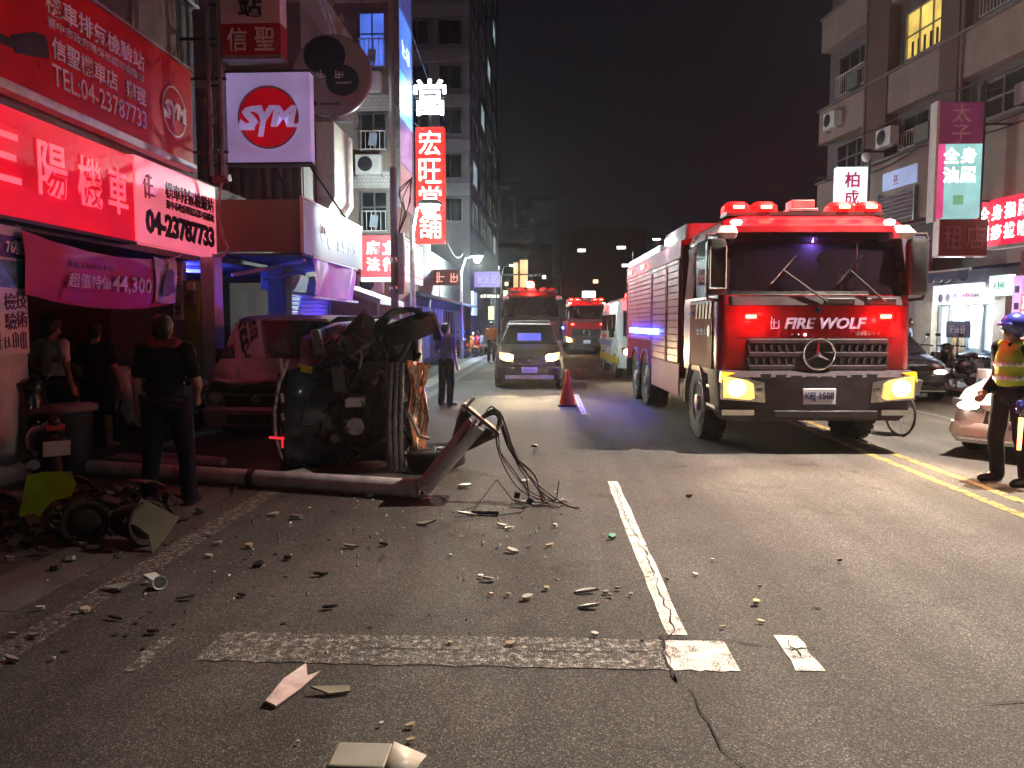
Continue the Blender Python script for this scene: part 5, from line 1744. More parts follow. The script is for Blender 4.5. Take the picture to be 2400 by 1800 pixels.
def car_faces(t, rings, glass, paint, gmat=None, frame=None):
    """glass: {part name: [(station, strip), ...]}; strips 4/9 = side windows, 5..8 = top"""
    n = len(rings[0])
    taken = {}
    for k, lst in glass.items():
        for (i, j) in lst:
            taken[(i, j)] = k
    body = MB()
    parts = {}
    for i in range(len(rings) - 1):
        for j in range(n - 1):
            q = [rings[i][j], rings[i][j + 1], rings[i + 1][j + 1], rings[i + 1][j]]
            k = taken.get((i, j))
            (parts.setdefault(k, MB()) if k else body).add(q, [(0, 1, 2, 3)])
    for i in range(len(rings) - 1):     # floor
        body.add([rings[i][0], rings[i][-1], rings[i + 1][-1], rings[i + 1][0]], [(0, 1, 2, 3)])
    body.add(rings[0], [tuple(range(n))])
    body.add(rings[-1], [tuple(range(n))])

    def weld(mb):
        key, vs, mp = {}, [], []
        for p in mb.v:
            kk = tuple(round(c, 5) for c in p)
            if kk not in key:
                key[kk] = len(vs)
                vs.append(p)
            mp.append(key[kk])
        mb.v = vs
        mb.f = [tuple(mp[i] for i in f) for f in mb.f]
        return mb
    b = weld(body).build('body', paint, t, angle=32)
    for k, mb in parts.items():
        weld(mb).build(k.split('#')[0], gmat or dark_glass, t, angle=60)
    return b


def front_lamps(t, xs, z, y, w, h, on, col_lens, power, spread=R(105), name='headlight'):
    for sgn in (-1, 1):
        x0 = sgn * xs
        pl = [(x0 - sgn * w * .5, z - h * .5), (x0 + sgn * w * .5, z - h * .15), (x0 + sgn * w * .55, z + h * .6), (x0 - sgn * w * .4, z + h * .3)]
        o = MB().prism(pl, 'y', y, y + .12).build(name, EM('lamp_housing_glow', (1, .55, .16), .7, base=(.5, .4, .2)) if on and power > 200 else reflector, t)
        MB().prism([(x0 + w * .36 * math.cos(2 * PI * k / 16), z + .01 + h * .34 * math.sin(2 * PI * k / 16)) for k in range(16)], 'y', y - .012, y - .001).build('headlight_lens', col_lens if on else M('lens_off', (.5, .5, .52), .1, var=.1), o)
        if on and power:
            lamp('headlight_beam', o, (x0, y - .1, z), power, (1, .76, .42), .06, 'SPOT', (R(-84), 0, 0), spread, .9)


# small SUV with lit headlights beside the cone
suv_bronze = M('suv_bronze', (.012, .009, .007), .45, .1, var=.12, coat=.15, spec=.3)
SUV = [(0.0, .34, .62, .72, .66, .78, .56, .02), (.10, .26, .82, .80, .78, .88, .66, .03), (.40, .24, .89, .90, .85, .97, .74, .03), (.95, .24, .90, .97, .86, 1.06, .77, .03),
       (1.15, .24, .90, .99, .86, 1.10, .77, .02), (1.72, .24, .90, 1.01, .86, 1.55, .60, .03), (2.6, .24, .90, 1.02, .86, 1.63, .62, .04), (3.7, .24, .90, 1.02, .85, 1.60, .60, .04), (4.15, .28, .87, 1.0, .82, 1.15, .70, .03), (4.3, .36, .8, .9, .76, .95, .66, .02)]
t, rg = car('parked_car', 'dark bronze small SUV with warm lit headlights behind the red cone', 'car', (-.42, 19.45, 0), R(1.5), SUV, suv_bronze)
car_faces(t, rg, {'windscreen': [(4, j) for j in (5, 6, 7, 8)], 'side_window': [(5, 4), (6, 4)], 'side_window#2': [(5, 9), (6, 9)]}, suv_bronze, GLASS('suv_glass', (.02, .018, .02), .05, .5))
MB().rstack([(1.635, -.60, .60, 1.72, 3.75, .1), (1.68, -.56, .56, 1.8, 3.7, .12)], 3).build('roof_panel', M('suv_white_roof', (.6, .58, .56), .35, var=.06), t)
for s in (-1, 1):
    MB().tube([(s * .60, 1.85, 1.66), (s * .58, 1.95, 1.74), (s * .58, 3.4, 1.74), (s * .60, 3.5, 1.66)], .02, 6).build('roof_rail', chrome, t)
MB().tube([(-.56, 2.2, 1.75), (.56, 2.2, 1.75)], .025, 6).build('roof_bar', chrome, t)
MB().tube([(-.56, 3.0, 1.75), (.56, 3.0, 1.75)], .025, 6).build('roof_bar', chrome, t)
front_lamps(t, .56, .80, -.02, .38, .24, True, EM('suv_headlamp', (1, .76, .36), 60), 330, R(50))
MB().rstack([(.62, -.42, .42, -.035, .05, .02), (.82, -.42, .42, -.03, .05, .02)], 2).build('grille', M('suv_grille', (.03, .025, .02), .4), t)
for k in range(3):
    MB().box(-.40, .40, -.045, -.036, .65 + k * .06, .665 + k * .06).build('grille_bar', dark_steel, t)
MB().lathe([(.055, -.05), (.055, -.06), (.01, -.062)], (0, 0, .77), 'y', 16).build('badge', chrome, t)
MB().rstack([(.26, -.80, .80, -.06, .3, .12), (.40, -.86, .86, -.08, .3, .14), (.56, -.84, .84, -.05, .3, .14)], 4).build('bumper', suv_bronze, t)
MB().rstack([(.27, -.62, .62, -.10, .1, .05), (.36, -.62, .62, -.11, .1, .05)], 3).build('skid_plate', M('skid_silver', (.55, .5, .42), .4, .3), t)
MB().box(-.2, .2, -.10, -.085, .42, .56).build('number_plate', plate_white, t)
strokes(t, plate_ink, .3, .08, (0, -.10, .49), n=7, seed=44, depth=.004)
MB().box(-.32, .32, 1.30, 1.32, 1.18, 1.38).build('blue_reflection', EM('reflection_blue', (.02, .05, 1), .6), t).location = (0, .30, .02)  # glowing panel stands in for a blue reflection in the windscreen
for s in (-1, 1):
    MB().rstack([(1.02, s * .98 - .09, s * .98 + .09, 1.25, 1.4, .04), (1.16, s * .98 - .08, s * .98 + .08, 1.25, 1.38, .04)], 3).build('wing_mirror', suv_bronze, t)
    for yy in (.82, 3.42):
        wheel(t, (s * .80, yy, .33), .33, .21, s)
        arc_fender(t, (s * .83, yy, .33), .35, .16, -10, 190, black_plastic, 'wheel_arch', t=.035)

# silver van, nose towards the camera, bonnet buckled
van_silver = M('van_silver', (.33, .275, .26), .4, .15, var=.18, scale=3, coat=.3, dirt=.2)
VAN = [(0.0, .30, .72, .66, .76, .74, .70, .02), (.07, .24, .81, .76, .82, .84, .76, .02), (.22, .22, .85, .92, .84, .98, .79, .02), (.44, .22, .86, 1.04, .85, 1.10, .80, .02), (.50, .22, .86, 1.07, .85, 1.13, .80, .015),
       (.92, .22, .86, 1.12, .85, 1.68, .74, .03), (1.3, .22, .86, 1.12, .85, 1.77, .75, .03), (4.0, .22, .86, 1.12, .85, 1.79, .75, .03), (4.2, .28, .84, 1.08, .82, 1.66, .70, .02)]
t, rg = car('van', 'silver van with buckled bonnet standing behind the overturned car', 'van', (-4.08, 10.75, 0), R(-2), VAN, van_silver)
car_faces(t, rg, {'windscreen': [(4, j) for j in (5, 6, 7, 8)], 'side_window': [(5, 4), (6, 4)], 'side_window#2': [(5, 9), (6, 9)]}, van_silver, GLASS('van_glass', (.006, .006, .007), .05))
# buckled bonnet sheet lifted off the nose
P, nx_, ny_ = [], 16, 6
for j in range(ny_ + 1):
    for i in range(nx_ + 1):
        q = -1 + 2 * i / nx_
        yy = -.06 + .52 * j / ny_
        z = .80 + .30 * (j / ny_) ** .85 + .018 * math.sin(i * 1.3 + j * .8) + .022 * math.cos(i * .55 + j) + (.03 if j == 0 else 0) * math.sin(i * .9)
        P.append((q * (.74 + .02 * j / ny_), yy + .03 * q * q, z + .012 - .04 * q * q))
MB().add(P, [(j * (nx_ + 1) + i, j * (nx_ + 1) + i + 1, (j + 1) * (nx_ + 1) + i + 1, (j + 1) * (nx_ + 1) + i) for j in range(ny_) for i in range(nx_)]).build('bonnet', van_silver, t, solid=.012, angle=50)
MB().box(-.72, .72, -.05, .0, .68, .78).build('bonnet_gap', black_plastic, t)
MB().rstack([(.40, -.50, .34, -.05, .02, .02), (.63, -.50, .34, -.05, .02, .02)], 2).build('grille', black_plastic, t)
MB().lathe([(.07, -.052), (.07, -.066), (.05, -.07), (.05, -.055)], (-.04, 0, .57), 'y', 20).build('badge', chrome, t)
MB().rstack([(.20, -.80, .80, -.08, .3, .12), (.30, -.86, .86, -.11, .3, .14), (.43, -.85, .85, -.10, .3, .14), (.47, -.83, .83, -.06, .3, .12)], 4).build('bumper', van_silver, t)
MB().box(-.45, .2, -.125, -.105, .25, .37).build('lower_intake', black_plastic, t)
front_lamps(t, .64, .60, -.04, .26, .20, False, None, 0)
for s in (-1, 1):
    MB().rstack([(1.05, s * .97 - .08, s * .97 + .08, .82, .94, .04), (1.27, s * .97 - .08, s * .97 + .08, .82, .93, .04)], 3).build('wing_mirror', black_plastic, t)
    for yy in (.78, 3.3):
        wheel(t, (s * .77, yy, .32), .32, .2, s)
        arc_fender(t, (s * .79, yy, .32), .34, .16, -10, 190, black_plastic, 'wheel_arch', t=.03)
MB().tube([(.35, .50, 1.17), (-.15, .60, 1.26)], .01, 5).build('wiper', black_plastic, t)
MB().box(-.70, .70, .935, .985, 1.70, 1.725).build('roof_edge_trim', chrome, t)

# sedans on the right
SED = [(0.0, .30, .62, .60, .66, .66, .58, .02), (.12, .22, .82, .68, .80, .76, .68, .02), (.5, .20, .88, .82, .84, .88, .72, .03), (1.1, .20, .89, .90, .85, .97, .74, .03), (1.3, .20, .89, .92, .85, 1.0, .74, .02),
       (2.0, .20, .89, .94, .84, 1.40, .56, .03), (2.8, .20, .89, .94, .84, 1.44, .56, .03), (3.5, .20, .89, .94, .84, 1.10, .62, .03), (4.3, .24, .86, .92, .80, .98, .66, .02), (4.45, .34, .8, .8, .76, .86, .62, .02)]
SG = {'windscreen': [(4, j) for j in (5, 6, 7, 8)], 'rear_window': [(6, j) for j in (5, 6, 7, 8)], 'side_window': [(5, 4)], 'side_window#2': [(5, 9)]}


def sedan(label, loc, rotz, paint, lens, power, st=SED, group='cars on the right-hand side'):
    t, rg = car('parked_car', label, 'car', loc, rotz, st, paint, None, group)
    car_faces(t, rg, SG, paint, GLASS('car_glass', (.015, .016, .02), .05))
    front_lamps(t, .62, .64, -.01, .34, .15, lens is not None, lens, power)
    MB().rstack([(.44, -.45, .45, -.03, .05, .02), (.60, -.42, .42, -.02, .05, .02)], 2).build('grille', black_plastic, t)
    MB().lathe([(.05, -.032), (.05, -.045), (.01, -.046)], (0, 0, .62), 'y', 16).build('badge', M('badge_gold', (.6, .5, .3), .3, .8), t)
    MB().rstack([(.20, -.78, .78, -.05, .3, .14), (.32, -.86, .86, -.07, .3, .16), (.44, -.84, .84, -.04, .3, .16)], 4).build('bumper', paint, t)
    MB().box(-.7, .7, -.085, -.06, .24, .27).build('bumper_strip', chrome, t)
    MB().box(-.2, .2, -.09, -.072, .36, .50).build('number_plate', plate_white, t)
    strokes(t, plate_ink, .3, .08, (0, -.09, .43), n=7, seed=45, depth=.004)
    for s in (-1, 1):
        MB().rstack([(.90, s * .95 - .09, s * .95 + .09, 1.35, 1.5, .04), (1.03, s * .95 - .08, s * .95 + .08, 1.35, 1.48, .04)], 3).build('wing_mirror', paint, t)
        for yy in (.80, 3.45):
            wheel(t, (s * .80, yy, .32), .32, .21, s)
            arc_fender(t, (s * .82, yy, .32), .34, .15, -10, 190, black_plastic, 'wheel_arch', t=.03)
    return t


sedan('black car with one glaring cool headlight to the right of the fire engine', (7.62, 16.5, 0), R(-9), M('car_black', (.012, .013, .015), .25, .2, coat=.8, var=.1), EM('cool_headlamp', (.9, 1, .98), 3.0), 12)
sedan('dark blue car parked beside the shops behind the black car', (11.3, 20.6, .12), R(-62), M('car_navy', (.012, .022, .05), .25, .2, coat=.8, var=.1), None, 0)
sedan('white car with a bright headlight behind the traffic officer', (5.62, 9.2, 0), R(-48), M('car_white', (.62, .60, .58), .3, coat=.5, var=.06), EM('cool_headlamp_bright', (1, .97, .92), 10), 40)

# ambulance
am = thing('ambulance', 'white ambulance with yellow lower stripe standing behind the fire engine', 'ambulance', (3.10, 22.8, 0), R(2))
aw_ = M('ambulance_white', (.66, .68, .66), .3, coat=.4, var=.06)
MB().rstack([(.35, -.94, .94, .0, 5.2, .16), (.95, -.97, .97, .0, 5.2, .18), (1.15, -.97, .97, .22, 5.2, .18), (1.30, -.965, .965, .34, 5.2, .18), (2.10, -.90, .90, .95, 5.2, .18), (2.36, -.82, .82, 1.15, 5.15, .2), (2.46, -.68, .68, 1.4, 5.0, .2)], 4).build('body', aw_, am, angle=30)
MB().loft([[(-.80, .27, 1.30), (.80, .27, 1.30), (.80, .30, 1.32), (-.80, .30, 1.32)], [(-.72, .85, 2.05), (.72, .85, 2.05), (.72, .88, 2.06), (-.72, .88, 2.06)]]).build('windscreen', dark_glass, am)
for s in (-1,):
    MB().box(s * .955, s * .985, .0 + .1, 5.1, .45, .68).build('yellow_stripe', M('ambulance_yellow', (.6, .45, .02), .4), am)
    MB().box(s * .955, s * .98, 1.8, 5.1, .95, 1.15).build('blue_stripe', M('ambulance_blue', (.03, .12, .4), .4), am)
    for y0, y1 in ((.98, 1.6), (1.85, 3.0), (3.2, 4.9)):
        MB().prism([(y0, 1.36), (y1, 1.36), (y1, 1.95), (y0 + .12, 1.95)], 'x', s * .90, s * .955).build('side_window', dark_glass, am)
    MB().rstack([(1.25, s * 1.1 - .08, s * 1.1 + .08, .62, .75, .03), (1.55, s * 1.1 - .08, s * 1.1 + .08, .62, .74, .03)], 3).build('wing_mirror', black_plastic, am)
    strokes(am, M('ambulance_letter', (.5, .03, .03), .4), 1.4, .3, (s * .966, 3.9, 1.22), FACE_ROAD_R, 4, 51, .01)
front_lamps(am, .72, .82, -.04, .3, .26, True, EM('ambulance_headlamp', (1, .95, .8), 7), 60)
MB().box(-.6, .6, -.02, .02, .62, .78).build('grille', black_plastic, am)
MB().rstack([(2.47, -.6, .6, 1.3, 1.6, .06), (2.60, -.58, .58, 1.32, 1.58, .06)], 3).build('beacon', lens_red, am)
lamp('beacon_light', am, (-.3, 1.2, 2.75), 40, (1, .03, .04), .1)
for s in (-1, 1):
    for yy in (.95, 4.1):
        wheel(am, (s * .86, yy, .35), .35, .23, s)
        arc_fender(am, (s * .885, yy, .35), .37, .18, -10, 190, black_plastic, 'wheel_arch', t=.03)

# ================================================================== overturned car: on its side, torn front end towards the camera
wr = thing('wrecked_car', 'dark overturned car lying on its side with torn open engine bay', 'car', (-2.02, 8.35, 0), R(8))
wnavy = M('wreck_navy', (.035, .046, .085), .28, .3, var=.25, scale=4, coat=.6, dirt=.3)
wdark = M('wreck_underbody', (.03, .03, .034), .7, .2, var=.6, scale=12, bump=.4, bscale=40, dirt=.5)
walu = M('wreck_aluminium', (.42, .41, .44), .32, .9, var=.35, scale=9, dirt=.35)
wrust = M('wreck_rusty', (.40, .19, .085), .45, .55, var=.7, scale=18, bump=.5, bscale=60)
rq = random.Random(5)


def crumple(nx, ny, fn, amp, seed, name, mat, solid=.008, ang=40):
    q = random.Random(seed)
    ph = [q.uniform(0, 6) for _ in range(8)]
    P = []
    for j in range(ny + 1):
        for i in range(nx + 1):
            u, v = i / nx, j / ny
            p = Vector(fn(u, v))
            p += Vector((math.sin(u * 7 + ph[0] + v * 3) + q.uniform(-.6, .6), math.sin(v * 9 + ph[1] + u * 4) + q.uniform(-.9, .9), math.cos(u * 6 - v * 5 + ph[2]) * .6 + q.uniform(-.5, .5))) * amp
            P.append(p)
    return MB().add(P, [(j * (nx + 1) + i, j * (nx + 1) + i + 1, (j + 1) * (nx + 1) + i + 1, (j + 1) * (nx + 1) + i) for j in range(ny) for i in range(nx)]).build(name, mat, wr, solid=solid, angle=ang)


# body shell behind: side-lying hull (car height runs along x: underside at +x, roof at -x)
shell = []
for (y, xr, xu, z0, z1) in ((.75, -.55, .52, .10, 1.60), (1.1, -.66, .56, .06, 1.68), (1.7, -.95, .56, .04, 1.70), (2.4, -1.0, .55, .06, 1.66), (3.3, -.95, .52, .10, 1.60), (3.9, -.5, .48, .16, 1.52)):
    shell.append([(xu, y, z0 + .12), (xu, y, z1 - .12), (xu - .12, y, z1), (0.0, y, z1 + .02), ((xr) * .55, y, z1 - .03), (xr, y, z1 - .22), (xr - .03, y, (z0 + z1) / 2), (xr, y, z0 + .22), (xr * .55, y, z0 + .03), (0.0, y, z0), (xu - .12, y, z0)])
MB().loft(shell).build('body_shell', wnavy, wr, angle=40)
crumple(6, 14, lambda u, v: (.56 + .03 * math.sin(v * 20), .8 + 2.9 * v, .12 + 1.45 * u), .012, 9, 'underfloor', wdark)
# bonnet folded out, facing the camera
crumple(10, 14, lambda u, v: (-.92 + .72 * u, .12 + .30 * u * u - .10 * math.sin(v * 3), .03 + (1.20 - .12 * (1 - u) ** 2) * v), .0045, 3, 'bonnet', wnavy, .012, 60)
MB().tube([(-.90, .08, .16), (-.95, .02, .42), (-.955, .0, .70), (-.90, .02, 1.0), (-.80, .06, 1.26)], .022, 8).build('bonnet_edge', M('edge_bright', (.5, .5, .52), .3, .6, var=.4, scale=14), wr)
for z0, z1 in ((.80, .90), (.60, .68), (1.10, 1.28)):
    MB().obox((-.86, -.02, (z0 + z1) / 2), (.03, .02, z1 - z0), (0, R(-8), 0)).build('trim_clip', M('edge_white', (.75, .75, .75), .4), wr)
MB().obox((-.93, -.03, .41), (.16, .02, .025), (0, R(5), 0)).obox((-.87, -.03, .36), (.02, .02, .12), (0, 0, 0)).build('red_reflector', EM('red_reflector', (1, .04, .05), .35, base=(.6, .05, .05)), wr)
MB().obox((-.60, .0, 1.16), (.12, .04, .07), (.3, .2, .1)).obox((-.66, .01, 1.20), (.06, .04, .04), (.1, .6, .1)).build('yellow_clip', M('yellow_plastic', (.5, .48, .02), .5), wr)
# engine bay clutter: blocks, hoses, pulleys, brackets
for k in range(34):
    c = (rq.uniform(-.55, .38), rq.uniform(.15, .6), rq.uniform(.12, 1.5))
    d = (rq.uniform(.06, .26), rq.uniform(.06, .22), rq.uniform(.06, .3))
    mt = rq.choice([wdark, wdark, black_plastic, walu, M('engine_grey', (.12, .12, .13), .5, .5, var=.5, scale=12, dirt=.4), M('engine_tan', (.22, .16, .08), .7, var=.5, scale=10)])
    MB().obox(c, d, (rq.uniform(-.7, .7), rq.uniform(-.7, .7), rq.uniform(-.7, .7))).build('engine_block', mt, wr, bevel=.015)
for k in range(7):
    c = (rq.uniform(-.4, .3), rq.uniform(.05, .3), rq.uniform(.3, 1.45))
    r_ = rq.uniform(.05, .11)
    MB().lathe([(r_ * .3, -.03), (r_, -.03), (r_ * .9, 0), (r_, .03), (r_ * .3, .04)], (0, 0, 0), 'y', 18).build('pulley', rq.choice([walu, wdark]), wr, loc=c, rot=(rq.uniform(-.6, .6), rq.uniform(-.6, .6), 0))
for k in range(16):
    a = Vector((rq.uniform(-.6, .4), rq.uniform(.0, .3), rq.uniform(.25, 1.55)))
    b = a + Vector((rq.uniform(-.4, .4), rq.uniform(-.15, .2), rq.uniform(-.5, .5)))
    m_ = (a + b) / 2 + Vector((rq.uniform(-.15, .15), rq.uniform(-.2, 0), rq.uniform(-.2, .2)))
    MB().tube([a, (a + m_) / 2 + Vector((.03, -.02, .03)), m_, (b + m_) / 2, b], rq.uniform(.008, .028), 6).build('hose', rq.choice([black_plastic, black_plastic, M('hose_grey', (.25, .25, .26), .5)]), wr)
# ribbed aluminium crash beam
for k in range(3):
    MB().rstack([(.02, .28 + k * .058, .325 + k * .058, -.02 - .01 * (k == 1), .06, .012), (.6, .265 + k * .06, .315 + k * .06, -.05 - .012 * (k == 1), .03, .012), (1.22, .30 + k * .058, .345 + k * .058, -.0 - .01 * (k == 1), .08, .012)], 2).build('crash_beam_rib', walu, wr)
MB().obox((.35, .05, .62), (.20, .03, 1.2), (0, R(0), 0)).build('crash_beam', M('beam_dark', (.12, .12, .13), .4, .8, var=.3), wr)
# radiator and condenser, torn
crumple(8, 12, lambda u, v: (-.02 + .26 * u, .10 + .06 * math.sin(u * 5), .15 + .95 * v), .014, 21, 'radiator', wdark)
# rusty crumpled sub-frame edge catching the headlights
for k in range(4):
    crumple(3, 18, (lambda k: lambda u, v: (.50 + .05 * k + .05 * u + .02 * math.sin(v * 11 + k), .10 + .06 * k + .05 * u, .22 + 1.02 * v - .02 * k))(k), .016, 31 + k, 'subframe_strip', wrust if k != 1 else M('bare_steel', (.6, .5, .42), .3, .8, var=.5, scale=20), .01)
# torn wing standing up
crumple(5, 8, lambda u, v: (-.62 + .62 * v + .16 * u * (1 - v), .5 + .1 * u, 1.18 + .66 * v - .30 * u * (1 - v * .6)), .012, 41, 'wing_panel', M('wing_maroon', (.10, .03, .035), .35, .2, var=.3, coat=.3, dirt=.3))
crumple(3, 5, lambda u, v: (-.02 + .12 * u, .42, 1.45 + .34 * v - .06 * u), .010, 42, 'inner_wing', M('wing_grey_blue', (.2, .22, .32), .4, .3, var=.3))
# wheel arch dome with wheel at the top, second wheel on the ground
def tilted_wheel(loc, rot, nm='wheel'):
    o = wheel(wr, (0, 0, 0), .33, .22, -1, M('wreck_rim', (.10, .10, .11), .45, .7, var=.3, dirt=.4), name=nm)
    o.location = loc
    o.rotation_euler = rot
    return o
tilted_wheel((.52, .50, 1.60), (R(-34), R(70), R(24)))
tilted_wheel((.80, .15, .14), (R(4), R(84), R(10)))
arc_pts = []
for j in range(7):
    row = []
    for i in range(17):
        a = PI * i / 16
        rr_ = .40 - .015 * j
        row.append((.47 + rr_ * math.cos(a), .30 + .09 * j, 1.46 + .38 * math.sin(a) * (1 - .02 * j) + .01 * math.sin(i * 2 + j)))
    arc_pts += row
MB().add(arc_pts, [(j * 17 + i, j * 17 + i + 1, (j + 1) * 17 + i + 1, (j + 1) * 17 + i) for j in range(6) for i in range(16)]).build('wheel_arch_liner', M('arch_liner', (.03, .03, .032), .75, var=.4, scale=10, bump=.3), wr, solid=.012, angle=60)
for a, b, r_ in (((.50, .5, 1.45), (.30, .2, 1.15), .03), ((.62, .45, 1.30), (.40, .15, 1.02), .025), ((.55, .3, .2), (.35, .3, .55), .03), ((.42, .25, 1.18), (.75, .4, 1.20), .018)):
    MB().tube([a, ((a[0] + b[0]) / 2 + .03, (a[1] + b[1]) / 2 - .05, (a[2] + b[2]) / 2), b], r_, 8).build('suspension_arm', wdark, wr)
crumple(4, 5, lambda u, v: (-.25 + .5 * u, -.05 + .25 * v, .10 + .30 * u * (1 - v)), .02, 55, 'bumper_fragment', wdark)
wpl = MB().obox((-.75, -.22, .035), (.44, .28, .012), (R(5), R(-3), R(35))).build('number_plate_fragment', M('pale_fragment', (.45, .50, .46), .5, var=.3, dirt=.2), wr)
# ================================================================== people
skin = M('skin', (.36, .20, .14), .5, var=.12, scale=12)
hair_black = M('hair_black', (.010, .009, .009), .45, var=.3, scale=40, bump=.5, bscale=120)


def hand(wr_, d, thumb, curl=.5, mi=0):
    """palm and five unequal, bent fingers; d = pointing direction, thumb = side the thumb leaves"""
    d = Vector(d).normalized()
    th = Vector(thumb)
    th = (th - d * th.dot(d)).normalized()
    nrm = d.cross(th).normalized()
    w = Vector(wr_)
    pr = [(tuple(w), tuple(w + d * .05), .026, .026, mi)]
    for k in range(4):
        o = (1.5 - k) * .019
        base = w + d * .035 + th * o
        k1 = w + d * .088 + th * o * 1.05
        L = (.030, .036, .033, .025)[k]
        k2 = k1 + (d * math.cos(curl * .6) + nrm * math.sin(curl * .6)) * L
        k3 = k2 + (d * math.cos(curl * 1.5) + nrm * math.sin(curl * 1.5)) * L * .85
        pr += [(tuple(base), tuple(k1), .012, .0105, mi), (tuple(k1), tuple(k2), .0102, .0095, mi), (tuple(k2), tuple(k3), .0095, .008, mi)]
    t1 = w + d * .02 + th * .024
    t2 = w + d * .055 + th * .052 + nrm * .008
    t3 = w + d * .088 + th * .055 + nrm * .018
    pr += [(tuple(t1), tuple(t2), .014, .012, mi), (tuple(t2), tuple(t3), .0115, .009, mi)]
    return pr


def person(label, loc, rotz, J=None, mats=None, shorts=False, sleeves=True, barefoot=False, H=1.7, vox=.011, hair='short', extra=None, bulk=1.0, long_sleeve=False):
    """standing figure; faces local -y. mats = [skin, top, bottom, shoes]"""
    t = thing('person', label, 'person', loc, rotz)
    t.scale = (H / 1.7,) * 3
    j = dict(pel=(0, .0, .93), che=(0, .0, 1.27), nek=(0, .015, 1.47), hed=(0, -.01, 1.592),
             sL=(-.178, .01, 1.405), eL=(-.235, .03, 1.13), wL=(-.245, -.03, .885), sR=(.178, .01, 1.405), eR=(.235, .03, 1.13), wR=(.245, -.03, .885),
             hL=(-.09, 0, .90), kL=(-.105, -.01, .49), aL=(-.115, .03, .085), tL=(-.135, -.15, .035), hR=(.09, 0, .90), kR=(.105, -.01, .49), aR=(.115, .03, .085), tR=(.135, -.15, .035))
    j.update(J or {})
    b = bulk
    P = []
    # trunk under the shirt
    P += [('e', j['che'], (.168 * b, .112 * b, .205), 1), ('e', tuple((Vector(j['pel']) * .55 + Vector(j['che']) * .45)), (.152 * b, .118 * b, .17), 1),
          (j['sL'], j['sR'], .066, .066, 1), ('e', tuple(Vector(j['pel']) + Vector((0, .012, -.005))), (.162 * b, .125 * b, .105), 2)]
    P += [(tuple(Vector(j['nek']) - Vector((0, 0, .06))), tuple(Vector(j['hed']) - Vector((0, -.012, .05))), .056, .052, 0)]
    h = Vector(j['hed'])
    P += [('e', tuple(h + Vector((0, .012, .025))), (.074, .092, .095), 0), ('e', tuple(h + Vector((0, -.022, -.05))), (.056, .062, .068), 0),
          (tuple(h + Vector((0, -.088, .005))), tuple(h + Vector((0, -.104, -.028))), .011, .015, 0),
          ('e', tuple(h + Vector((-.076, .012, -.01))), (.012, .022, .032), 0), ('e', tuple(h + Vector((.076, .012, -.01))), (.012, .022, .032), 0),
          (tuple(h + Vector((-.026, -.083, -.058))), tuple(h + Vector((.026, -.083, -.058))), .009, .009, 0),
          (tuple(h + Vector((-.045, -.075, .022))), tuple(h + Vector((.045, -.075, .022))), .012, .012, 0)]
    for s in 'LR':
        S0, E0, W0 = Vector(j['s' + s]), Vector(j['e' + s]), Vector(j['w' + s])
        P += [(tuple(S0), tuple(E0), .052, .042, 0), (tuple(E0), tuple(W0), .042, .029, 0)]
        if sleeves:
            P += [(tuple(S0), tuple(S0.lerp(E0, .68)), .070 * b, .062, 1)]
        if long_sleeve:
            P += [(tuple(S0), tuple(E0), .070 * b, .056, 1), (tuple(E0), tuple(W0.lerp(E0, .05)), .056, .044, 1)]
        out = Vector((-1 if s == 'L' else 1, 0, 0))
        P += hand(W0 + (W0 - E0).normalized() * .01, W0 - E0, (-.25 * out.x, -1, .1), .55)
        Hh, K, A, T = (Vector(j[q + s]) for q in 'hkat')
        P += [(tuple(Hh), tuple(K), .085, .058, 0), (tuple(K), tuple(A), .056, .040, 0), (tuple(K + Vector((0, .03, -.06))), tuple(K + Vector((0, .03, -.19))), .046, .042, 0)]
        if shorts:
            P += [(tuple(Hh), tuple(K.lerp(Hh, .12)), .105 * b, .098, 2)]
        else:
            P += [(tuple(Hh), tuple(K), .102 * b, .078, 2), (tuple(K), tuple(A + Vector((0, 0, .0))), .076, .068, 2)]
        mi = 0 if barefoot else 3
        P += [(tuple(A + Vector((0, .015, -.035))), tuple(T), .046, .036, mi), (tuple(A), tuple(A + Vector((0, .02, -.045))), .044, .045, mi)]
    mats = mats or [skin, white_paint, black_plastic, black_plastic]
    sdf_obj('body', P, mats, t, vox, .022, noise=.005, nscale=15)
    if hair == 'short':
        sdf_obj('hair', [('e', tuple(h + Vector((0, .028, .048))), (.090, .106, .094), 0), ('e', tuple(h + Vector((0, .062, .0))), (.085, .070, .088), 0), ('e', tuple(h + Vector((0, -.045, .088))), (.072, .056, .044), 0)], [hair_black], t, .011, .03, noise=.007, nscale=45)
    return t


cloth_black = M('cloth_black', (.010, .010, .013), .8, spec=.12, var=.3, scale=9, bump=.3, bscale=60)
cloth_black2 = M('cloth_black_shorts', (.014, .013, .016), .85, spec=.12, var=.3, scale=9)
cloth_white = M('cloth_white', (.62, .62, .66), .8, var=.08, scale=6)
shoe_dark = M('shoe_dark', (.02, .02, .022), .5, var=.2)
navy_cloth = M('cloth_navy', (.012, .014, .026), .75, spec=.12, var=.25, scale=8)

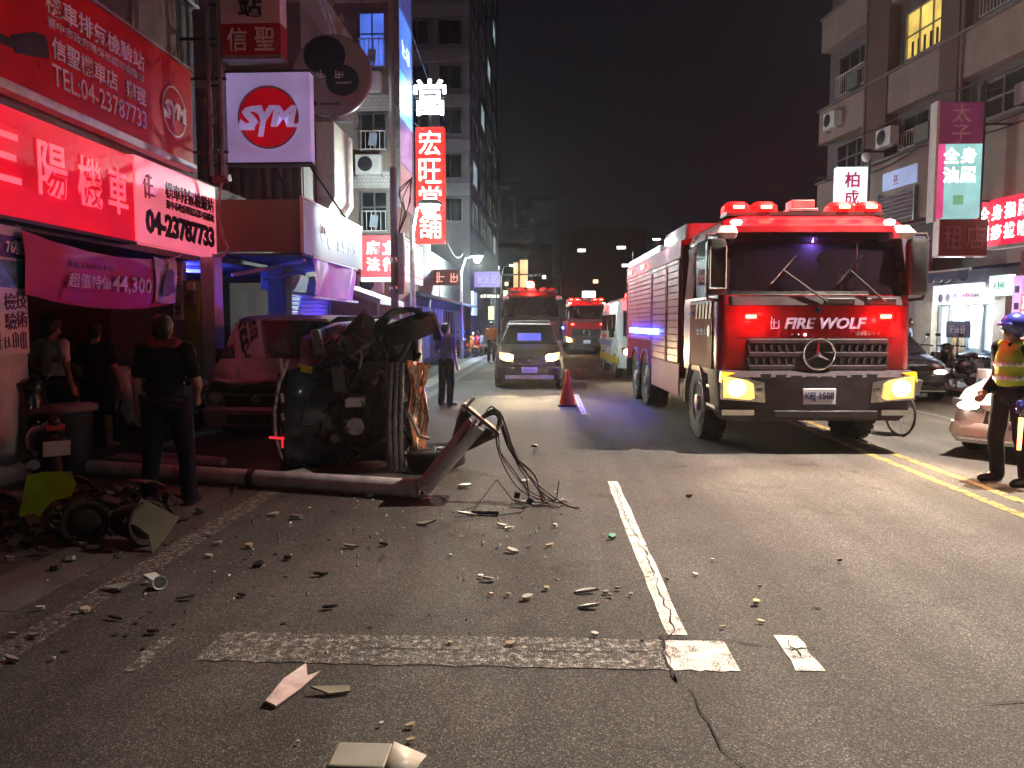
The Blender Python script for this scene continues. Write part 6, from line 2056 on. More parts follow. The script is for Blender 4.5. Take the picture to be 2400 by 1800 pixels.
person('person in white T-shirt with hand on hip beside the pillar', (-6.30, 9.55, .008), R(168), dict(eR=(.36, .10, 1.16), wR=(.19, -.06, 1.0), hed=(.0, -.01, 1.60)), [skin, cloth_white, cloth_black2, shoe_dark], shorts=True, H=1.68)
person('person in black T-shirt and black shorts seen from behind, barefoot', (-5.92, 9.85, .008), R(188), dict(eL=(-.25, .02, 1.12), wL=(-.25, -.10, .90), eR=(.25, .0, 1.12), wR=(.22, -.12, .92), hL=(-.10, 0, .9), kL=(-.13, 0, .49), aL=(-.15, .03, .085), tL=(-.19, -.14, .035), hR=(.1, 0, .9), kR=(.13, 0, .49), aR=(.15, .03, .085), tR=(.19, -.14, .035)), [skin, cloth_black, cloth_black2, shoe_dark], shorts=True, barefoot=True, H=1.63, bulk=1.12)
p3_ = person('person in black uniform with red collar facing the silver van', (-3.42, 6.76, .008), R(196), dict(eL=(-.27, .05, 1.10), wL=(-.22, -.20, .97), eR=(.235, .05, 1.12), wR=(.245, -.01, .86), pel=(.02, 0, .93), hed=(.02, -.03, 1.588), hL=(-.1, 0, .9), kL=(-.14, -.05, .49), aL=(-.17, .04, .085), tL=(-.22, -.12, .035), hR=(.1, 0, .9), kR=(.14, .0, .49), aR=(.17, .06, .085), tR=(.19, -.11, .035)), [skin, cloth_black, navy_cloth, shoe_dark], H=1.70, vox=.009, bulk=1.10)
sdf_obj('collar', [((-.085, .02, 1.455), (.085, .02, 1.455), .064, .064, 0)], [M('collar_red', (.20, .02, .02), .8)], p3_, .01, .03)
sdf_obj('belt', [('e', (0, .008, .965), (.178, .142, .03), 0)], [black_plastic], p3_, .009, .01)
MB().rstack([(.90, .15, .22, -.03, .08, .02), (1.02, .15, .22, -.03, .08, .02)], 2).build('radio', black_plastic, p3_)
person('person in blue shirt and black trousers standing beyond the overturned car', (-2.02, 15.45, 0), R(150), dict(eR=(.27, .0, 1.12), wR=(.16, -.2, 1.05)), [skin, M('cloth_blue', (.13, .15, .42), .8, var=.15), navy_cloth, shoe_dark], H=1.64, vox=.014)
p5_ = person('traffic officer in reflective vest and blue helmet with a glowing baton', (4.80, 8.12, 0), R(-72), dict(hed=(0, -.02, 1.60), eL=(-.25, .10, 1.13), wL=(-.20, -.12, .95), eR=(.26, .06, 1.12), wR=(.27, -.10, .90), hL=(-.1, 0, .9), kL=(-.12, -.04, .49), aL=(-.14, .02, .085), tL=(-.17, -.17, .035), hR=(.1, .0, .9), kR=(.13, .02, .49), aR=(.15, .08, .085), tR=(.17, -.11, .035)), [skin, navy_cloth, navy_cloth, M('boot', (.02, .02, .022), .35)], H=1.70, vox=.010, hair='none', long_sleeve=True)
vest = M('vest_lime', (.42, .62, .03), .6, var=.12)
sdf_obj('vest', [('e', (0, .0, 1.26), (.188, .135, .20), 0), ('e', (0, -.0, 1.10), (.178, .142, .13), 0), ((-.12, .01, 1.42), (.12, .01, 1.42), .072, .072, 0)], [vest], p5_, .012, .03, noise=.004)
for z in (1.10, 1.24):
    MB().lathe([(1, -.022), (1.02, 0), (1, .022), (.97, 0)], (0, 0, 0), 'z', 28).build('reflective_band', M('reflective_silver', (.75, .75, .7), .25, .3), p5_, loc=(0, 0, z)).scale = (.193, .150, 1)
helm = sdf_obj('helmet', [('e', (0, .012, 1.645), (.128, .150, .125), 0), ('e', (0, .03, 1.59), (.126, .135, .09), 0), ((-.08, -.135, 1.645), (.08, -.135, 1.645), .012, .012, 0)], [M('helmet_blue', (.03, .04, .30), .2, coat=.7, var=.1)], p5_, .011, .02)
MB().tube([(.27 * 1, -.16, .84), (.30, -.20, .72)], .018, 10).build('baton_grip', black_plastic, p5_)
MB().tube([(.30, -.20, .72), (.37, -.29, .42)], [.022, .018], 12).build('baton', EM('baton_orange', (1, .16, .02), 6), p5_)
lamp('baton_light', p5_, (.36, -.30, .55), .5, (1, .1, .02), .02)
MB().rstack([(.92, -.23, -.15, -.06, .08, .02), (1.04, -.23, -.15, -.06, .08, .02)], 2).build('belt_pouch', black_plastic, p5_)
sdf_obj('glove', [(tuple(q[0]), tuple(q[1]), q[2] + .004, q[3] + .004, 0) for q in hand((.272, -.105, .895), (.01, -.16, -.22), (-.25, -1, .1), .55)], [M('glove_blue', (.04, .06, .5), .5)], p5_, .010, .02)
q_ = ra(-1.3, 2.9)
person('person in pale blue shirt standing before the bright shop', (q_[0], q_[1], .12), R(60), None, [skin, M('cloth_pale_blue', (.25, .28, .42), .8), navy_cloth, shoe_dark], H=1.66, vox=.016)
person('distant worker in orange jacket near the far scooters', (-2.35, 33.0, 0), R(20), None, [skin, EM('orange_jacket', (.0, .0, .0), 0, base=(.75, .22, .03)), navy_cloth, shoe_dark], H=1.7, vox=.018)

# ================================================================== scooters
sc_white = M('scooter_white', (.58, .58, .60), .25, coat=.6, var=.06)
sc_black = M('scooter_black', (.014, .014, .017), .25, coat=.6, var=.1)
sc_blue = M('scooter_blue', (.02, .035, .16), .25, coat=.6, var=.1)
sc_orange = M('scooter_orange', (.55, .16, .02), .3, coat=.5, var=.1)
sc_red = M('scooter_red', (.35, .02, .02), .3, coat=.5, var=.1)
sc_silver = M('scooter_silver', (.36, .36, .38), .3, .5, coat=.4, var=.1)


def make_scooter(label, loc, rotz, group):
    t = thing('motor_scooter', label, 'scooter', loc, rotz, group)
    B = [((0, -.40, .34), (0, -.52, .88), .12, .13, 0), ('e', (0, -.50, .66), (.19, .09, .27), 0), ('e', (0, -.50, .98), (.15, .12, .10), 0),
         ((-.11, -.30, .27), (-.11, .12, .27), .06, .06, 1), ((.11, -.30, .27), (.11, .12, .27), .06, .06, 1), ((0, -.3, .27), (0, .12, .27), .06, .06, 1),
         ('e', (0, .36, .50), (.165, .40, .19), 0), ((0, .45, .58), (0, .86, .74), .11, .055, 0), ('e', (0, -.70, .50), (.075, .20, .07), 0), ('e', (0, .62, .47), (.08, .22, .12), 1)]
    sdf_obj('body', B, [sc_white, black_plastic], t, .02, .05)
    sdf_obj('seat', [('e', (0, .22, .755), (.135, .26, .065), 0), ('e', (0, .55, .80), (.12, .26, .06), 0)], [M('seat_vinyl', (.016, .015, .016), .5, var=.2)], t, .02, .04)
    for yy in (-.70, .64):
        o = MB().lathe([(.15, -.035), (.235, -.05), (.255, -.025), (.26, 0), (.255, .025), (.235, .05), (.15, .035)], (0, yy, .26), 'x', 24).build('wheel', rubber, t)
        rbm = MB().lathe([(.155, -.036), (.155, .036), (.145, .03), (.145, -.03)], (0, yy, .26), 'x', 24)
        for k in range(5):
            a = 2 * PI * k / 5
            rbm.tube([(0, yy, .26), (0, yy + .15 * math.cos(a), .26 + .15 * math.sin(a))], .018, 5)
        rbm.build('rim', chrome, o)
    for s in (-1, 1):
        MB().tube([(s * .09, -.70, .26), (s * .09, -.58, .62)], .022, 8).build('fork', dark_steel, t)
        MB().tube([(s * .13, -.5, 1.02), (s * .22, -.44, 1.16), (s * .25, -.43, 1.24)], .008, 6).build('mirror_stem', chrome, t)
        MB().ball((s * .26, -.43, 1.27), (.07, .02, .045), 12, 8).build('mirror', black_plastic, t)
    MB().tube([(-.34, -.32, 1.0), (-.20, -.42, 1.02), (0, -.46, 1.0), (.20, -.42, 1.02), (.34, -.32, 1.0)], .018, 8).build('handlebar', black_plastic, t)
    MB().ball((0, -.615, .90), (.09, .04, .06), 12, 8).build('headlight', reflector, t)
    MB().box(-.08, .08, .86, .90, .66, .72).build('tail_light', M('tail_red', (.35, .02, .02), .2), t, bevel=.01)
    MB().obox((0, .93, .50), (.22, .012, .15), (R(-20), 0, 0)).build('number_plate', plate_white, t)
    MB().tube([(.15, .30, .28), (.17, .55, .30), (.18, .88, .36)], [.03, .055, .05], 10).build('exhaust', chrome, t)
    MB().tube([(-.1, .15, .26), (-.22, .22, .01)], .014, 6).build('kickstand', chrome, t)
    return t


sc0 = make_scooter('dark scooter at the picture edge with its tail and plate towards the road', (-5.12, 7.5, .008), R(222), 'scooters by the motorcycle shop')
for o in sc0.children:
    if o.name.startswith('body'):
        o.material_slots[0].link = 'OBJECT'
        o.material_slots[0].material = sc_black
dup(sc0, (-5.62, 10.75, .008), R(-25), 'white and blue scooter between the black T-shirt person and the van', None, {sc_black: sc_white})
dup(sc0, (-6.75, 10.9, .008), R(-30), 'blue scooter standing behind the person in black T-shirt', None, {sc_black: sc_blue})
dup(sc0, (-7.5, 10.4, .008), R(-35), 'black scooter deep inside the arcade behind the white T-shirt', None)
FS = 'scooters parked along the far left pavement'
for k, (x, y, a, mt, lab) in enumerate(((-4.45, 37.0, 60, sc_black, 'black scooter first in the far left row'), (-4.15, 38.4, 65, sc_orange, 'orange scooter in the far left row'), (-4.0, 39.8, 62, sc_red, 'red scooter next to the orange one in the far row'),
                                        (-3.85, 41.2, 60, sc_silver, 'silver scooter in the middle of the far row'), (-3.7, 42.6, 66, sc_blue, 'blue scooter near the end of the far row'), (-3.6, 44.2, 62, sc_white, 'white scooter last in the far left row'))):
    dup(sc0, (x, y, .008), R(a), lab, FS, {sc_black: mt} if mt is not sc_black else None)
for k, (a_, b_, an, mt, lab) in enumerate(((-1.25, 2.1, -60, sc_silver, 'silver scooter parked before the bright shop door'), (-1.2, 3.6, -65, sc_blue, 'blue scooter parked beside the bright shop column'), (-1.1, 1.2, -55, sc_black, 'black scooter between the shop door and the dark blue car'))):
    q = ra(a_, b_)
    dup(sc0, (q[0], q[1], .12), R(an), lab, 'scooters before the bright shop', {sc_black: mt} if mt is not sc_black else None)

# ================================================================== bicycle beside the fire engine
bk = thing('bicycle', 'bicycle with its thin front wheel showing past the fire engine bumper', 'bicycle', (5.24, 11.55, 0), R(12))
# local: front wheel at origin, frame runs to +y
def bike_wheel(y):
    pts = [(0, y + .33 * math.cos(2 * PI * k / 32), .33 + .33 * math.sin(2 * PI * k / 32)) for k in range(33)]
    o = MB().tube(pts, .017, 8, False).build('wheel', rubber, bk)
    mb = MB()
    for k in range(18):
        a = 2 * PI * k / 18
        mb.tube([(.02 * (-1) ** k, y, .33), (0, y + .315 * math.cos(a), .33 + .315 * math.sin(a))], .0022, 4)
    mb.cyl((-.04, y, .33), (.04, y, .33), .02, n=8).build('spokes', chrome, o)
    MB().tube([(0, y + .312 * math.cos(2 * PI * k / 32), .33 + .312 * math.sin(2 * PI * k / 32)) for k in range(33)], .010, 6, False).build('rim', chrome, o)
bike_wheel(0)
bike_wheel(1.05)
MB().tube([(.05, 0, .33), (.05, .12, .68), (0, .16, .78)], .014, 8).tube([(-.05, 0, .33), (-.05, .12, .68), (0, .16, .78)], .014, 8).build('fork', chrome, bk)
MB().tube([(0, .17, .80), (0, .60, .30), (0, .42, .85), (0, .17, .80)], .018, 8).tube([(0, .60, .30), (0, 1.05, .33), (0, .45, .76)], .012, 8).build('frame', M('bike_paint', (.25, .05, .05), .3, coat=.4), bk)
MB().tube([(0, .16, .78), (0, .13, .95), (-.26, .20, 1.0)], .013, 8).tube([(0, .13, .95), (.26, .20, 1.0)], .013, 8).build('handlebar', chrome, bk)
sdf_obj('saddle', [('e', (0, .44, .92), (.07, .13, .03), 0)], [black_plastic], bk, .012, .02)
MB().cyl((0, .43, .78), (0, .43, .90), .012, n=8).build('seat_post', chrome, bk)
MB().lathe([(.09, -.02), (.09, .02), (.07, .02), (.07, -.02)], (.05, .60, .30), 'x', 20).build('chainring', chrome, bk)
MB().rstack([(.62, -.16, .16, -.20, .10, .03), (.84, -.19, .19, -.24, .12, .03)], 2).build('basket', M('basket_wire', (.3, .3, .3), .5, .6), bk)
# ================================================================== cone, bin, fallen pole, debris
cn_ = thing('traffic_cone', 'red traffic cone standing on the lane line before the small SUV', 'traffic cone', (.43, 15.5, 0))
MB().lathe([(.175, .035), (.165, .05), (.03, .70), (.022, .72), (.005, .72)], (0, 0, 0), 'z', 28).build('cone_body', M('cone_red', (.60, .02, .012), .6, var=.12, dirt=.15, spec=.15, ior=1.2), cn_)
MB().rstack([(0, -.19, .19, -.19, .19, .04), (.034, -.185, .185, -.185, .185, .04)], 3).build('base', rubber, cn_)

bn_ = thing('rubbish_bin', 'round dark plastic bin with pale rim under the shop pillar', 'bin', (-5.18, 8.05, .008))
MB().lathe([(.20, 0), (.25, .70), (.275, .71), (.275, .76), (.24, .76), (.20, .1), (.01, .1)], (0, 0, 0), 'z', 28).build('bin_body', M('bin_plastic', (.035, .03, .05), .5, var=.2), bn_)
MB().lathe([(.278, .70), (.30, .72), (.30, .765), (.278, .775)], (0, 0, 0), 'z', 28).build('rim', M('bin_rim', (.30, .22, .26), .5), bn_)

pole_grey = M('pole_lilac_grey', (.52, .51, .54), .6, .0, var=.25, scale=6, dirt=.4)
fp = thing('fallen_pole', 'fallen grey steel lamp pole lying across the lane, snapped at its base', 'pole', (0, 0, 0))
A = Vector((-4.95, 8.05, .10))
Bp = Vector((-1.22, 7.12, .10))
MB().tube([A, A.lerp(Bp, .5), Bp], [.075, .083, .09], 16).build('pole_section', pole_grey, fp, angle=40)
MB().tube([A.lerp(Bp, .525), A.lerp(Bp, .545)], [.094, .094], 16).build('joint_band', dark_steel, fp)
C1 = Vector((-1.16, 7.12, .10))
C2 = Vector((-.66, 7.20, .70))
MB().tube([C1, C1.lerp(C2, .5), C2], [.085, .092, .10], 16).build('stub_section', pole_grey, fp, angle=40)
# torn lip where it snapped
for k in range(7):
    a = 2 * PI * k / 7
    o = Vector((.02, math.cos(a) * .10, math.sin(a) * .10))
    MB().add([Bp + o, Bp + Vector((.02, math.cos(a + .6) * .1, math.sin(a + .6) * .1)), Bp + o * .9 + Vector((.09 + .05 * (k % 3), 0, -.01))], [(0, 1, 2)]).build('torn_edge', pole_grey, fp, solid=.006)
# base plate with gussets
dv = (C2 - C1).normalized()
sd = dv.cross(Vector((0, 1, 0))).normalized()
fw_ = sd.cross(dv).normalized()
pc = C2 + dv * .06
def plate_pt(u, v, w=0):
    return pc + sd * u + fw_ * v + dv * w
mbp = MB()
s_ = .215
vs = [plate_pt(-s_, -s_, 0), plate_pt(s_, -s_, 0), plate_pt(s_, s_, 0), plate_pt(-s_, s_, 0), plate_pt(-s_, -s_, .03), plate_pt(s_, -s_, .03), plate_pt(s_, s_, .03), plate_pt(-s_, s_, .03)]
mbp.add(vs, [(0, 3, 2, 1), (4, 5, 6, 7), (0, 1, 5, 4), (1, 2, 6, 5), (2, 3, 7, 6), (3, 0, 4, 7)]).build('base_plate', M('plate_rust', (.17, .10, .09), .6, .3, var=.4, dirt=.5), fp)
for k in range(4):
    a = PI / 2 * k + .2
    ra_ = (math.cos(a), math.sin(a))
    mbg = MB()
    p1, p2, p3 = plate_pt(ra_[0] * .09, ra_[1] * .09, -.02), plate_pt(ra_[0] * .24, ra_[1] * .24, -.002), plate_pt(ra_[0] * .09, ra_[1] * .09, -.32)
    mbg.add([p1, p2, p3], [(0, 1, 2)]).build('gusset', M('plate_rust', (.17, .10, .09), .6, .3), fp, solid=.014)
for k in range(4):
    a = PI / 4 + PI / 2 * k
    MB().cyl(plate_pt(math.cos(a) * .25, math.sin(a) * .25, -.03), plate_pt(math.cos(a) * .25, math.sin(a) * .25, .12), .014, n=8).build('anchor_bolt', steel, fp)
cab_ = M('cable_black', (.018, .016, .018), .5, var=.3)
cq = random.Random(3)
root = pc + dv * .04
for k in range(8):
    e = Vector((.02 + cq.uniform(-.22, .20), 6.92 + cq.uniform(-.16, .18), .015))
    pts = [root + Vector((cq.uniform(-.04, .04), 0, cq.uniform(-.04, .04))), root + Vector((.12 + cq.uniform(-.03, .05), -.02, .05 + cq.uniform(-.05, .06))), Vector((-.36 + cq.uniform(-.10, .12), 7.10, .46 + cq.uniform(-.12, .10))), Vector((-.20 + cq.uniform(-.12, .12), 7.02 + cq.uniform(-.08, .08), .20 + cq.uniform(-.06, .06))), e, e + Vector((cq.uniform(-.2, .25), cq.uniform(-.2, .12), 0))]
    sm = []
    for i in range(len(pts) - 1):
        for q in range(5):
            u = q / 5
            p0, p1, p2_, p3 = pts[max(i - 1, 0)], pts[i], pts[i + 1], pts[min(i + 2, len(pts) - 1)]
            sm.append(.5 * ((2 * p1) + (-p0 + p2_) * u + (2 * p0 - 5 * p1 + 4 * p2_ - p3) * u * u + (-p0 + 3 * p1 - 3 * p2_ + p3) * u ** 3))
    sm.append(pts[-1])
    MB().tube(sm, cq.choice([.005, .007, .010]), 6).build('cable', cab_, fp)
for k, (pts) in enumerate(([(-.75, 6.62, .015), (-.62, 6.72, .03), (-.45, 6.98, .22), (-.30, 6.90, .05), (-.1, 6.85, .015), (.05, 6.86, .015)], [(-.62, 6.52, .014), (-.40, 6.48, .014), (-.22, 6.56, .02), (-.18, 6.72, .014), (-.32, 6.78, .014)], [(-.05, 6.9, .014), (.10, 6.95, .05), (.12, 6.93, .22)],
                           [(-.12, 6.80, .014), (.12, 6.80, .014), (.17, 6.92, .014), (.05, 7.02, .014), (-.08, 6.95, .014)])):
    MB().tube(pts, .006, 6).build('cable', cab_, fp)
MB().tube([(-.64, 6.52, .02), (-.40, 6.49, .02)], .022, 8).build('conduit_end', chrome, fp)
MB().obox((-.26, 6.90, .10), (.05, .04, .06), (.3, .2, .1)).obox((-.14, 6.86, .06), (.05, .05, .05), (.1, .5, .1)).build('connector', black_plastic, fp)

# other long pieces on the left
for k, (a, b, r_, mt, lab) in enumerate((((-4.75, 9.05, .05), (-3.75, 8.7, .05), .05, pole_grey, 'short grey pipe lying behind the fallen pole near the uniformed person'), ((-5.2, 7.05, .03), (-4.0, 7.25, .03), .022, steel, 'thin steel rod lying on the dark pavement'),
                                         ((-4.9, 6.75, .03), (-4.15, 6.68, .03), .03, M('plank_grey', (.2, .18, .19), .7), 'narrow grey batten lying before the scooter'), ((-3.0, 7.75, .04), (-2.3, 7.62, .04), .025, chrome, 'bright chrome strip lying beside the overturned car'))):
    tag(MB().tube([a, b], r_, 8).build('loose_pipe', mt), lab, 'pipe', 'loose pipes on the ground')
pp = MB()
tag(MB().obox((-4.55, 8.55, .06), (.95, .22, .10), (R(6), R(3), R(-12))).build('guard_panel', M('panel_lilac', (.25, .23, .28), .6, var=.3, dirt=.4), bevel=.015), 'bent pale guard panel lying on the pavement left of the uniformed person', 'panel')

# toppled planters and rubbish at the left edge
def planter(loc, rot, label, mat, tan=None, r=.155, h=.30):
    t = thing('plant_pot', label, 'plant pot', loc)
    t.rotation_euler = rot
    MB().lathe([(.01, 0), (r * .72, 0), (r, h * .92), (r * 1.08, h * .93), (r * 1.08, h), (r * .96, h), (r * .9, h * .9), (.01, h * .85)], (0, 0, 0), 'z', 24).build('pot', mat, t)
    MB().ball((0, 0, h * .86), (r * .85, r * .85, .05), 14, 6).build('soil', M('soil', (.02, .016, .012), .95, var=.5, scale=30, bump=.5), t)
    return t


planter((-3.62, 5.72, .155), (R(88), 0, R(40)), 'toppled dark brown plant pot under the lime bag', M('pot_brown', (.035, .03, .025), .6, var=.3))
planter((-3.22, 5.62, .155), (R(86), 0, R(65)), 'toppled black plant pot beside the tan board', M('pot_black', (.015, .015, .018), .5, var=.3))
planter((-4.28, 5.45, .15), (R(84), 0, R(-30)), 'toppled dark red plant pot at the picture edge', M('pot_red', (.14, .02, .02), .6, var=.3), r=.15, h=.28)


# heap of broken earthenware, soil and torn plants round the pots
mbr = MB()
hq = random.Random(77)
for k in range(420):
    x, y = hq.gauss(-3.95, .42), hq.gauss(6.15, .48)
    if x > -2.95 or y < 5.2:
        continue
    hgt = max(0, .16 * (1 - ((x + 3.95) / 1.0) ** 2 - ((y - 6.15) / 1.2) ** 2))
    sz = hq.choice([.02, .03, .04, .06, .09])
    mbr.obox((x, y, .01 + hgt * hq.random() + sz * .2), (sz * hq.uniform(.8, 2), sz, sz * hq.uniform(.2, .7)), (hq.uniform(-.8, .8), hq.uniform(-.8, .8), hq.uniform(0, 3)))
tag(stuff(mbr.build('rubble', M('rubble_dark', (.05, .042, .038), .9, var=.7, scale=9, bump=.4), smooth=False)), 'dark heap of broken earthenware and soil round the toppled pots', 'rubble')
for k, (x, y, z, a, lab) in enumerate(((-4.05, 6.35, .16, .3, 'curved brown pot fragment on top of the rubble heap'), (-3.55, 6.5, .12, 1.4, 'curved brown pot fragment at the road side of the rubble heap'), (-4.5, 6.0, .12, 2.5, 'curved brown pot fragment left of the lime sheet'))):
    rings = []
    for i in range(7):
        aa = -.7 + 1.4 * i / 6
        rr = .17
        wob = .03 * math.sin(i * 2.1 + k)
        rings.append([(rr * math.sin(aa), rr * math.cos(aa), -.10 + wob), (rr * math.sin(aa), rr * math.cos(aa), .10 - wob), ((rr - .015) * math.sin(aa), (rr - .015) * math.cos(aa), .10 - wob), ((rr - .015) * math.sin(aa), (rr - .015) * math.cos(aa), -.10 + wob)])
    tag(MB().loft(rings).build('pot_fragment', M('pot_fragment', (.10, .06, .045), .8, var=.4), loc=(x, y, z), rot=(1.1 + k * .5, .4, a)), lab, 'pot fragment', 'broken pot fragments')
pl = thing('torn_plant', 'torn leafy plant lying among the broken pots', 'plant', (-4.1, 6.7, .08), .4)
MB().tube([(-.4, 0, .0), (-.1, .05, .05), (.3, .02, .03)], [.014, .012, .006], 6).build('stem', M('stem_brown', (.06, .045, .03), .9), pl)
for k in range(16):
    u = k / 15
    a = hq.uniform(0, 6.28)
    L_ = hq.uniform(.08, .16)
    b = Vector((-.3 + .6 * u, .04 * math.sin(u * 3), .05))
    d = Vector((math.cos(a), math.sin(a), hq.uniform(.0, .6))).normalized() * L_
    n_ = d.cross(Vector((0, 0, 1))).normalized() * L_ * .22
    MB().add([b, b + d * .5 + n_, b + d, b + d * .5 - n_, b + d * .5 + Vector((0, 0, .012))], [(0, 1, 4), (1, 2, 4), (2, 3, 4), (3, 0, 4)]).build('leaf', M('leaf_dark', (.03, .05, .015), .6, var=.4), pl)


def loose_sheet(name, label, cat, outline, loc, rot, mat, t=.008, bend=.0, group=None):
    """broken plate of plastic or card with its own outline, thickness and bend"""
    n = len(outline)
    c = (sum(p[0] for p in outline) / n, sum(p[1] for p in outline) / n)
    vs, fs = [], []
    for z in (0, t):
        for p in outline:
            vs.append((p[0], p[1], z + bend * ((p[0]) ** 2 - .3 * p[1] * p[0])))
        for p in outline:
            q = ((p[0] + c[0]) / 2, (p[1] + c[1]) / 2)
            vs.append((q[0], q[1], z + bend * ((q[0]) ** 2 - .3 * q[0] * q[1]) + .0))
        vs.append((c[0], c[1], z))
    m = 2 * n + 1
    for i in range(n):
        k = (i + 1) % n
        fs += [(i, n + i, n + k, k), (n + i, 2 * n, n + k), (m + i, m + k, m + n + k, m + n + i), (m + n + i, m + n + k, m + 2 * n), (i, k, m + k, m + i)]
    o = MB().add(vs, fs).build(name, mat, None, angle=30, loc=loc, rot=rot)
    return tag(o, label, cat, group)


lime = M('lime_plastic', (.30, .50, .01), .4, var=.25, scale=8)
loose_sheet('plastic_bag', 'bright lime green plastic sheet lying over the toppled pot', 'plastic sheet', [(-.17, -.20), (-.05, -.22), (.02, -.06), (.16, .0), (.17, .10), (.10, .20), (-.10, .17), (-.20, .12)], (-3.93, 5.85, .30), (R(62), R(8), R(10)), lime, .006, .8)
loose_sheet('board_piece', 'tan square board with curved cut leaning on the black pot', 'board', [(-.15, .02), (-.02, .18), (.24, .0), (.06, -.24), (.03, -.10), (-.06, -.02)], (-2.94, 5.42, .20), (R(62), R(-5), R(14)), M('tan_board', (.34, .33, .24), .7, var=.15), .012)
cup = thing('paper_cup', 'crushed white paper cup lying on the asphalt left of the wreck', 'cup', (-2.42, 4.60, .035))
cup.rotation_euler = (R(75), R(20), R(30))
MB().lathe([(.028, 0), (.040, .09), (.043, .09), (.037, .085), (.026, .008), (.002, .006)], (0, 0, -.04), 'z', 18).build('cup_body', M('cup_white', (.7, .7, .7), .6), cup)
loose_sheet('lid_piece', 'torn white lid piece beside the paper cup', 'lid', [(-.05, -.01), (0, .04), (.05, .03), (.03, -.02)], (-2.50, 4.66, .05), (R(30), R(25), 0), M('cup_white', (.7, .7, .7), .6), .003)
loose_sheet('plastic_shard', 'pale green curved shard left of the paper cup', 'shard', [(-.10, .0), (-.02, .05), (.10, .03), (.06, -.04)], (-2.66, 4.53, .02), (R(8), R(-10), R(-10)), M('shard_green_grey', (.32, .38, .34), .4), .006, 1.5)
loose_sheet('plastic_shard', 'long pink-white trough-shaped shard near the stop line', 'shard', [(-.03, -.16), (.03, -.17), (.045, .0), (.04, .17), (.015, .10), (-.035, .16), (-.05, .0)], (-1.14, 3.30, .02), (R(3), R(18), R(-14)), M('shard_pinkish', (.55, .42, .40), .35, var=.3, scale=12), .010, 3.5)
loose_sheet('plastic_shard', 'flat olive wedge-shaped shard right of the long pink shard', 'shard', [(-.09, .0), (.0, -.035), (.09, -.02), (.08, .03)], (-.96, 3.28, .015), (R(4), R(6), R(8)), M('shard_olive', (.22, .21, .15), .5), .008, 1)
bx_ = thing('broken_box', 'broken grey plastic box at the bottom edge of the picture', 'box', (-.62, 2.62, .0))
MB().prism([(-.16, .0), (-.15, .10), (.06, .10), (.02, .0)], 'y', -.06, .10).build('box_body', M('box_grey', (.30, .28, .24), .5, var=.15, dirt=.2), bx_, bevel=.01)
MB().add([(.06, -.06, .10), (.17, -.03, .085), (.18, .10, .05), (.06, .10, .10), (.03, -.06, .0)], [(0, 1, 2, 3), (0, 4, 1)]).build('flap', M('box_flap', (.42, .38, .32), .5), bx_, solid=.008)

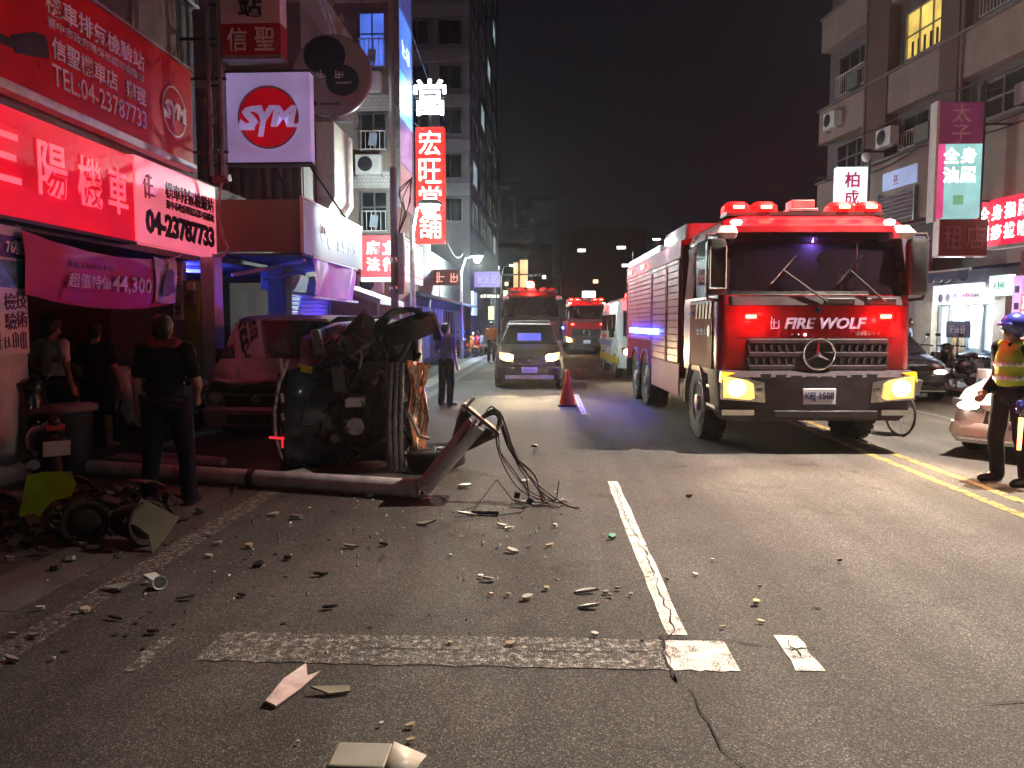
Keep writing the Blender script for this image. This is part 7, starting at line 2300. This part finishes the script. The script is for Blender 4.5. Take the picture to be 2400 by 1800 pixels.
# scattered shards, each its own piece
SH = dict(pale=M('shard_pale', (.50, .48, .42), .4, var=.2), grey=M('shard_grey', (.22, .22, .21), .45, var=.2), dark=M('shard_dark', (.012, .012, .013), .5, var=.3), tan=M('shard_tan', (.36, .30, .20), .5, var=.2), green=M('shard_teal', (.10, .35, .26), .4), yellow=M('shard_yellow', (.5, .46, .22), .5))
_OLD = dict(pale='small pale plastic shard lying on the road among the crash debris', grey='small grey plastic shard lying on the road among the crash debris', dark='small black fragment lying on the road among the crash debris', tan='small tan plastic shard lying on the road among the crash debris')
sq_ = random.Random(21)
shards = [(-0.36, 4.8, 0.104, 0.052, 'pale'), (-0.24, 5.43, 0.103, 0.052, 'pale'), (0.03, 5.58, 0.091, 0.041, 'tan'), (-0.11, 4.48, 0.075, 0.055, 'pale'), (0.01, 4.65, 0.042, 0.046, 'tan'), (-0.33, 4.53, 0.035, 0.037, 'tan'), (-0.22, 4.53, 0.035, 0.037, 'tan'), (0.25, 4.62, 0.154, 0.043, 'grey'), (0.26, 4.36, 0.157, 0.048, 'grey'), (0.37, 4.6, 0.053, 0.038, 'grey'), (0.45, 4.67, 0.048, 0.039, 'tan'), (0.39, 4.55, 0.029, 0.032, 'grey'), (1.24, 4.46, 0.052, 0.057, 'yellow'), (1.19, 4.18, 0.06, 0.028, 'tan'), (0.26, 3.95, 0.041, 0.044, 'pale'), (0.51, 5.82, 0.073, 0.074, 'green'), (-0.18, 3.82, 0.065, 0.035, 'tan'), (-0.42, 4.86, 0.043, 0.042, 'pale'), (-0.67, 5.3, 0.033, 0.037, 'tan'), (-0.15, 10.15, 0.087, 0.095, 'dark'), (-2.15, 4.39, 0.141, 0.04, 'grey'), (-2.63, 4.17, 0.07, 0.057, 'pale'), (-2.67, 4.13, 0.064, 0.024, 'grey'), (-2.91, 4.19, 0.065, 0.041, 'pale'), (-2.69, 3.81, 0.12, 0.035, 'grey'), (-2.61, 3.53, 0.117, 0.037, 'grey'), (-2.41, 3.55, 0.024, 0.026, 'pale'), (-2.82, 3.83, 0.065, 0.028, 'grey'), (-0.67, 3.01, 0.021, 0.023, 'pale'), (-0.55, 3.0, 0.054, 0.028, 'tan'), (-0.53, 2.89, 0.044, 0.022, 'tan'), (-0.97, 2.86, 0.016, 0.018, 'pale'), (-2.62, 5.75, 0.087, 0.043, 'pale'), (-2.45, 5.53, 0.077, 0.04, 'pale'), (-2.11, 6.31, 0.118, 0.068, 'grey'), (-2.34, 6.41, 0.12, 0.044, 'pale'), (-2.18, 5.46, 0.069, 0.065, 'tan'), (-1.25, 4.28, 0.083, 0.042, 'dark'), (-0.67, 6.48, 0.202, 0.056, 'grey'), (-0.23, 6.93, 0.129, 0.061, 'pale'), (-0.35, 6.12, 0.099, 0.048, 'pale'), (-0.29, 6.04, 0.091, 0.047, 'pale'), (0.08, 6.14, 0.054, 0.049, 'pale'), (0.98, 4.97, 0.044, 0.028, 'pale'), (0.78, 4.87, 0.031, 0.034, 'dark'), (1.34, 4.75, 0.03, 0.033, 'dark'), (1.16, 5.28, 0.03, 0.033, 'pale'), (0.52, 4.57, 0.029, 0.032, 'grey'), (-2.38, 5.22, 0.079, 0.036, 'pale'), (-2.4, 4.07, 0.095, 0.027, 'dark'), (-2.09, 3.89, 0.076, 0.036, 'dark'), (-1.95, 5.04, 0.096, 0.057, 'dark'), (-1.81, 5.2, 0.079, 0.048, 'dark'), (-1.84, 4.46, 0.086, 0.036, 'dark'), (-1.48, 4.86, 0.111, 0.042, 'dark'), (-1.43, 5.49, 0.138, 0.04, 'grey'), (-1.2, 5.56, 0.07, 0.041, 'dark'), (-0.49, 3.82, 0.03, 0.028, 'tan'), (-0.98, 6.16, 0.169, 0.047, 'grey'), (-0.81, 7.6, 0.188, 0.085, 'pale'), (-0.21, 7.85, 0.106, 0.078, 'pale'), (1.37, 7.28, 0.072, 0.056, 'dark'), (0.96, 4.09, 0.037, 0.023, 'tan'), (2.04, 5.31, 0.034, 0.037, 'dark'), (0.5, 3.89, 0.025, 0.022, 'dark'), (-2.57, 4.81, 0.061, 0.042, 'dark'), (-3.3, 5.35, 0.101, 0.076, 'grey'), (-3.3, 5.08, 0.109, 0.08, 'pale'), (-3.27, 4.88, 0.093, 0.075, 'dark'), (-3.44, 5.46, 0.069, 0.052, 'pale'), (-5.04, 7.0, 0.13, 0.083, 'pale'), (-3.13, 5.3, 0.1, 0.05, 'dark'), (-3.72, 5.06, 0.071, 0.078, 'grey'), (-3.85, 5.44, 0.137, 0.104, 'dark'), (-3.07, 6.15, 0.1, 0.065, 'dark'), (-1.67, 7.15, 0.071, 0.065, 'pale')]
ORD = 'first second third fourth fifth sixth seventh eighth ninth tenth eleventh twelfth'.split()


def zone(x, y):
    if x < -3.0:
        return 'by the toppled pots'
    if x < -1.55:
        return 'between pots and fallen pole' if y > 4.7 else 'near the paper cup'
    if y < 3.35:
        return 'near the grey box at the bottom edge'
    if x > .8:
        return 'right of the cracked lane line'
    return 'before the loose cables' if y > 5.6 else 'between stop line and cables'


LABS, zg = {}, {}
for s_h in shards:
    if s_h[4] in _OLD:
        zg.setdefault((s_h[4], zone(s_h[0], s_h[1])), []).append(s_h)
for (kd, zn), lst in zg.items():
    for i_, s_h in enumerate(sorted(lst, key=lambda q: q[0] / (q[1] + .01))):
        LABS[(s_h[0], s_h[1])] = '%s %s shard %s%s' % ('long' if s_h[2] > .12 else 'small', {'dark': 'black'}.get(kd, kd), zn, ', ' + ORD[i_] + ' from the left' if len(lst) > 1 else '')
for (x, y, L, wd, kind) in shards:
    n = sq_.randint(5, 7)
    ol = [(L / 2 * math.cos(2 * PI * k / n) * sq_.uniform(.7, 1.1), wd / 2 * math.sin(2 * PI * k / n) * sq_.uniform(.7, 1.1)) for k in range(n)]
    lab = LABS[(x, y)] if kind in _OLD else {'green': 'tiny teal shard glinting beside the lane line', 'yellow': 'pale yellow leaf-like shard right of the lane line'}[kind]
    loose_sheet('debris_shard', lab, 'shard', ol, (x, y, .012 + .25 * wd * .2), (sq_.uniform(-.25, .25), sq_.uniform(-.2, .2), sq_.uniform(-.5, .5)), SH[kind], min(.03, wd * .35), sq_.uniform(-1.5, 1.5), 'shards of ' + kind + ' plastic on the road')
# crumbs of glass and plastic too small to pick apart
mbc = MB()
for k in range(800):
    if k < 520:
        x, y = sq_.gauss(-1.0, .9), sq_.gauss(6.3, 1.1)
    else:
        x, y = sq_.gauss(-2.4, .9), sq_.uniform(4.2, 8.0)
    s = sq_.choice([.003, .004, .005, .006, .008, .010, .016])
    a = sq_.uniform(0, 6)
    vs = [(x + s * math.cos(a + 2.1 * q) * sq_.uniform(.6, 1.3), y + s * math.sin(a + 2.1 * q) * sq_.uniform(.6, 1.3), .005) for q in range(3)] + [(x, y, .006 + s * .8)]
    mbc.add(vs, [(0, 1, 3), (1, 2, 3), (2, 0, 3), (0, 2, 1)])
tag(stuff(mbc.build('glass_crumbs', M('crumb', (.32, .31, .29), .35, var=.6, scale=60), smooth=False)), 'tiny crumbs of glass and plastic strewn over the asphalt', 'debris')
mbc = MB()
for k in range(150):
    x, y = sq_.gauss(-2.2, 1.0), sq_.uniform(3.6, 7.2)
    s = sq_.choice([.006, .008, .012, .02])
    a = sq_.uniform(0, 6)
    vs = [(x + s * math.cos(a + 1.57 * q) * sq_.uniform(.6, 1.6), y + s * math.sin(a + 1.57 * q) * sq_.uniform(.4, 1.0), .005) for q in range(4)] + [(x, y, .006 + s * .25)]
    mbc.add(vs, [(0, 1, 4), (1, 2, 4), (2, 3, 4), (3, 0, 4), (0, 3, 2, 1)])
tag(stuff(mbc.build('soil_crumbs', M('crumb_soil', (.018, .015, .012), .9, var=.5, scale=40), smooth=False)), 'dark crumbs of soil and rubber on the shaded asphalt', 'debris')

# ================================================================== thin haze added to stand in for lens bloom round the lamps
hz = MB().box(-60, 90, -18, 260, -1.5, 46).build('haze', bpy.data.materials.new('bloom_haze'))
hm = hz.data.materials[0]
hm.use_nodes = True
hn, hl = ng(hm)
hn.remove(hn['Principled BSDF'])
pv = hn.new('ShaderNodeVolumePrincipled')
pv.inputs['Color'].default_value = (.9, .9, .92, 1)
pv.inputs['Density'].default_value = 0.0006
pv.inputs['Anisotropy'].default_value = 0.8
hl.new(pv.outputs[0], hn['Material Output'].inputs['Volume'])
stuff(hz)
tag(hz, 'thin haze added over the whole street for bloom round the lamps', 'haze')
